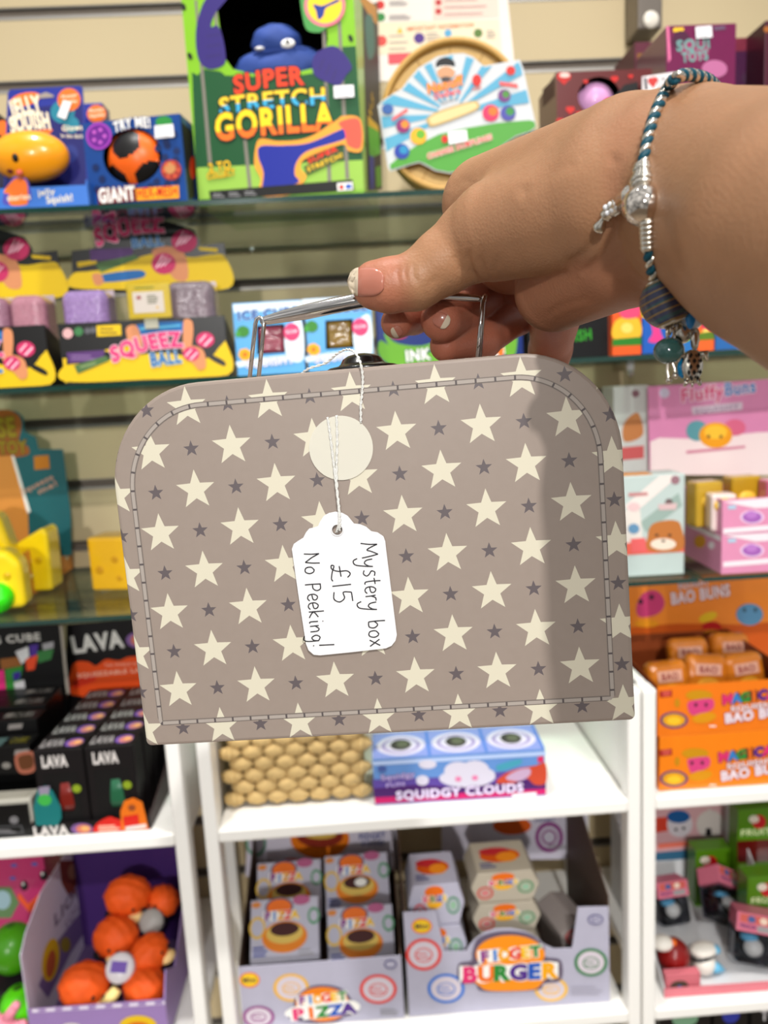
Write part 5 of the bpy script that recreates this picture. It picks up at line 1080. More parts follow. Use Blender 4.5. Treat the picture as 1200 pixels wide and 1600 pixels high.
def cat_and_buns():
    b = Carton('toy_box', 'pale teal box with a brown cat face right of the suitcase', 'toy box', (960, 874), (1069, 867), (968, 746), (.975, .972), .05, C(186, 200, 196, rough=.4), z=Z3)
    p = b.pr(); lt = C(230, 218, 212, var=0); p.poly([(1030, 744), (1062, 742), (984, 808), (976, 790)], lt); p.poly([(1060, 770), (1066, 790), (1010, 832), (1000, 816)], C(150, 170, 162, var=0)); p.poly([(964, 848), (1068, 842), (1069, 862), (964, 868)], C(232, 120, 104, var=0)); p.poly([(966, 800), (1000, 796), (1004, 846), (966, 850)], C(222, 214, 206, var=0))
    p.disc(1055, 750, 7, 7, C(150, 110, 120, var=0)); p.poly([(982, 770), (1012, 769), (1012, 774), (982, 776)], C(190, 130, 130, var=0)); p.disc(1045, 785, 6, 6, C(110, 90, 90, var=0)); p.poly([(1028, 788), (1058, 786), (1056, 796), (1030, 797)], C(210, 180, 180, var=0)); p.disc(990, 792, 10, 7, C(222, 190, 190, var=0)); p.disc(990, 826, 9, 8, C(120, 160, 190, var=0)); p.poly([(985, 842), (1008, 840), (1010, 862), (986, 864)], C(230, 120, 120, var=0))
    br_ = C(196, 132, 74, var=0); p.bez([(1014, 860), (1012, 836), (1018, 820), (1034, 814), (1054, 813), (1064, 822), (1066, 858)], br_); p.disc(1036, 850, 20, 9, C(232, 214, 196, var=0)); [p.disc(x, 836, 3, 2, C(70, 50, 40, var=0)) for x in (1026, 1046)]; p.disc(1036, 845, 3, 2, C(70, 50, 40, var=0)); p.build(b.o); t = b.pr('topf', 'uv'); t.rect(.1, .2, .6, .8, C(230, 160, 80, var=0)); t.build(b.o)
    b = Carton('display_carton', 'grey backed display carton end behind the brown cat box', 'display carton', (960, 878), (1013, 875), (964, 604), 1.10, .05, C(196, 196, 192, rough=.45), z=Z3); p = b.pr(); p.disc(993, 615, 6, 6, C(130, 90, 100, var=0)); p.bez([(974, 664), (990, 646), (1000, 650), (1004, 680), (976, 690)], C(200, 140, 90, var=0)); p.poly([(962, 700), (1006, 696), (1006, 716), (962, 720)], C(206, 110, 110, var=0)); p.build(b.o)
    pkc = C(226, 160, 190, rough=.35, coat=.2); wh = C(236, 224, 230, var=0)
    def bun_tray(bl_, br, tp, z, lab, Y=(.955, .952)):
        b = Carton('display_carton', lab, 'display carton', bl_, br, tp, Y, .14, pkc if z is not None and z == Z3 else None, z=z, solid=(z == Z3), group=None)
        return b
    b1 = Carton('display_carton', 'lower pink bun carton of the stack of two', 'display carton', (1127, 886), (1262, 878), (1127, 837), (.956, .952), .135, pkc, z=Z3)
    zt = Z3 + b1.h + .0005
    b2 = Carton('display_carton', 'open pink bun carton with tall header on top of its twin', 'display carton', (1128, 834), (1262, 826), (1129, 781), (.956, .952), .135, None, z=zt, solid=False); b2.tray(b2.h, b2.h, mat=pkc, name='tray')
    for b, y0 in ((b1, 860), (b2, 808)):
        p = b.pr(); p.poly([(1130, y0 - 24), (1200, y0 - 30), (1255, y0 - 32), (1255, y0 - 18), (1180, y0 - 14)], wh); p.poly([(1130, y0 + 18), (1255, y0 + 8), (1255, y0 + 16), (1130, y0 + 26)], wh); p.disc(1175, y0, 19, 11, C(226, 190, 220, var=0)); p.disc(1175, y0, 15, 8.5, C(176, 116, 190, var=0)); p.disc(1174, y0 - 4, 9, 6, C(196, 140, 206, var=0)); p.poly([(1137, y0 - 18), (1150, y0 - 19), (1150, y0 - 13), (1138, y0 - 12)], C(170, 200, 220, var=0)); p.build(b.o)
        q = b.pr('left'); q.poly([(1072, y0 - 48), (1126, y0 - 22), (1126, y0 - 14), (1074, y0 - 38)], wh); q.disc(1094, y0 - 14, 9, 10, C(226, 170, 60, var=0)); q.disc(1112, y0 - 8, 5, 6, wh); q.build(b.o)
    c, fr = b2.card([(1015, 742), (1012, 604), (1130, 597), (1262, 588), (1262, 742)], .133, C(220, 150, 186, rough=.35, coat=.2), name='header_card'); p = Print(fr)
    p.poly([(1016, 690), (1030, 684), (1090, 686), (1180, 676), (1260, 672), (1260, 742), (1016, 742)], C(236, 214, 214, var=0)); p.disc(1038, 614, 8, 8, C(200, 190, 210, var=0)); p.text('Fluffy', (1066, 628), (1130, 620), 20, C(216, 74, 132, var=0), .05, wh, .12); p.text('Buns', (1134, 618), (1180, 612), 19, C(90, 140, 196, var=0), .05, wh, .12); p.poly([(1080, 636), (1160, 628), (1160, 640), (1082, 648)], C(214, 190, 206, var=0)); p.text('SQUISHY', (1086, 646), (1154, 638), 7, C(150, 110, 150, var=0), .02)
    p.disc(1089, 673, 17, 16, C(110, 164, 172, var=0)); p.disc(1148, 668, 17, 13, C(220, 120, 150, var=0)); p.disc(1118, 680, 26, 20, C(236, 168, 40, var=0)); p.disc(1118, 675, 18, 11, C(244, 196, 70, var=0)); [p.disc(x, 682, 2.5, 2.5, C(70, 50, 40, var=0)) for x in (1107, 1126)]; p.poly([(1072, 704), (1164, 696), (1164, 700), (1072, 709)], C(216, 150, 170, var=0)); p.build(b2.o)
    for i, (x, y, Y, sc, rgb, lab) in enumerate(((1100, 786, 1.02, 1, (206, 172, 70), 'mustard bun pack by the left wall of the open pink bun carton'), (1158, 776, 1.03, 1.05, (196, 160, 50), 'mustard bun pack in the middle of the open pink bun carton'), (1214, 772, 1.0, 1, (206, 120, 150), 'pink bun pack at the frame edge in the open pink bun carton'), (1126, 782, .985, .8, (226, 206, 200), 'pale bun pack at the front lip of the open pink bun carton'))):
        p_ = at(x, y, Y); g = Geo(); g.box(-.02 * sc, .02 * sc, -.014, .014, 0, .062 * sc, C(*rgb, rough=.25, coat=.6, var=.1)); o = g.build('bun_pack', None, TR(p_.x, Y, zt + .0016, 0, 0, .15 - .1 * i), bevel=.004, bseg=3); tag(o, lab, 'toy pack', 'bun packs in the open pink carton'); k = Geo(); k.ell((0, -.0142, .035), (.013, .004, .010), C(240, 200, 90, rough=.3), 16, 8); k.build('squishy_bun', o, smooth=True)
cat_and_buns()

# ================================================================= left white unit
def cube_carton():
    b = Carton('display_carton', 'black cube puzzle carton with coloured cubes on its header', 'display carton', (-90, 1313), (49, 1303), (-40, 1262), .95, .2, None, z=ZB1, solid=False); bk = C(18, 17, 18, rough=.35)
    b.tray(b.h, b.h * 1.2, mat=bk, name='tray')
    c, fr = b.card([(-120, 1180), (-120, 984), (92, 976), (106, 1092), (104, 1180)], .197, bk, name='header_card'); p = Print(fr); p.text('AMAZING CUBE', (-96, 1013), (63, 1000), 12, C(200, 196, 190, var=0), .06); p.poly([(93, 978), (97, 978), (109, 1084), (104, 1085)], C(150, 140, 130, var=0))
    for pts, c_ in (([(-10, 1050), (6, 1046), (10, 1082), (-6, 1086)], (210, 50, 130)), ([(8, 1046), (36, 1040), (30, 1072), (10, 1082)], (60, 140, 60)), ([(0, 1030), (30, 1026), (34, 1040), (2, 1046)], (150, 100, 50)), ([(24, 1018), (44, 1010), (46, 1026), (34, 1038)], (200, 198, 200)), ([(46, 1008), (60, 1006), (58, 1022), (48, 1028)], (90, 60, 150)), ([(40, 1030), (60, 1022), (54, 1046), (42, 1048)], (220, 90, 50)), ([(58, 1018), (84, 1014), (80, 1030), (60, 1036)], (50, 110, 56)), ([(66, 1006), (84, 1002), (84, 1012), (68, 1016)], (150, 146, 150)), ([(22, 1066), (38, 1062), (40, 1078), (24, 1082)], (190, 188, 190)), ([(20, 1052), (32, 1048), (32, 1060), (22, 1064)], (70, 50, 150))): p.poly(pts, C(*c_, var=0))
    p.poly([(48, 1078), (96, 1072), (97, 1080), (49, 1086)], C(80, 76, 78, var=0)); p.build(b.o)
    q = b.pr(); q.disc(22, 1281, 7, 6, C(110, 108, 110, var=0)); q.poly([(-30, 1292), (34, 1289), (38, 1302), (-30, 1306)], C(70, 70, 72, var=0)); q.poly([(-30, 1294), (32, 1291), (35, 1300), (-30, 1304)], bk); q.lines(-10, 1296, 28, 1299, 2, 2, C(110, 108, 110, var=0)); q.build(b.o)
    # boxes in it, four deep
    for i, (px, py, Y, lab, rx) in enumerate(((22, 1166, .985, 'black cube box with a glowing square print at the front of the cube carton', 1), (12, 1126, 1.03, 'black cube box second from the front in the cube carton', 0), (26, 1104, 1.07, 'black cube box third from the front in the cube carton', 0), (40, 1088, 1.11, 'black cube box at the back under the cube header', 0))):
        tpz = at(px, py, Y).z; x0 = max(at(px - 80, py, Y).x, b.M.translation.x - b.w / 2 + .004); x1 = min(at(px + 45, py, Y).x, b.M.translation.x + b.w / 2 - .004); g = Geo(); w = x1 - x0; zb = ZB1 + (.072 if i == 0 else .0032); h = tpz - zb; M = TR((x0 + x1) / 2, Y, zb)
        g.box(-w / 2, w / 2, 0, .036, 0, h, bk); o = g.build('cube_box', None, M, bevel=.0008); tag(o, lab, 'toy box', 'black cube boxes in the cube carton')
        f = Frame(M, (-w / 2, 0, 0), (1, 0, 0), (0, 0, 1), w, h); p = Print(f); gy = C(130, 124, 120, var=0); p.poly([(px + 2, py + 6), (px + 24, py + 4), (px + 22, py + 12), (px, py + 14)], gy)
        if i == 0:
            p.bez([(px + 4, py + 12), (px + 28, py + 8), (px + 36, py + 22), (px + 30, py + 40), (px + 10, py + 42), (px + 2, py + 28)], C(170, 110, 90, var=0)); p.bez([(px + 8, py + 16), (px + 26, py + 13), (px + 31, py + 24), (px + 27, py + 34), (px + 12, py + 36), (px + 7, py + 26)], C(110, 70, 40, var=0)); p.disc(px - 12, py + 30, 7, 5, C(120, 116, 110, var=0))
        p.build(o); t = Frame(M, (-w / 2, 0, h), (1, 0, 0), (0, 1, 0), w, .036); p = Print(t, 'uv'); p.rect(.30, .1, .55, .8, C(70, 90, 90, var=0)) if i == 0 else p.rect(.5, .3, .62, .7, gy); p.text('CUBE', (.64, .3), (.9, .3), .4, C(130, 120, 40, var=0) if i == 0 else gy, .03); p.build(o)
    p_ = at(22, 1222, .957); g = Geo(); x0, x1 = at(-70, 1222, .957).x, at(46, 1222, .957).x; w = x1 - x0; g.box(-w / 2, w / 2, 0, .026, 0, .050, C(176, 172, 160, rough=.5)); M = TR((x0 + x1) / 2, .9535, ZB1 + .0016); o = g.build('tray_insert', None, M, bevel=.002); tag(o, 'grey card insert at the front of the cube carton', 'box'); k = Geo(); k.box(-w / 2 + .004, w / 2 - .004, .003, .023, .0502, .0508, C(150, 146, 134)); k.build('flap', o)
cube_carton()

def lava_display():
    bk = C(30, 26, 28, rough=.35); b = Carton('display_carton', 'black lava lamp carton with an orange header left of the suitcase', 'display carton', (51, 1312), (236, 1294), (51, 1289), (.948, .945), .235, None, z=ZB1, solid=False); b.tray(b.h, .075, mat=bk, inner=C(60, 44, 44), name='tray')
    wt = C(206, 200, 196, var=0)
    def orb(p, x, y, rx, ry): p.disc(x, y, rx, ry, C(120, 84, 140, var=0)); p.disc(x + rx * .15, y, rx * .7, ry * .75, C(206, 130, 110, var=0)); p.disc(x + rx * .3, y - ry * .1, rx * .4, ry * .4, C(226, 180, 120, var=0))
    p = b.pr(); p.text('LAVA', (55, 1309), (107, 1303), 15, wt, .10); orb(p, 128, 1295, 17, 9); p.bez([(148, 1302), (150, 1288), (170, 1276), (186, 1280), (230, 1292), (228, 1297), (180, 1302)], RD); p.lines(154, 1290, 190, 1298, 3, 2.5, C(240, 190, 170, var=0), -.05); p.poly([(196, 1291), (228, 1287), (229, 1293), (197, 1297)], wt); p.build(b.o)
    c, fr = b.card([(190, 1297), (188, 1268), (194, 1252), (208, 1247), (222, 1254), (231, 1290), (231, 1296)], -.0005, C(226, 130, 40, rough=.4), t=.001, name='die_cut_flap'); p = Print(fr); p.disc(206, 1262, 6, 5, C(160, 90, 50, var=0)); p.poly([(192, 1276), (216, 1272), (218, 1288), (194, 1292)], RD); p.build(b.o)
    c, fr = b.card([(56, 1290), (52, 1262), (58, 1236), (70, 1228), (82, 1236), (95, 1262), (96, 1278), (90, 1290)], -.0005, C(40, 130, 130, rough=.4), t=.001, name='blob_flap'); p = Print(fr); p.poly([(60, 1230), (78, 1228), (76, 1242), (62, 1244)], C(140, 130, 150, var=0)); p.disc(70, 1250, 11, 9, C(80, 180, 90, var=0)); p.build(b.o)
    c, fr = b.card([(103, 1190), (104, 976), (232, 966), (250, 968), (252, 1186)], .232, bk, name='header_card'); p = Print(fr)
    p.text('LAVA', (116, 1020), (193, 1010), 26, wt, .08); orb(p, 213, 1000, 16, 12); p.bez([(114, 1086), (112, 1046), (120, 1034), (138, 1034), (150, 1040), (166, 1030), (186, 1032), (204, 1026), (240, 1030), (240, 1080)], C(222, 92, 30, var=0)); p.poly([(114, 1062), (150, 1052), (150, 1064), (114, 1078)], C(214, 66, 34, var=0)); p.text('THE WORLD OF', (164, 1042), (216, 1039), 5, C(236, 180, 160, var=0)); p.text('SQUEEZABLE LAVA', (122, 1059), (236, 1048), 7, C(236, 190, 170, var=0), .04); p.build(b.o)
    # ten boxes: two files, five deep
    hz = at(100, 1165, .965).z - ZB1 - .0018; w = .063; dp = .0405; tops = [(99, 1166, 0), (177, 1180, 1)]; M0 = TR(0, 0, 0); g = Geo(); g.box(-w / 2, w / 2, 0, dp - .001, 0, hz, bk); o = g.build('lava_lamp_box', None, None, bevel=.0008)
    f = Frame(TR(0, 0, 0), (-w / 2, 0, 0), (1, 0, 0), (0, 0, 1), w, hz); p = Print(f, 'uv'); p.rect(.14, .02, .86, .72, BLK); p.text('LAVA', (.16, .80), (.66, .80), .13, wt, .10); p.build(o); t = Frame(TR(0, 0, 0), (-w / 2, 0, hz), (1, 0, 0), (0, 1, 0), w, dp); p = Print(t, 'uv'); p.text('LAVA', (.07, .25), (.52, .25), .5, C(150, 146, 146, var=0), .08); p.disc(.74, .45, .19, .30, C(130, 100, 170, var=0)); p.disc(.78, .42, .14, .22, C(206, 140, 130, var=0)); p.disc(.82, .46, .08, .12, C(230, 180, 120, var=0)); p.build(o)
    nm = ['at the front', 'second from the front', 'in the middle', 'second from the back', 'at the back']
    xs = (at(99, 1190, .965).x, at(178, 1190, .965).x)
    fronts = []
    for f_ in (0, 1):
        for r in range(5):
            c = o if (f_ == 0 and r == 0) else copy_tree(o); c.matrix_basis = TR(xs[f_] + r * .0015, .9515 + r * (dp + .0005), ZB1 + .0030); fronts += [(f_, c)] * (r == 0); tag(c, 'black lava lamp box %s of the %s file' % (nm[r], ('outer', 'post side')[f_]), 'toy box', 'lava lamp boxes in the lava carton')
    for f_, c in fronts:
            if 1:
                k = Geo(); cl = C(130, 40, 30, rough=.3, coat=.5) if f_ == 0 else C(30, 90, 60, rough=.3, coat=.5); k.lathe([(.008, .030), (.0095, .038), (.0085, .050), (.0055, .068)], cl, Matrix.Translation((.004, -.0003, 0)) @ Matrix.Diagonal((1, .12, 1, 1)), 20); kk = k.build('printed_lamp', c, smooth=True); plabel(kk, 'red lamp print' if f_ == 0 else 'green lamp print'); q = Print(Frame(TR(0, 0, 0), (-w / 2, 0, 0), (1, 0, 0), (0, 0, 1), w, hz), 'uv', base=.0016); q.disc(.80, .52, .09, .05, C(150, 170, 50, var=0)); q.build(c, 'round_sticker')
lava_display()

def lion_crate():
    lv = C(150, 122, 176, rough=.4); b = Carton('display_carton', 'lilac crate of orange lion toys under the left white shelf', 'display carton', (48, 1618), (262, 1604), (50, 1578), (.95, .948), .20, None, z=ZB2, solid=False); w, d, h = b.w, b.d, b.h; t = .0015; g = Geo(); hb = at(140, 1334, 1.12).z - ZB2
    hl = b.front().px(40, 1494).z
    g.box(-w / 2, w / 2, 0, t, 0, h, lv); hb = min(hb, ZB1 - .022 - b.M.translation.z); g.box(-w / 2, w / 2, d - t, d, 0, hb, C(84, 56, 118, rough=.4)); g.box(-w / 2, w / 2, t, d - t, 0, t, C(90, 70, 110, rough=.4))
    g.build('tray', b.o); g = Geo(); lvl = C(206, 196, 216, rough=.4); prof = [(t, t), (d - t, t), (d - t, hb), (d * .40, hb), (d * .12, hl + .018), (t, hl)]; x = -w / 2; v = [(x, y, z) for y, z in prof] + [(x + t, y, z) for y, z in prof]; n = len(prof); g.mesh(v, [list(range(n)), list(range(n, 2 * n))[::-1]] + [(i, (i + 1) % n, n + (i + 1) % n, n + i) for i in range(n)], lvl); plabel(g.build('side_wall', b.o), 'tall printed side wall')
    g = Geo(); prof = [(t, t), (d - t, t), (d - t, hb * .8), (d * .3, h), (.02, h + .03), (t, h)]; x = w / 2 - t; v = [(x, y, z) for y, z in prof] + [(x + t, y, z) for y, z in prof]; g.mesh(v, [list(range(n)), list(range(n, 2 * n))[::-1]] + [(i, (i + 1) % n, n + (i + 1) % n, n + i) for i in range(n)], C(160, 130, 190, rough=.4)); g.build('side_wall', b.o)
    f = Frame(b.M, (-w / 2 + t, 0, 0), (0, 1, 0), (0, 0, 1), d, hb); f.N = Vector((1, 0, 0)); p = Print(f); br_ = C(140, 74, 40, var=0)
    p.poly([(60, 1540), (90, 1470), (130, 1420), (165, 1345), (178, 1345), (150, 1430), (110, 1490), (75, 1560)], C(120, 96, 150, var=0)); p.poly([(96, 1380), (92, 1345), (140, 1343), (128, 1375), (112, 1405), (104, 1395)], br_); p.disc(113, 1362, 7, 12, C(180, 140, 110, var=0)); p.poly([(146, 1343), (172, 1342), (160, 1366), (144, 1362)], C(130, 84, 40, var=0)); p.disc(79, 1500, 13, 34, C(226, 190, 40, var=0), 8); p.disc(79, 1506, 7, 22, C(200, 110, 70, var=0), 8); p.disc(102, 1476, 8, 12, C(170, 150, 60, var=0)); p.text('LION', (86, 1448), (128, 1388), 12, C(120, 104, 130, var=0), .05); p.text('SQUISHY', (102, 1456), (148, 1376), 10, C(170, 150, 180, var=0), .05); p.build(b.o)
    p = b.pr(); wt = C(226, 216, 232, var=0); p.poly([(50, 1577), (258, 1564), (258, 1569), (50, 1582)], wt); [p.poly([(60 + 26 * i, 1577 - 1.7 * i), (72 + 26 * i, 1576 - 1.7 * i), (72 + 26 * i, 1580 - 1.7 * i), (60 + 26 * i, 1581 - 1.7 * i)], lv) for i in range(8)]; p.disc(216, 1602, 29, 16, C(230, 196, 40, var=0)); p.disc(216, 1606, 20, 10, C(220, 120, 40, var=0)); p.disc(112, 1604, 16, 6, C(214, 206, 200, var=0)); p.build(b.o)
    # lion toys: shaggy mane, muzzle, ears, paws
    proto = None; om = C(226, 104, 36, rough=.6, var=.22, scale=70, bump=.7); r0 = .030
    wob = lambda dd: 1 + .035 * math.sin(11 * dd.x + 2 * dd.z) * math.sin(9 * dd.z + 1) + .03 * math.sin(14 * dd.y + 5 * dd.x)
    spots = [(133, 1540, .985, 43, .4, 'lion toy in the front corner against the printed wall'), (226, 1543, .985, 38, -.5, 'lion toy at the front beside the white post'), (234, 1490, 1.02, 35, .9, 'lion toy with an eye showing, second row beside the post'), (182, 1464, 1.045, 39, -.3, 'lion toy behind the small tin in the second row'), (200, 1400, 1.09, 38, .3, 'lion toy at the back beside the tall printed wall'), (254, 1408, 1.10, 30, -.8, 'lion toy at the back beside the post')]
    for i, (x, y, Y, r, rz, lab) in enumerate(spots):
        p_ = at(x, y, Y); s = r * Y / F / r0
        if proto is None:
            g = Geo(); g.ell((0, 0, 0), (r0, r0 * .9, r0 * .86), om, 36, 24, fn=wob); proto = g.build('lion_toy', None, None, smooth=True); k = Geo(); k.ell((.012, -.022, -.013), (.012, .009, .008), C(236, 206, 150, rough=.5), 16, 10); k.build('muzzle', proto, smooth=True)
            for sx in (-1, 1): k = Geo(); k.ell((sx * .017, -.010, -.021), (.009, .010, .007), C(28, 24, 26, rough=.5), 14, 8); k.build('paw', proto, smooth=True)
            k = Geo(); [k.ell((a, -.0255, .002), (.0028, .002, .0032), BLK, 10, 6) for a in (.006, .019)]; k.build('eye', proto, smooth=True); o = proto
        else: o = copy_tree(proto)
        o.matrix_basis = TR(p_.x, Y, p_.z, .25 * math.sin(i * 2.1), .3 * math.cos(i * 1.7), rz, s); tag(o, 'orange ' + lab, 'lion toy', 'orange lion toys in the lilac crate')
    def tin(x, y, Y, rx, lab, m, tilt):
        p_ = at(x, y, Y); g = Geo(); R = rx * Y / F; g.lathe([(R * .85, -.018), (R, -.014), (R, .012), (R * .86, .015)], m, None, 24); o = g.build('egg_capsule', None, TR(p_.x, Y, p_.z, tilt, .15, 0), smooth=True); tag(o, lab, 'capsule'); return o
    o = tin(190, 1512, .995, 24, 'white and purple printed capsule among the lion toys', C(206, 200, 204, rough=.3, coat=.4), .9); k = Geo(); k.box(-.012, .010, -.006, .008, .0152, .0158, C(120, 90, 170)); k.build('printed_label', o)
    tin(238, 1440, 1.07, 20, 'plain grey capsule behind the lion toys', C(150, 146, 142, rough=.4), .9)
    p_ = at(176, 1560, .968); g = Geo(); g.tube([Vector((-.012, 0, -.006)), Vector((0, 0, .004)), Vector((.006, .004, .011))], [.0085, .009, .007], C(240, 222, 158, rough=.4), 14); o = g.build('foam_stick', None, TR(p_.x, .968, p_.z), smooth=True); tag(o, 'cream soft peg between the two front lion toys', 'toy'); 
    for i, (x, y, Y, lab) in enumerate(((20, 1480, 1.03, 'dark green squishy ball behind the pink limbed toy'), (30, 1560, .99, 'lime green squishy ball beside the pink limbed toy'))):
        p_ = at(x, y, Y); r = (.033, .030)[i]; z = p_.z; g = Geo(); g.ell((0, 0, r * 1.1), (r, r, r * 1.1), C(*((88, 160, 30), (110, 220, 20))[i], rough=.3, coat=.3), 28, 18); o = g.build('squishy_ball', None, TR(p_.x, Y, (ZB2 if i else ZB2 + .062)), smooth=True); tag(o, lab, 'ball'); k = Geo(); k.lathe([(.004, r * 2.17), (.006, r * 2.19), (.004, r * 2.22)], C(70, 120, 30)); k.build('seam_button', o, smooth=True)
    p_ = at(20, 1470, 1.03); g = Geo(); g.box(-.05, .05, -.04, .04, 0, .060, C(40, 34, 40, rough=.5)); o = g.build('toy_box', None, TR(p_.x - .01, 1.03, ZB2 + .0008), bevel=.001); tag(o, 'dark low box carrying the dark green squishy ball', 'toy box')
    b = Carton('toy_box', 'magenta box with a smiling print at the back under the left white shelf', 'toy box', (-60, 1500), (88, 1490), (-40, 1338), 1.14, .06, C(196, 70, 124, rough=.35, coat=.2), z=ZB2); p = b.pr(); [p.disc(x, y, 6, 8, C(40, 26, 30, var=0)) for x, y in ((38, 1384), (68, 1368))]; [p.disc(x, y, 2, 2.5, INKW) for x, y in ((36, 1381), (66, 1365))]; p.poly([(30, 1394), (44, 1412), (60, 1398), (84, 1382), (84, 1394), (62, 1412), (46, 1426), (28, 1404)], C(236, 110, 60, var=0)); p.disc(4, 1410, 26, 28, C(96, 130, 84, var=0), 0, 6); p.disc(4, 1406, 13, 15, C(150, 180, 190, var=0)); [p.disc(x, y, 5, 3, C(110, 110, 180, var=0)) for x, y in ((22, 1352), (54, 1350), (20, 1372))]; p.build(b.o)
    p_ = at(8, 1570, .958); g = Geo(); pk = C(238, 160, 178, rough=.35, coat=.2); c0 = Vector((0, 0, 0))
    g.ell((0, 0, .0), (.016, .012, .018), pk, 20, 12)
    for a, b_ in (((0, 0, .008), (.020, -.004, .034)), ((0, 0, 0), (.026, -.003, .004)), ((.026, -.003, .004), (.016, -.006, -.026)), ((0, 0, .0), (-.02, 0, .03)), ((0, 0, -.006), (-.014, 0, -.03))): g.tube([Vector(a), (Vector(a) + Vector(b_)) / 2, Vector(b_)], [.0078, .0068, .0058], pk, 12); g.ell(b_, (.0062,) * 3, pk, 12, 8)
    o = g.build('limbed_toy', None, TR(p_.x - .004, .958, ZB2 + .034), smooth=True); tag(o, 'pale pink rubbery long limbed toy at the frame edge', 'toy'); k = Geo(); [k.ell((x, -.012, .008), (.002, .0015, .0025), BLK, 8, 6) for x in (-.005, .004)]; k.build('eye', o, smooth=True)
lion_crate()
# ================================================================= middle white unit
def basket():
    Y = .985; a, b = at(371, 1278, Y), at(568, 1262, Y); x0, x1 = a.x, b.x; w = x1 - x0; h = at(336, 1120, Y).z - ZB1; d = .15; st = C(212, 186, 136, rough=.75, var=.22, scale=90, bump=.6)
    o = empty('woven_basket', 'woven straw storage basket under the suitcase', 'basket', TR((x0 + x1) / 2, Y, ZB1 + .0048)); rows, cols = 8, 6; rh = h / rows
    g = Geo(); g.box(-w / 2 + .006, w / 2 - .006, .006, d - .006, 0, h - .01, C(120, 96, 60, rough=.8)); g.build('liner', o)
    g = Geo()
    for r in range(rows):
        k = 1 + .035 * (r / rows)
        for face, n, L in (('f', cols, w), ('b', cols, w), ('l', 6, d), ('r', 6, d)):
            st_ = L / n
            for i in range(n + 1):
                s = -L / 2 + st_ * (i + (.5 if r % 2 else 0))
                if s > L / 2: continue
                if face == 'f': c = (s * k, 0, rh * (r + .5)); rr = (st_ * .54, .0075, rh * .60)
                elif face == 'b': c = (s * k, d, rh * (r + .5)); rr = (st_ * .54, .0075, rh * .60)
                else: c = ((-1 if face == 'l' else 1) * w / 2 * k, d / 2 + s, rh * (r + .5)); rr = (.0048, st_ * .54, rh * .60)
                tw = lambda dd: 1 + .10 * math.sin(9 * (dd.x + dd.z) + i * 2)
                g.ell(c, rr, st, 14, 8, fn=tw)
    g.build('weave', o, smooth=True); e = Geo(); e.tube([(x, y, h) for x, y in ((-w / 2, 0), (w / 2, 0), (w / 2, d), (-w / 2, d))], .006, st, 10, closed=True); e.build('rim', o, smooth=True)
basket()

def cloud_box():
    wins = None
    b = Carton('toy_box', 'blue and purple squishy cloud box beside the woven basket', 'toy box', (586, 1257), (853, 1241), (581, 1188), (.962, .955), .075, C(120, 160, 214, rough=.3, coat=.3), z=ZB1)
    p = b.pr(); p.poly([(582, 1218), (700, 1214), (853, 1200), (853, 1240), (586, 1254)], C(112, 90, 170, var=0)); p.poly([(583, 1232), (650, 1226), (720, 1230), (853, 1214), (853, 1240), (586, 1254)], C(92, 44, 122, var=0)); p.poly([(585, 1246), (853, 1232), (853, 1241), (586, 1256)], C(204, 26, 118, var=0)); p.poly([(581, 1190), (853, 1174), (853, 1180), (582, 1196)], C(180, 200, 236, var=0))
    cl = C(208, 204, 220, var=0); [p.disc(x, y, rx, ry, cl) for x, y, rx, ry in ((728, 1216, 42, 14), (716, 1204, 22, 14), (742, 1202, 22, 14), (756, 1212, 18, 12), (668, 1194, 14, 7), (660, 1219, 10, 8))]; [p.disc(x, y, 5, 4, C(226, 140, 180, var=0)) for x, y in ((716, 1217), (742, 1215))]
    p.bez([(775, 1222), (790, 1208), (812, 1200), (836, 1196), (852, 1192), (853, 1222), (836, 1226), (822, 1216), (800, 1224)], C(206, 92, 64, var=0)); p.bez([(790, 1216), (806, 1204), (826, 1200), (828, 1210), (812, 1220)], C(190, 160, 190, var=0)); p.bez([(776, 1196), (800, 1188), (814, 1186), (812, 1194), (782, 1204)], C(90, 170, 190, var=0)); p.poly([(840, 1182), (849, 1181), (849, 1190), (840, 1191)], C(220, 60, 110, var=0))
    p.text('Squidgy', (596, 1219), (648, 1213), 9, C(190, 170, 220, var=0), .05, C(80, 50, 120, var=0), .12); p.text('FUN', (604, 1230), (632, 1227), 7, C(190, 170, 220, var=0), .04); p.disc(597, 1201, 7, 5, C(90, 110, 170, var=0)); p.text('SQUIDGY CLOUDS', (620, 1249), (817, 1236), 14, C(226, 212, 240, var=0), .08, C(80, 30, 110, var=0), .15); p.poly([(800, 1240), (838, 1237), (838, 1243), (800, 1246)], C(226, 224, 230, var=0)); p.build(b.o)
    t = b.pr('topf', 'uv'); t.rect(0, 0, 1, 1, C(150, 166, 218, var=0))
    for i in range(3):
        x = .17 + .33 * i; t.disc(x, .46, .145, .40, C(208, 206, 224, var=0)); t.ring(x, .46, .115, .31, .02, C(150, 140, 190, var=0)); t.disc(x, .48, .062, .21, C(60, 62, 58, var=0)); t.disc(x + .01, .50, .035, .12, C(96, 104, 84, var=0)); t.poly([(x + .155, 0), (x + .17, 0), (x + .17, 1), (x + .155, 1)], C(90, 140, 210, var=0))
    t.build(b.o); s = b.pr('right', 'uv'); s.rect(0, 0, 1, .4, C(100, 50, 120, var=0)); s.build(b.o)
cloud_box()

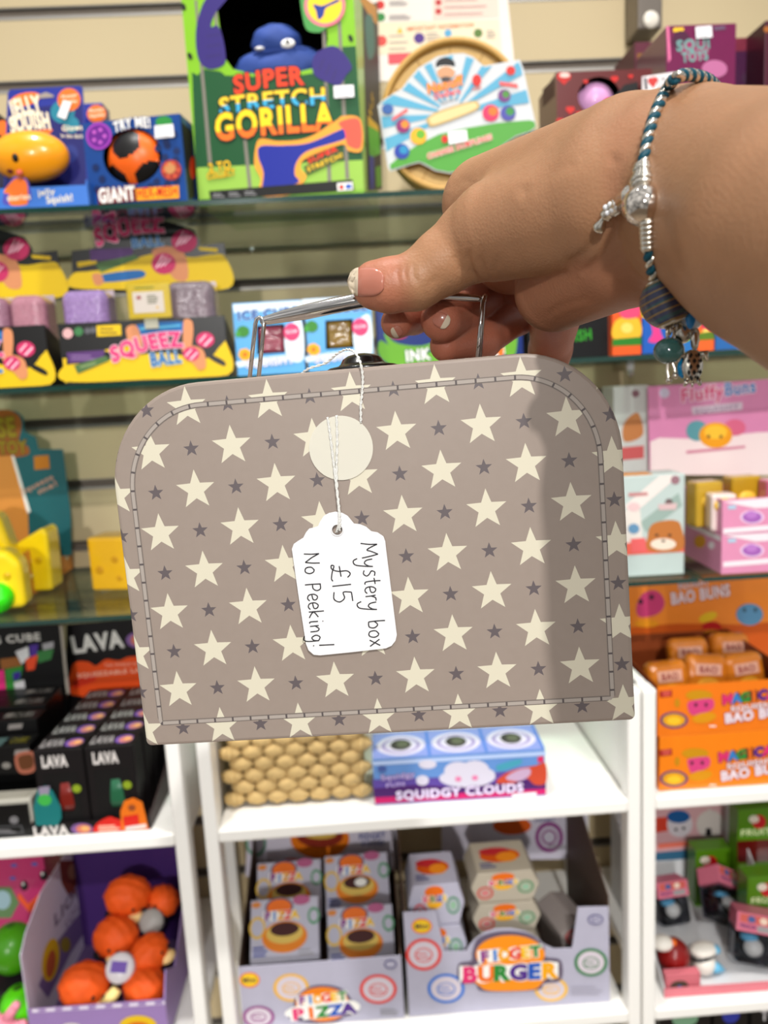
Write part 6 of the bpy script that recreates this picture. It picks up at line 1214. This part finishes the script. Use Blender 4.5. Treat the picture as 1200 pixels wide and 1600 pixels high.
WB = C(176, 174, 192, rough=.4); BRN = C(86, 66, 54, rough=.6)
def badge(p, x, y, s=1.0): p.disc(x, y, 16 * s, 12 * s, C(234, 110, 60, var=0)); p.disc(x, y, 14 * s, 10 * s, C(240, 206, 60, var=0)); p.text('Mini', (x - 10 * s, y + 4 * s), (x + 10 * s, y + 3 * s), 8 * s, C(50, 40, 60, var=0), .06)
def food_ring(p, x, y, rx, ry, c): p.disc(x, y, rx - 4, ry - 3, C(206, 196, 206, var=0)); p.ring(x, y, rx, ry, 5, c); p.ring(x, y + 1, rx * .5, ry * .45, 2, c); p.lines(x - rx * .4, y - 2, x + rx * .4, y + 4, 2, 1.6, c)
PURP = C(70, 64, 130, var=0)
def pizza_face(p):
    """printed lid of a small pizza box, in face fractions"""
    p.disc(.42, .86, .21, .16, C(90, 84, 110, var=0)); p.disc(.42, .86, .18, .13, OR); p.text('PIZZA', (.20, .66), (.70, .66), .13, RAINBOW, .09, INKW, .17); p.disc(.08, .92, .07, .05, C(220, 150, 80, var=0)); p.ring(.10, .55, .12, .18, .03, C(230, 196, 90, var=0)); p.ring(.93, .68, .09, .14, .03, C(90, 150, 110, var=0)); p.disc(.75, .95, .13, .08, C(190, 110, 150, var=0))
    p.disc(.50, .38, .33, .25, C(232, 146, 30, var=0)); p.disc(.50, .44, .27, .17, C(224, 196, 110, var=0)); p.disc(.50, .50, .21, .11, C(84, 26, 22, var=0)); p.lines(.04, .22, .26, .10, 3, .03, C(70, 90, 170, var=0)); p.lines(.70, .14, .94, .08, 2, .02, GREYINK)
def pizza_display():
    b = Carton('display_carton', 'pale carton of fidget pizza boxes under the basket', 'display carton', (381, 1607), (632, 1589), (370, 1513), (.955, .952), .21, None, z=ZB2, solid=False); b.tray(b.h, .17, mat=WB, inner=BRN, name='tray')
    p = b.pr(); badge(p, 390, 1531); food_ring(p, 455, 1543, 28, 22, C(234, 188, 70, var=0)); food_ring(p, 591, 1545, 29, 23, C(226, 74, 60, var=0)); food_ring(p, 404, 1588, 25, 17, C(160, 90, 150, var=0)); p.disc(610, 1506, 10, 7, PURP); p.disc(610, 1506, 8, 5, WB); p.lines(594, 1576, 626, 1584, 3, 1.6, GREYINK)
    p.bez([(452, 1590), (458, 1574), (462, 1558), (482, 1542), (506, 1538), (532, 1543), (546, 1556), (552, 1568), (558, 1582), (540, 1588), (524, 1596), (490, 1598)], C(96, 86, 110, var=0)); p.disc(504, 1568, 42, 27, C(236, 146, 40, var=0)); p.bez([(454, 1588), (460, 1572), (548, 1562), (554, 1580)], INKW); p.poly([(466, 1556), (540, 1550), (542, 1562), (466, 1570)], C(240, 220, 190, var=0)); p.text('FIDGET', (467, 1569), (542, 1560), 14, RAINBOW, .09, INKW, .17); p.text('PIZZA', (458, 1592), (555, 1581), 18, [PK, OR, GR, BL_, PU], .10, INKW, .18); p.build(b.o)
    c, fr = b.card([(384, 1370), (386, 1302), (618, 1290), (622, 1360)], .208, C(206, 200, 214, rough=.4), name='header_card'); p = Print(fr); p.disc(500, 1311, 46, 30, C(226, 134, 30, var=0)); p.disc(500, 1307, 36, 17, C(150, 60, 40, var=0)); p.disc(500, 1303, 26, 8, C(220, 190, 100, var=0)); p.ring(400, 1318, 16, 20, 4, C(90, 150, 120, var=0)); p.text('FIDGET', (562, 1312), (602, 1309), 10, C(60, 80, 150, var=0), .06); p.text('FOOD', (566, 1322), (600, 1320), 8, C(60, 80, 150, var=0), .05); p.ring(455, 1352, 15, 12, 5, C(226, 110, 90, var=0)); p.ring(545, 1350, 18, 12, 5, C(80, 150, 210, var=0)); p.lines(404, 1343, 434, 1348, 2, 2, GREYINK); p.build(b.o)
    # small boxes leaning back, lids facing out
    w, h, t = .098, .080, .034; tilt = math.radians(-40); proto = None
    spots = [(445, 1502, .975, 'pizza box at the front beside the post', 0), (566, 1512, .978, 'pizza box at the front beside the burger carton', .0), (452, 1436, 1.05, 'pizza box at the back beside the post', 0), (560, 1424, 1.055, 'pizza box with a white topping at the back', 0)]
    for i, (x, y, Y, lab, rz) in enumerate(spots):
        p_ = at(x, y, Y); M = TR(p_.x, Y, p_.z, tilt, 0, rz, (1, .98, 1, 1)[i])
        if proto is None:
            g = Geo(); g.box(-w / 2, w / 2, 0, t, 0, h, C(186, 184, 200, rough=.4)); proto = g.build('pizza_box', None, M, bevel=.0008); q = Print(Frame(M, (-w / 2, 0, 0), (1, 0, 0), (0, 0, 1), w, h), 'uv'); pizza_face(q); q.build(proto); k = Geo(); k.box(-w / 2 + .001, w / 2 - .001, .001, t - .001, -.0006, 0, C(196, 196, 214)); k.build('bottom_flap', proto); o = proto
        else: o = copy_tree(proto, M)
        tag(o, 'white fidget ' + lab + ' in the pizza carton', 'toy box', 'fidget pizza boxes in their carton')
        if i == 3: k = Geo(); k.ell((.006, -.0008, h * .50), (.010, .0006, .006), INKW, 12, 6); k.build('printed_topping', o, smooth=True)
pizza_display()

def burger_display():
    b = Carton('display_carton', 'pale carton of fidget burger boxes with cut out front', 'display carton', (639, 1573), (953, 1557), (632, 1426), (.953, .950), .22, None, z=ZB2, solid=False); w, d = b.w, b.d; fr = b.front(); t = .0015
    ol = [(639, 1573), (630, 1426), (681, 1424), (695, 1487), (728, 1487), (733, 1478), (742, 1468), (758, 1457), (776, 1452), (798, 1451), (822, 1456), (840, 1466), (850, 1476), (866, 1483), (894, 1482), (903, 1418), (951, 1417), (953, 1557)]
    P = [fr.px(*q) for q in ol]; P[0].z = 0; P[-1].z = 0; B = [q + Vector((0, t, 0)) for q in P]; n = len(P); g = Geo(); g.mesh(P + B, [list(range(n)), list(range(n, 2 * n))[::-1]] + [(i, (i + 1) % n, n + (i + 1) % n, n + i) for i in range(n)], WB); plabel(g.build('front_panel', b.o), 'front panel cut low between two towers')
    hs = b.h; g = Geo(); 
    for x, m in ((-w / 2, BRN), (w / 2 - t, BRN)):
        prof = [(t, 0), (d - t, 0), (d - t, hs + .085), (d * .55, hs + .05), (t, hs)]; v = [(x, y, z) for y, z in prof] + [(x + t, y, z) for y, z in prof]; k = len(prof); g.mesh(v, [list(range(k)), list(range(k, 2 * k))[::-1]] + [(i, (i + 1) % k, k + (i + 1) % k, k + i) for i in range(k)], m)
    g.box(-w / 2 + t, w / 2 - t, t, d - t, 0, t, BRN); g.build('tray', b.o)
    p = b.pr(); badge(p, 659, 1447); food_ring(p, 662, 1491, 28, 25, C(226, 74, 60, var=0)); food_ring(p, 697, 1544, 29, 23, C(50, 130, 210, var=0)); food_ring(p, 861, 1545, 26, 19, C(240, 196, 70, var=0)); food_ring(p, 923, 1503, 26, 22, C(70, 140, 90, var=0)); p.disc(930, 1436, 12, 8, PURP); p.disc(930, 1436, 10, 6, WB); p.text('2+', (924, 1439), (936, 1438), 6, PURP, .04); p.lines(892, 1541, 944, 1552, 3, 2, C(160, 156, 170, var=0))
    og = C(244, 160, 40, var=0); pd = C(96, 84, 104, var=0); p.bez([(738, 1486), (746, 1466), (770, 1456), (800, 1454), (830, 1460), (850, 1478), (852, 1494), (876, 1500), (876, 1530), (850, 1536), (838, 1546), (756, 1548), (742, 1536), (718, 1534), (716, 1506), (736, 1500)], pd)
    p.disc(797, 1490, 54, 30, og); p.bez([(744, 1524), (846, 1518), (842, 1540), (822, 1546), (768, 1547), (750, 1540)], og); p.poly([(722, 1510), (872, 1502), (872, 1526), (724, 1532)], INKW); p.text('FIDGET', (750, 1502), (845, 1492), 18, RAINBOW, .10, INKW, .19); p.text('BURGER', (722, 1533), (872, 1525), 25, [PK, OR, GR, PU, BL_, C(240, 180, 30, var=0)], .11, INKW, .19); p.build(b.o)
    c, f2 = b.card([(690, 1345), (690, 1282), (918, 1270), (914, 1342)], .218, C(206, 200, 214, rough=.4), name='header_card'); q = Print(f2); q.ring(858, 1308, 22, 24, 6, C(160, 84, 150, var=0)); q.ring(858, 1308, 12, 12, 3, C(160, 84, 150, var=0)); q.text('FIDGET', (836, 1284), (868, 1282), 7, C(60, 80, 150, var=0), .05); q.disc(800, 1290, 30, 14, C(220, 110, 40, var=0)); q.lines(856, 1320, 894, 1324, 2, 2, GREYINK); q.build(b.o)
    # clamshell boxes
    def clam(name, w, h, dp, M, mat):
        prof = [(-w * .40, 0), (w * .40, 0), (w / 2, h * .48), (w / 2, h * .56), (w * .40, h), (-w * .40, h), (-w / 2, h * .56), (-w / 2, h * .48)]; g = Geo(); g.prism(prof, dp, mat, Matrix.Rotation(math.pi / 2, 4, 'X') @ Matrix.Translation((0, 0, -dp))); return g.build(name, None, M, bevel=.0012)
    lav, crm = C(184, 182, 200, rough=.4), C(184, 174, 156, rough=.45); D_ = .075
    def prints(o, M, W_, H_):
        p = Print(Frame(M, (-W_ / 2, 0, 0), (1, 0, 0), (0, 0, 1), W_, H_), 'uv'); p.disc(.47, .82, .17, .15, OR); p.disc(.47, .56, .15, .16, C(244, 190, 60, var=0)); p.text('BURGER', (.26, .58), (.70, .58), .15, [PK, OR, GR, PU, BL_, YE], .09, INKW, .16); p.ring(.20, .34, .12, .22, .03, C(214, 90, 90, var=0)); p.disc(.20, .34, .06, .11, C(220, 150, 150, var=0)); p.ring(.80, .46, .12, .22, .03, C(90, 150, 110, var=0)); p.disc(.80, .46, .06, .11, C(150, 190, 160, var=0)); p.build(o)
        p = Print(Frame(M, (-W_ * .4, 0, H_), (1, 0, 0), (0, 1, 0), W_ * .8, D_), 'uv'); p.disc(.5, .52, .38, .22, C(226, 110, 30, var=0)); p.disc(.42, .66, .30, .12, C(206, 60, 70, var=0)); p.disc(.62, .46, .2, .16, C(244, 160, 50, var=0)); p.lines(.08, .25, .4, .15, 2, .05, C(80, 90, 150, var=0)); p.build(o)
    zf = ZB2 + .0034; x_l = at(686, 1450, .965).x; x_m = at(793, 1450, .985).x
    for i, lab in enumerate(('lowest burger box in the left pile', 'second burger box up in the left pile', 'top burger box of the left pile, its lid print showing')):
        M = TR(x_l - .001 * i, .963 + .002 * i, zf + i * .0632); o = clam('burger_box', .078, .062, D_, M, lav); prints(o, M, .078, .062); tag(o, 'clamshell fidget ' + lab, 'toy box', 'fidget burger boxes in their carton')
    for i, lab in enumerate(('lowest burger box of the middle pile', 'second burger box up in the middle pile', 'third burger box up in the middle pile', 'top burger box of the middle pile under the header')):
        M = TR(x_m - .0005 * i, .978 + .002 * i, zf + i * .0472); o = clam('burger_box', .097, .046, D_, M, crm); prints(o, M, .097, .046); tag(o, 'clamshell fidget ' + lab, 'toy box', 'fidget burger boxes in their carton')
    W_, H_ = .094, .050
    p_ = at(884, 1470, 1.0); M = TR(p_.x - .007, .985, zf + W_ * .5 + .006, 0, math.radians(83), .25); o = clam('burger_box', W_, H_, D_, M, C(150, 140, 136, rough=.45)); prints(o, M, W_, H_); rest(o, zf); tag(o, 'clamshell fidget burger box tipped on its side in the burger carton', 'toy box', 'fidget burger boxes in their carton')
burger_display()

# ================================================================= right white unit
def orange_buns():
    og = C(236, 138, 40, rough=.35, coat=.3); low = Carton('display_carton', 'lower orange bun carton resting on the right white shelf', 'display carton', (1030, 1236), (1250, 1216), (1028, 1152), (.945, .942), .21, C(240, 146, 36, rough=.35, coat=.3), z=ZB1)
    zt = ZB1 + low.h + .0005; up = Carton('display_carton', 'upper open orange bun carton with header, stacked on its twin', 'display carton', (1027, 1148), (1250, 1128), (1025, 1074), (.945, .942), .21, None, z=zt, solid=False); up.tray(up.h, up.h, mat=og, inner=C(150, 80, 40), name='tray')
    for b, oy, ox in ((up, 0, 0), (low, 92, -6)):
        p = b.pr(); q = lambda x, y: (x + ox * (1 if x > 1080 else 0), y + oy * (1 - (x - 1030) * .0002)); wt = C(232, 214, 220, var=0)
        p.poly([q(1030, 1080), q(1050, 1078), q(1050, 1088), q(1031, 1090)], C(170, 40, 40, var=0)); p.poly([q(1034, 1080), q(1048, 1079), q(1047, 1087), q(1036, 1088)], C(206, 100, 90, var=0)); p.disc(*q(1053, 1125), 22, 13, C(86, 66, 130, var=0)); p.disc(*q(1053, 1125), 18, 10, C(226, 170, 40, var=0)); p.disc(*q(1053, 1126), 11, 6, C(240, 200, 60, var=0)); p.disc(*q(1058, 1098), 4, 7, C(200, 150, 30, var=0))
        p.disc(*q(1092, 1086), 21, 8, C(206, 156, 26, var=0)); p.bez([q(1074, 1100), q(1084, 1094), q(1112, 1092), q(1114, 1106), q(1098, 1114), q(1080, 1116)], C(216, 84, 140, var=0)); [p.disc(*q(x, 1101), 2.5, 3, C(60, 30, 40, var=0)) for x in (1087, 1103)]; p.disc(*q(1100, 1121), 19, 8, C(220, 160, 30, var=0), -10)
        p.text('MAGICAL', q(1130, 1100), q(1226, 1088), 15, [PK, C(70, 140, 200, var=0), GR, OR, PU], .11, C(120, 60, 50, var=0), .17); p.text('SQUISHY', q(1142, 1111), q(1216, 1102), 8, wt, .06, C(140, 80, 60, var=0), .13); p.text('BAO BUNS', q(1134, 1129), q(1240, 1114), 15, wt, .09, C(110, 60, 110, var=0), .16); p.lines(1108, 1133 + oy, 1122, 1136 + oy, 1, 2, INKW); p.build(b.o)
    t = low.pr('topf', 'uv'); t.rect(.2, .0, .5, .05, RD); t.build(low.o)
    c, fr = up.card([(984, 1030), (980, 908), (1110, 898), (1262, 888), (1262, 1030)], .209, C(236, 150, 66, rough=.35, coat=.3), name='header_card'); p = Print(fr); wt = C(226, 204, 210, var=0)
    p.poly([(984, 980), (1060, 974), (1160, 976), (1262, 966), (1262, 1028), (984, 1028)], C(206, 104, 30, var=0)); p.bez([(994, 950), (1002, 930), (1020, 922), (1034, 930), (1038, 946), (1026, 960), (1000, 964)], C(206, 80, 130, var=0)); [p.disc(x, y, 4, 4, C(70, 30, 50, var=0)) for x, y in ((1001, 940), (1018, 933))]; p.disc(1010, 974, 20, 6, C(232, 160, 40, var=0)); p.text('SQUISHY', (1060, 920), (1108, 914), 9, wt, .05, C(130, 70, 50, var=0), .12); p.text('BAO BUNS', (1050, 944), (1140, 930), 18, wt, .08, C(150, 84, 60, var=0), .15); p.disc(1171, 960, 21, 17, C(110, 156, 190, var=0)); [p.disc(x, 953, 2.5, 3.5, C(50, 70, 80, var=0)) for x in (1163, 1180)]; p.disc(1106, 964, 15, 7, C(226, 190, 50, var=0), -20); p.disc(1112, 979, 15, 8, C(190, 40, 40, var=0)); p.disc(1112, 987, 13, 4, C(210, 140, 50, var=0)); p.build(up.o)
    for i, (x, Y, y, lab) in enumerate(((1054, .99, 1062, 'gold foil bun pack leaning at the left wall of the orange bun carton'), (1108, 1.0, 1058, 'gold foil bun pack in the middle of the orange bun carton'), (1178, .995, 1054, 'gold foil bun pack with a grey edge, right of the middle one'), (1084, 1.075, 1030, 'gold foil bun pack in the second row of the orange bun carton'), (1150, 1.08, 1026, 'gold foil bun pack at the back under the orange header'))):
        p_ = at(x, y, Y); w, h = .060, .072; M = TR(p_.x, Y, zt + .0100, -.25, .08 * math.sin(i * 2), .1 * math.cos(i * 3)); g = Geo(); g.box(-w / 2, w / 2, 0, .028, 0, h, C(206, 132, 46, rough=.2, coat=.8, var=.25, scale=60, bump=.4)); o = g.build('bun_pack', None, M, bevel=.011, bseg=3); tag(o, lab, 'toy pack', 'gold bun packs in the orange carton'); q = Print(Frame(M, (-w / 2, -.0002, 0), (1, 0, 0), (0, 0, 1), w, h), 'uv'); q.rect(.2, .6, .8, .82, C(214, 170, 150, var=0)); q.disc(.5, .4, .26, .16, C(226, 170, 60, var=0)); q.disc(.5, .3, .2, .08, C(180, 60, 60, var=0)); q.text('BAO', (.3, .65), (.7, .65), .12, C(150, 60, 60, var=0), .05); q.build(o); rest(o, zt + .0032)
orange_buns()

def penguin_tray():
    b = Carton('display_carton', 'open pink edged tray of penguin toys under the right white shelf', 'display carton', (1038, 1588), (1250, 1560), (1038, 1574), (.948, .945), .235, None, z=ZB2, solid=False); wt = C(214, 214, 216, rough=.4); pk = C(222, 140, 150, rough=.35); b.tray(.014, .17, mat=pk, inner=wt, name='tray')
    p = b.pr(); [p.poly([(1050 + 26 * i, 1574 - 3.0 * i), (1064 + 26 * i, 1572 - 3.0 * i), (1062 + 26 * i, 1582 - 3.0 * i), (1050 + 26 * i, 1584 - 3.0 * i)], C(*c, var=0)) for i, c in enumerate(((206, 90, 100), (226, 170, 170), (120, 130, 170), (230, 120, 120), (150, 100, 140), (226, 190, 190)))]; p.build(b.o)
    c, fr = b.card([(1020, 1345), (1020, 1256), (1150, 1246), (1152, 1338)], .232, C(206, 160, 164, rough=.35), name='header_card'); p = Print(fr); p.poly([(1020, 1278), (1044, 1276), (1044, 1298), (1020, 1302)], C(214, 84, 60, var=0)); p.disc(1062, 1288, 20, 20, C(206, 198, 204, var=0)); p.disc(1060, 1276, 18, 10, C(40, 104, 160, var=0)); p.disc(1110, 1288, 22, 22, C(206, 196, 190, var=0)); p.poly([(1092, 1290), (1108, 1262), (1128, 1288)], C(206, 196, 190, var=0)); p.poly([(1102, 1306), (1103, 1294), (1111, 1294), (1112, 1306)], C(40, 36, 36, var=0)); [p.disc(x, y, 2.5, 2.5, BLK) for x, y in ((1056, 1296), (1068, 1294))]; p.poly([(1028, 1318), (1146, 1308), (1146, 1314), (1028, 1326)], C(226, 130, 110, var=0)); p.poly([(1024, 1332), (1130, 1322), (1130, 1338), (1024, 1345)], C(70, 120, 150, var=0)); p.build(b.o)
    bw, wh, sk = C(28, 28, 32, rough=.3, coat=.4), C(232, 226, 216, rough=.35, coat=.3), C(120, 190, 220, rough=.35, coat=.3); zf = ZB2 + .0016
    def penguin(M, s=1.0, label=''):
        o = empty('penguin_toy', label, 'penguin toy', M); g = Geo(); g.ell((0, 0, .026), (.019, .016, .026), bw, 24, 16); g.build('body', o, smooth=True); g = Geo(); g.ell((0, -.0065, .023), (.0145, .0115, .020), wh, 20, 14); g.build('belly', o, smooth=True); g = Geo(); g.ell((0, .0, .040), (.0165, .0145, .0145), sk, 20, 12); g.build('hood', o, smooth=True); g = Geo(); g.ell((0, -.0165, .035), (.003, .004, .002), OR, 10, 6); g.build('beak', o, smooth=True); return o
    def pack(x, y, Y, rx, ry, rz, lab, lift=0, s=1.0):
        p_ = at(x, y, Y); M = TR(p_.x, Y, p_.z, rx, ry, rz, s); w, h, d = .050, .066, .034; g = Geo(); g.box(-w / 2, w / 2, .0, d, 0, h * .62, glassy('blister', (.70, .72, .76), .9, .05)); g2 = Geo(); g2.box(-w / 2, w / 2, d, d + .0012, 0, h, C(60, 58, 66, rough=.4)); o = g2.build('penguin_pack', None, M); tag(o, lab, 'toy pack', 'penguin toy packs in the tray'); g.build('blister', o, bevel=.006, bseg=3); k = Geo(); k.ell((0, d * .55, h * .28), (.019, .013, .017), bw, 20, 12); k.ell((0, d * .38, h * .30), (.013, .012, .012), wh, 18, 12); k.ell((-.004, d * .5, h * .46), (.012, .011, .007), sk, 16, 10); k.build('penguin', o, smooth=True)
        k = Geo(); k.box(-w / 2 - .0008, w / 2 + .0008, -.0012, d + .0014, h * .64, h, C(214, 130, 150, rough=.35)); s_ = k.build('sleeve', o); f = Frame(M, (-w / 2, -.0013, h * .64), (1, 0, 0), (0, 0, 1), w, h * .36); q = Print(f, 'uv'); q.rect(.06, .5, .94, .92, C(206, 110, 100, var=0)); q.disc(.35, .7, .10, .18, C(90, 110, 160, var=0)); q.disc(.65, .7, .10, .18, C(226, 200, 180, var=0)); q.rect(.5, .1, .9, .42, C(150, 146, 146, var=0)); q.text('PENGUIN', (.08, .2), (.46, .2), .2, C(110, 60, 130, var=0), .04); q.build(o); return rest(o, zf + .001)
    pack(1060, 1424, 1.07, -.35, 0, .1, 'penguin pack standing upright at the back beside the post'); pack(1150, 1450, 1.045, -.75, .55, .25, 'penguin pack tipped over against the green packs', s=1.1); pack(1178, 1542, .972, -.30, .12, -.25, 'penguin pack with pink sleeve at the front of the tray', s=1.1)
    b2 = Carton('toy_box', 'small pink box with a dark print at the front corner of the penguin tray', 'toy box', (1040, 1572), (1094, 1565), (1040, 1524), .953, .012, C(214, 130, 140, rough=.35), z=zf); p = b2.pr(); p.bez([(1046, 1560), (1050, 1536), (1072, 1534), (1078, 1556), (1060, 1564)], C(84, 66, 54, var=0)); p.disc(1062, 1546, 5, 7, C(60, 130, 190, var=0)); p.build(b2.o)
    p_ = at(1055, 1498, .985); g = Geo(); g.ell((0, 0, .027), (.0235, .0235, .027), C(150, 30, 28, rough=.3, coat=.3, var=.1), 28, 18); o = g.build('red_squishy', None, TR(p_.x, .992, zf + .0002), smooth=True); tag(o, 'dark red round squishy behind the small pink box', 'squishy toy'); k = Geo(); k.ell((.002, -.0225, .014), (.006, .003, .005), C(206, 90, 80), 12, 8); k.build('nose', o, smooth=True); k = Geo(); k.ell((-.016, .0, .050), (.016, .014, .010), wh, 16, 10); plabel(k.build('cap', o, smooth=True), 'white cap with an orange edge'); k = Geo(); k.ell((-.001, -.004, .050), (.004, .006, .008), OR, 12, 8); k.build('cap_edge', o, smooth=True)
    p_ = at(1100, 1500, .985); o = empty('bird_toy', 'white and blue bird toy lying in the penguin tray', 'bird toy', TR(p_.x, .985, zf + .0004, 0, 0, .2)); g = Geo(); g.ell((0, 0, .017), (.017, .015, .017), wh, 22, 14); g.build('head', o, smooth=True); g = Geo(); g.lathe([(.009, 0), (.007, .010), (.003, .021), (.0008, .025)], sk, Matrix.Translation((.010, -.006, .014)) @ Matrix.Rotation(2.1, 4, 'Y'), 16); g.build('beak', o, smooth=True); g = Geo(); g.ell((.002, .004, .036), (.021, .015, .008), wh, 20, 12); g.build('wing', o, smooth=True); g = Geo(); g.tube([(.019 * math.cos(a), .004 - .013 * math.sin(a), .030 + .003 * math.cos(a)) for a in np.linspace(.0, 3.1, 14)], .0024, bw, 8); g.build('band', o, smooth=True); g = Geo(); g.ell((.018, .0, .035), (.008, .008, .006), sk, 14, 8); g.build('wing_tip', o, smooth=True)
    gn = C(96, 140, 30, rough=.35, coat=.3)
    for i, (bl_, br, tp, Y, lab, rz) in enumerate((((1150, 1420), (1230, 1412), (1150, 1266), 1.10, 'tall green strawberry pack at the back of the penguin tray', 0), ((1086, 1420), (1142, 1414), (1086, 1330), 1.125, 'low green strawberry pack behind the tipped penguin pack', 0), ((1166, 1480), (1240, 1472), (1166, 1372), 1.03, 'green strawberry pack leaning at the frame edge', 0))):
        b = Carton('strawberry_pack', lab, 'toy pack', bl_, br, tp, Y, .03, gn, z=zf, group='green strawberry packs in the tray'); p = b.pr(); x0, y0 = tp; x1 = br[0]; m_ = (x0 + x1) / 2; p.disc(m_ - 4, y0 + 18, 11, 11, C(190, 30, 40, var=0)); p.disc(m_ - 12, y0 + 14, 8, 6, C(206, 196, 180, var=0)); p.text('FRUITY', (x0 + 8, y0 + 40), (x1 - 14, y0 + 36), 10, C(200, 210, 160, var=0), .05)
        if i != 1: p.poly([(x0 + 2, y0 + 48), (x1 - 2, y0 + 44), (x1 - 2, y0 + 78), (x0 + 2, y0 + 82)], C(110, 28, 30, rough=.15, coat=1, var=.3)); p.lines(x0 + 6, y0 + 86, x1 - 8, y0 + 92, 2, 3, C(190, 200, 150, var=0), -.05)
        p.build(b.o)
penguin_tray()
def low_boxes():
    for i, (x0, x1, rgb, lab) in enumerate(((1030, 1110, (110, 150, 120), 'black box with a pale green spot under the lowest right board'), (1114, 1168, (60, 70, 160), 'black box with a blue spot under the lowest right board'), (1172, 1250, (190, 188, 190), 'black box with white lettering under the lowest right board'))):
        a, b_ = at(x0, 1640, .965), at(x1, 1634, .965); w = b_.x - a.x; h = .20; zt = ZB2 - .032; g = Geo(); g.box(-w / 2, w / 2, 0, .12, 0, zt - .2605, C(18, 17, 19, rough=.4)); M = TR((a.x + b_.x) / 2, .965, .2602); o = g.build('toy_box', None, M, bevel=.001); tag(o, lab, 'toy box'); hh = zt - .2605; p = Print(Frame(M, (-w / 2, 0, 0), (1, 0, 0), (0, 0, 1), w, hh), 'uv')
        if i == 2: p.text('TOY', (.2, .88), (.7, .88), .06, C(*rgb, var=0), .05)
        else: p.disc(.5, .93, .25, .05, C(*rgb, var=0))
        p.build(o)
low_boxes()
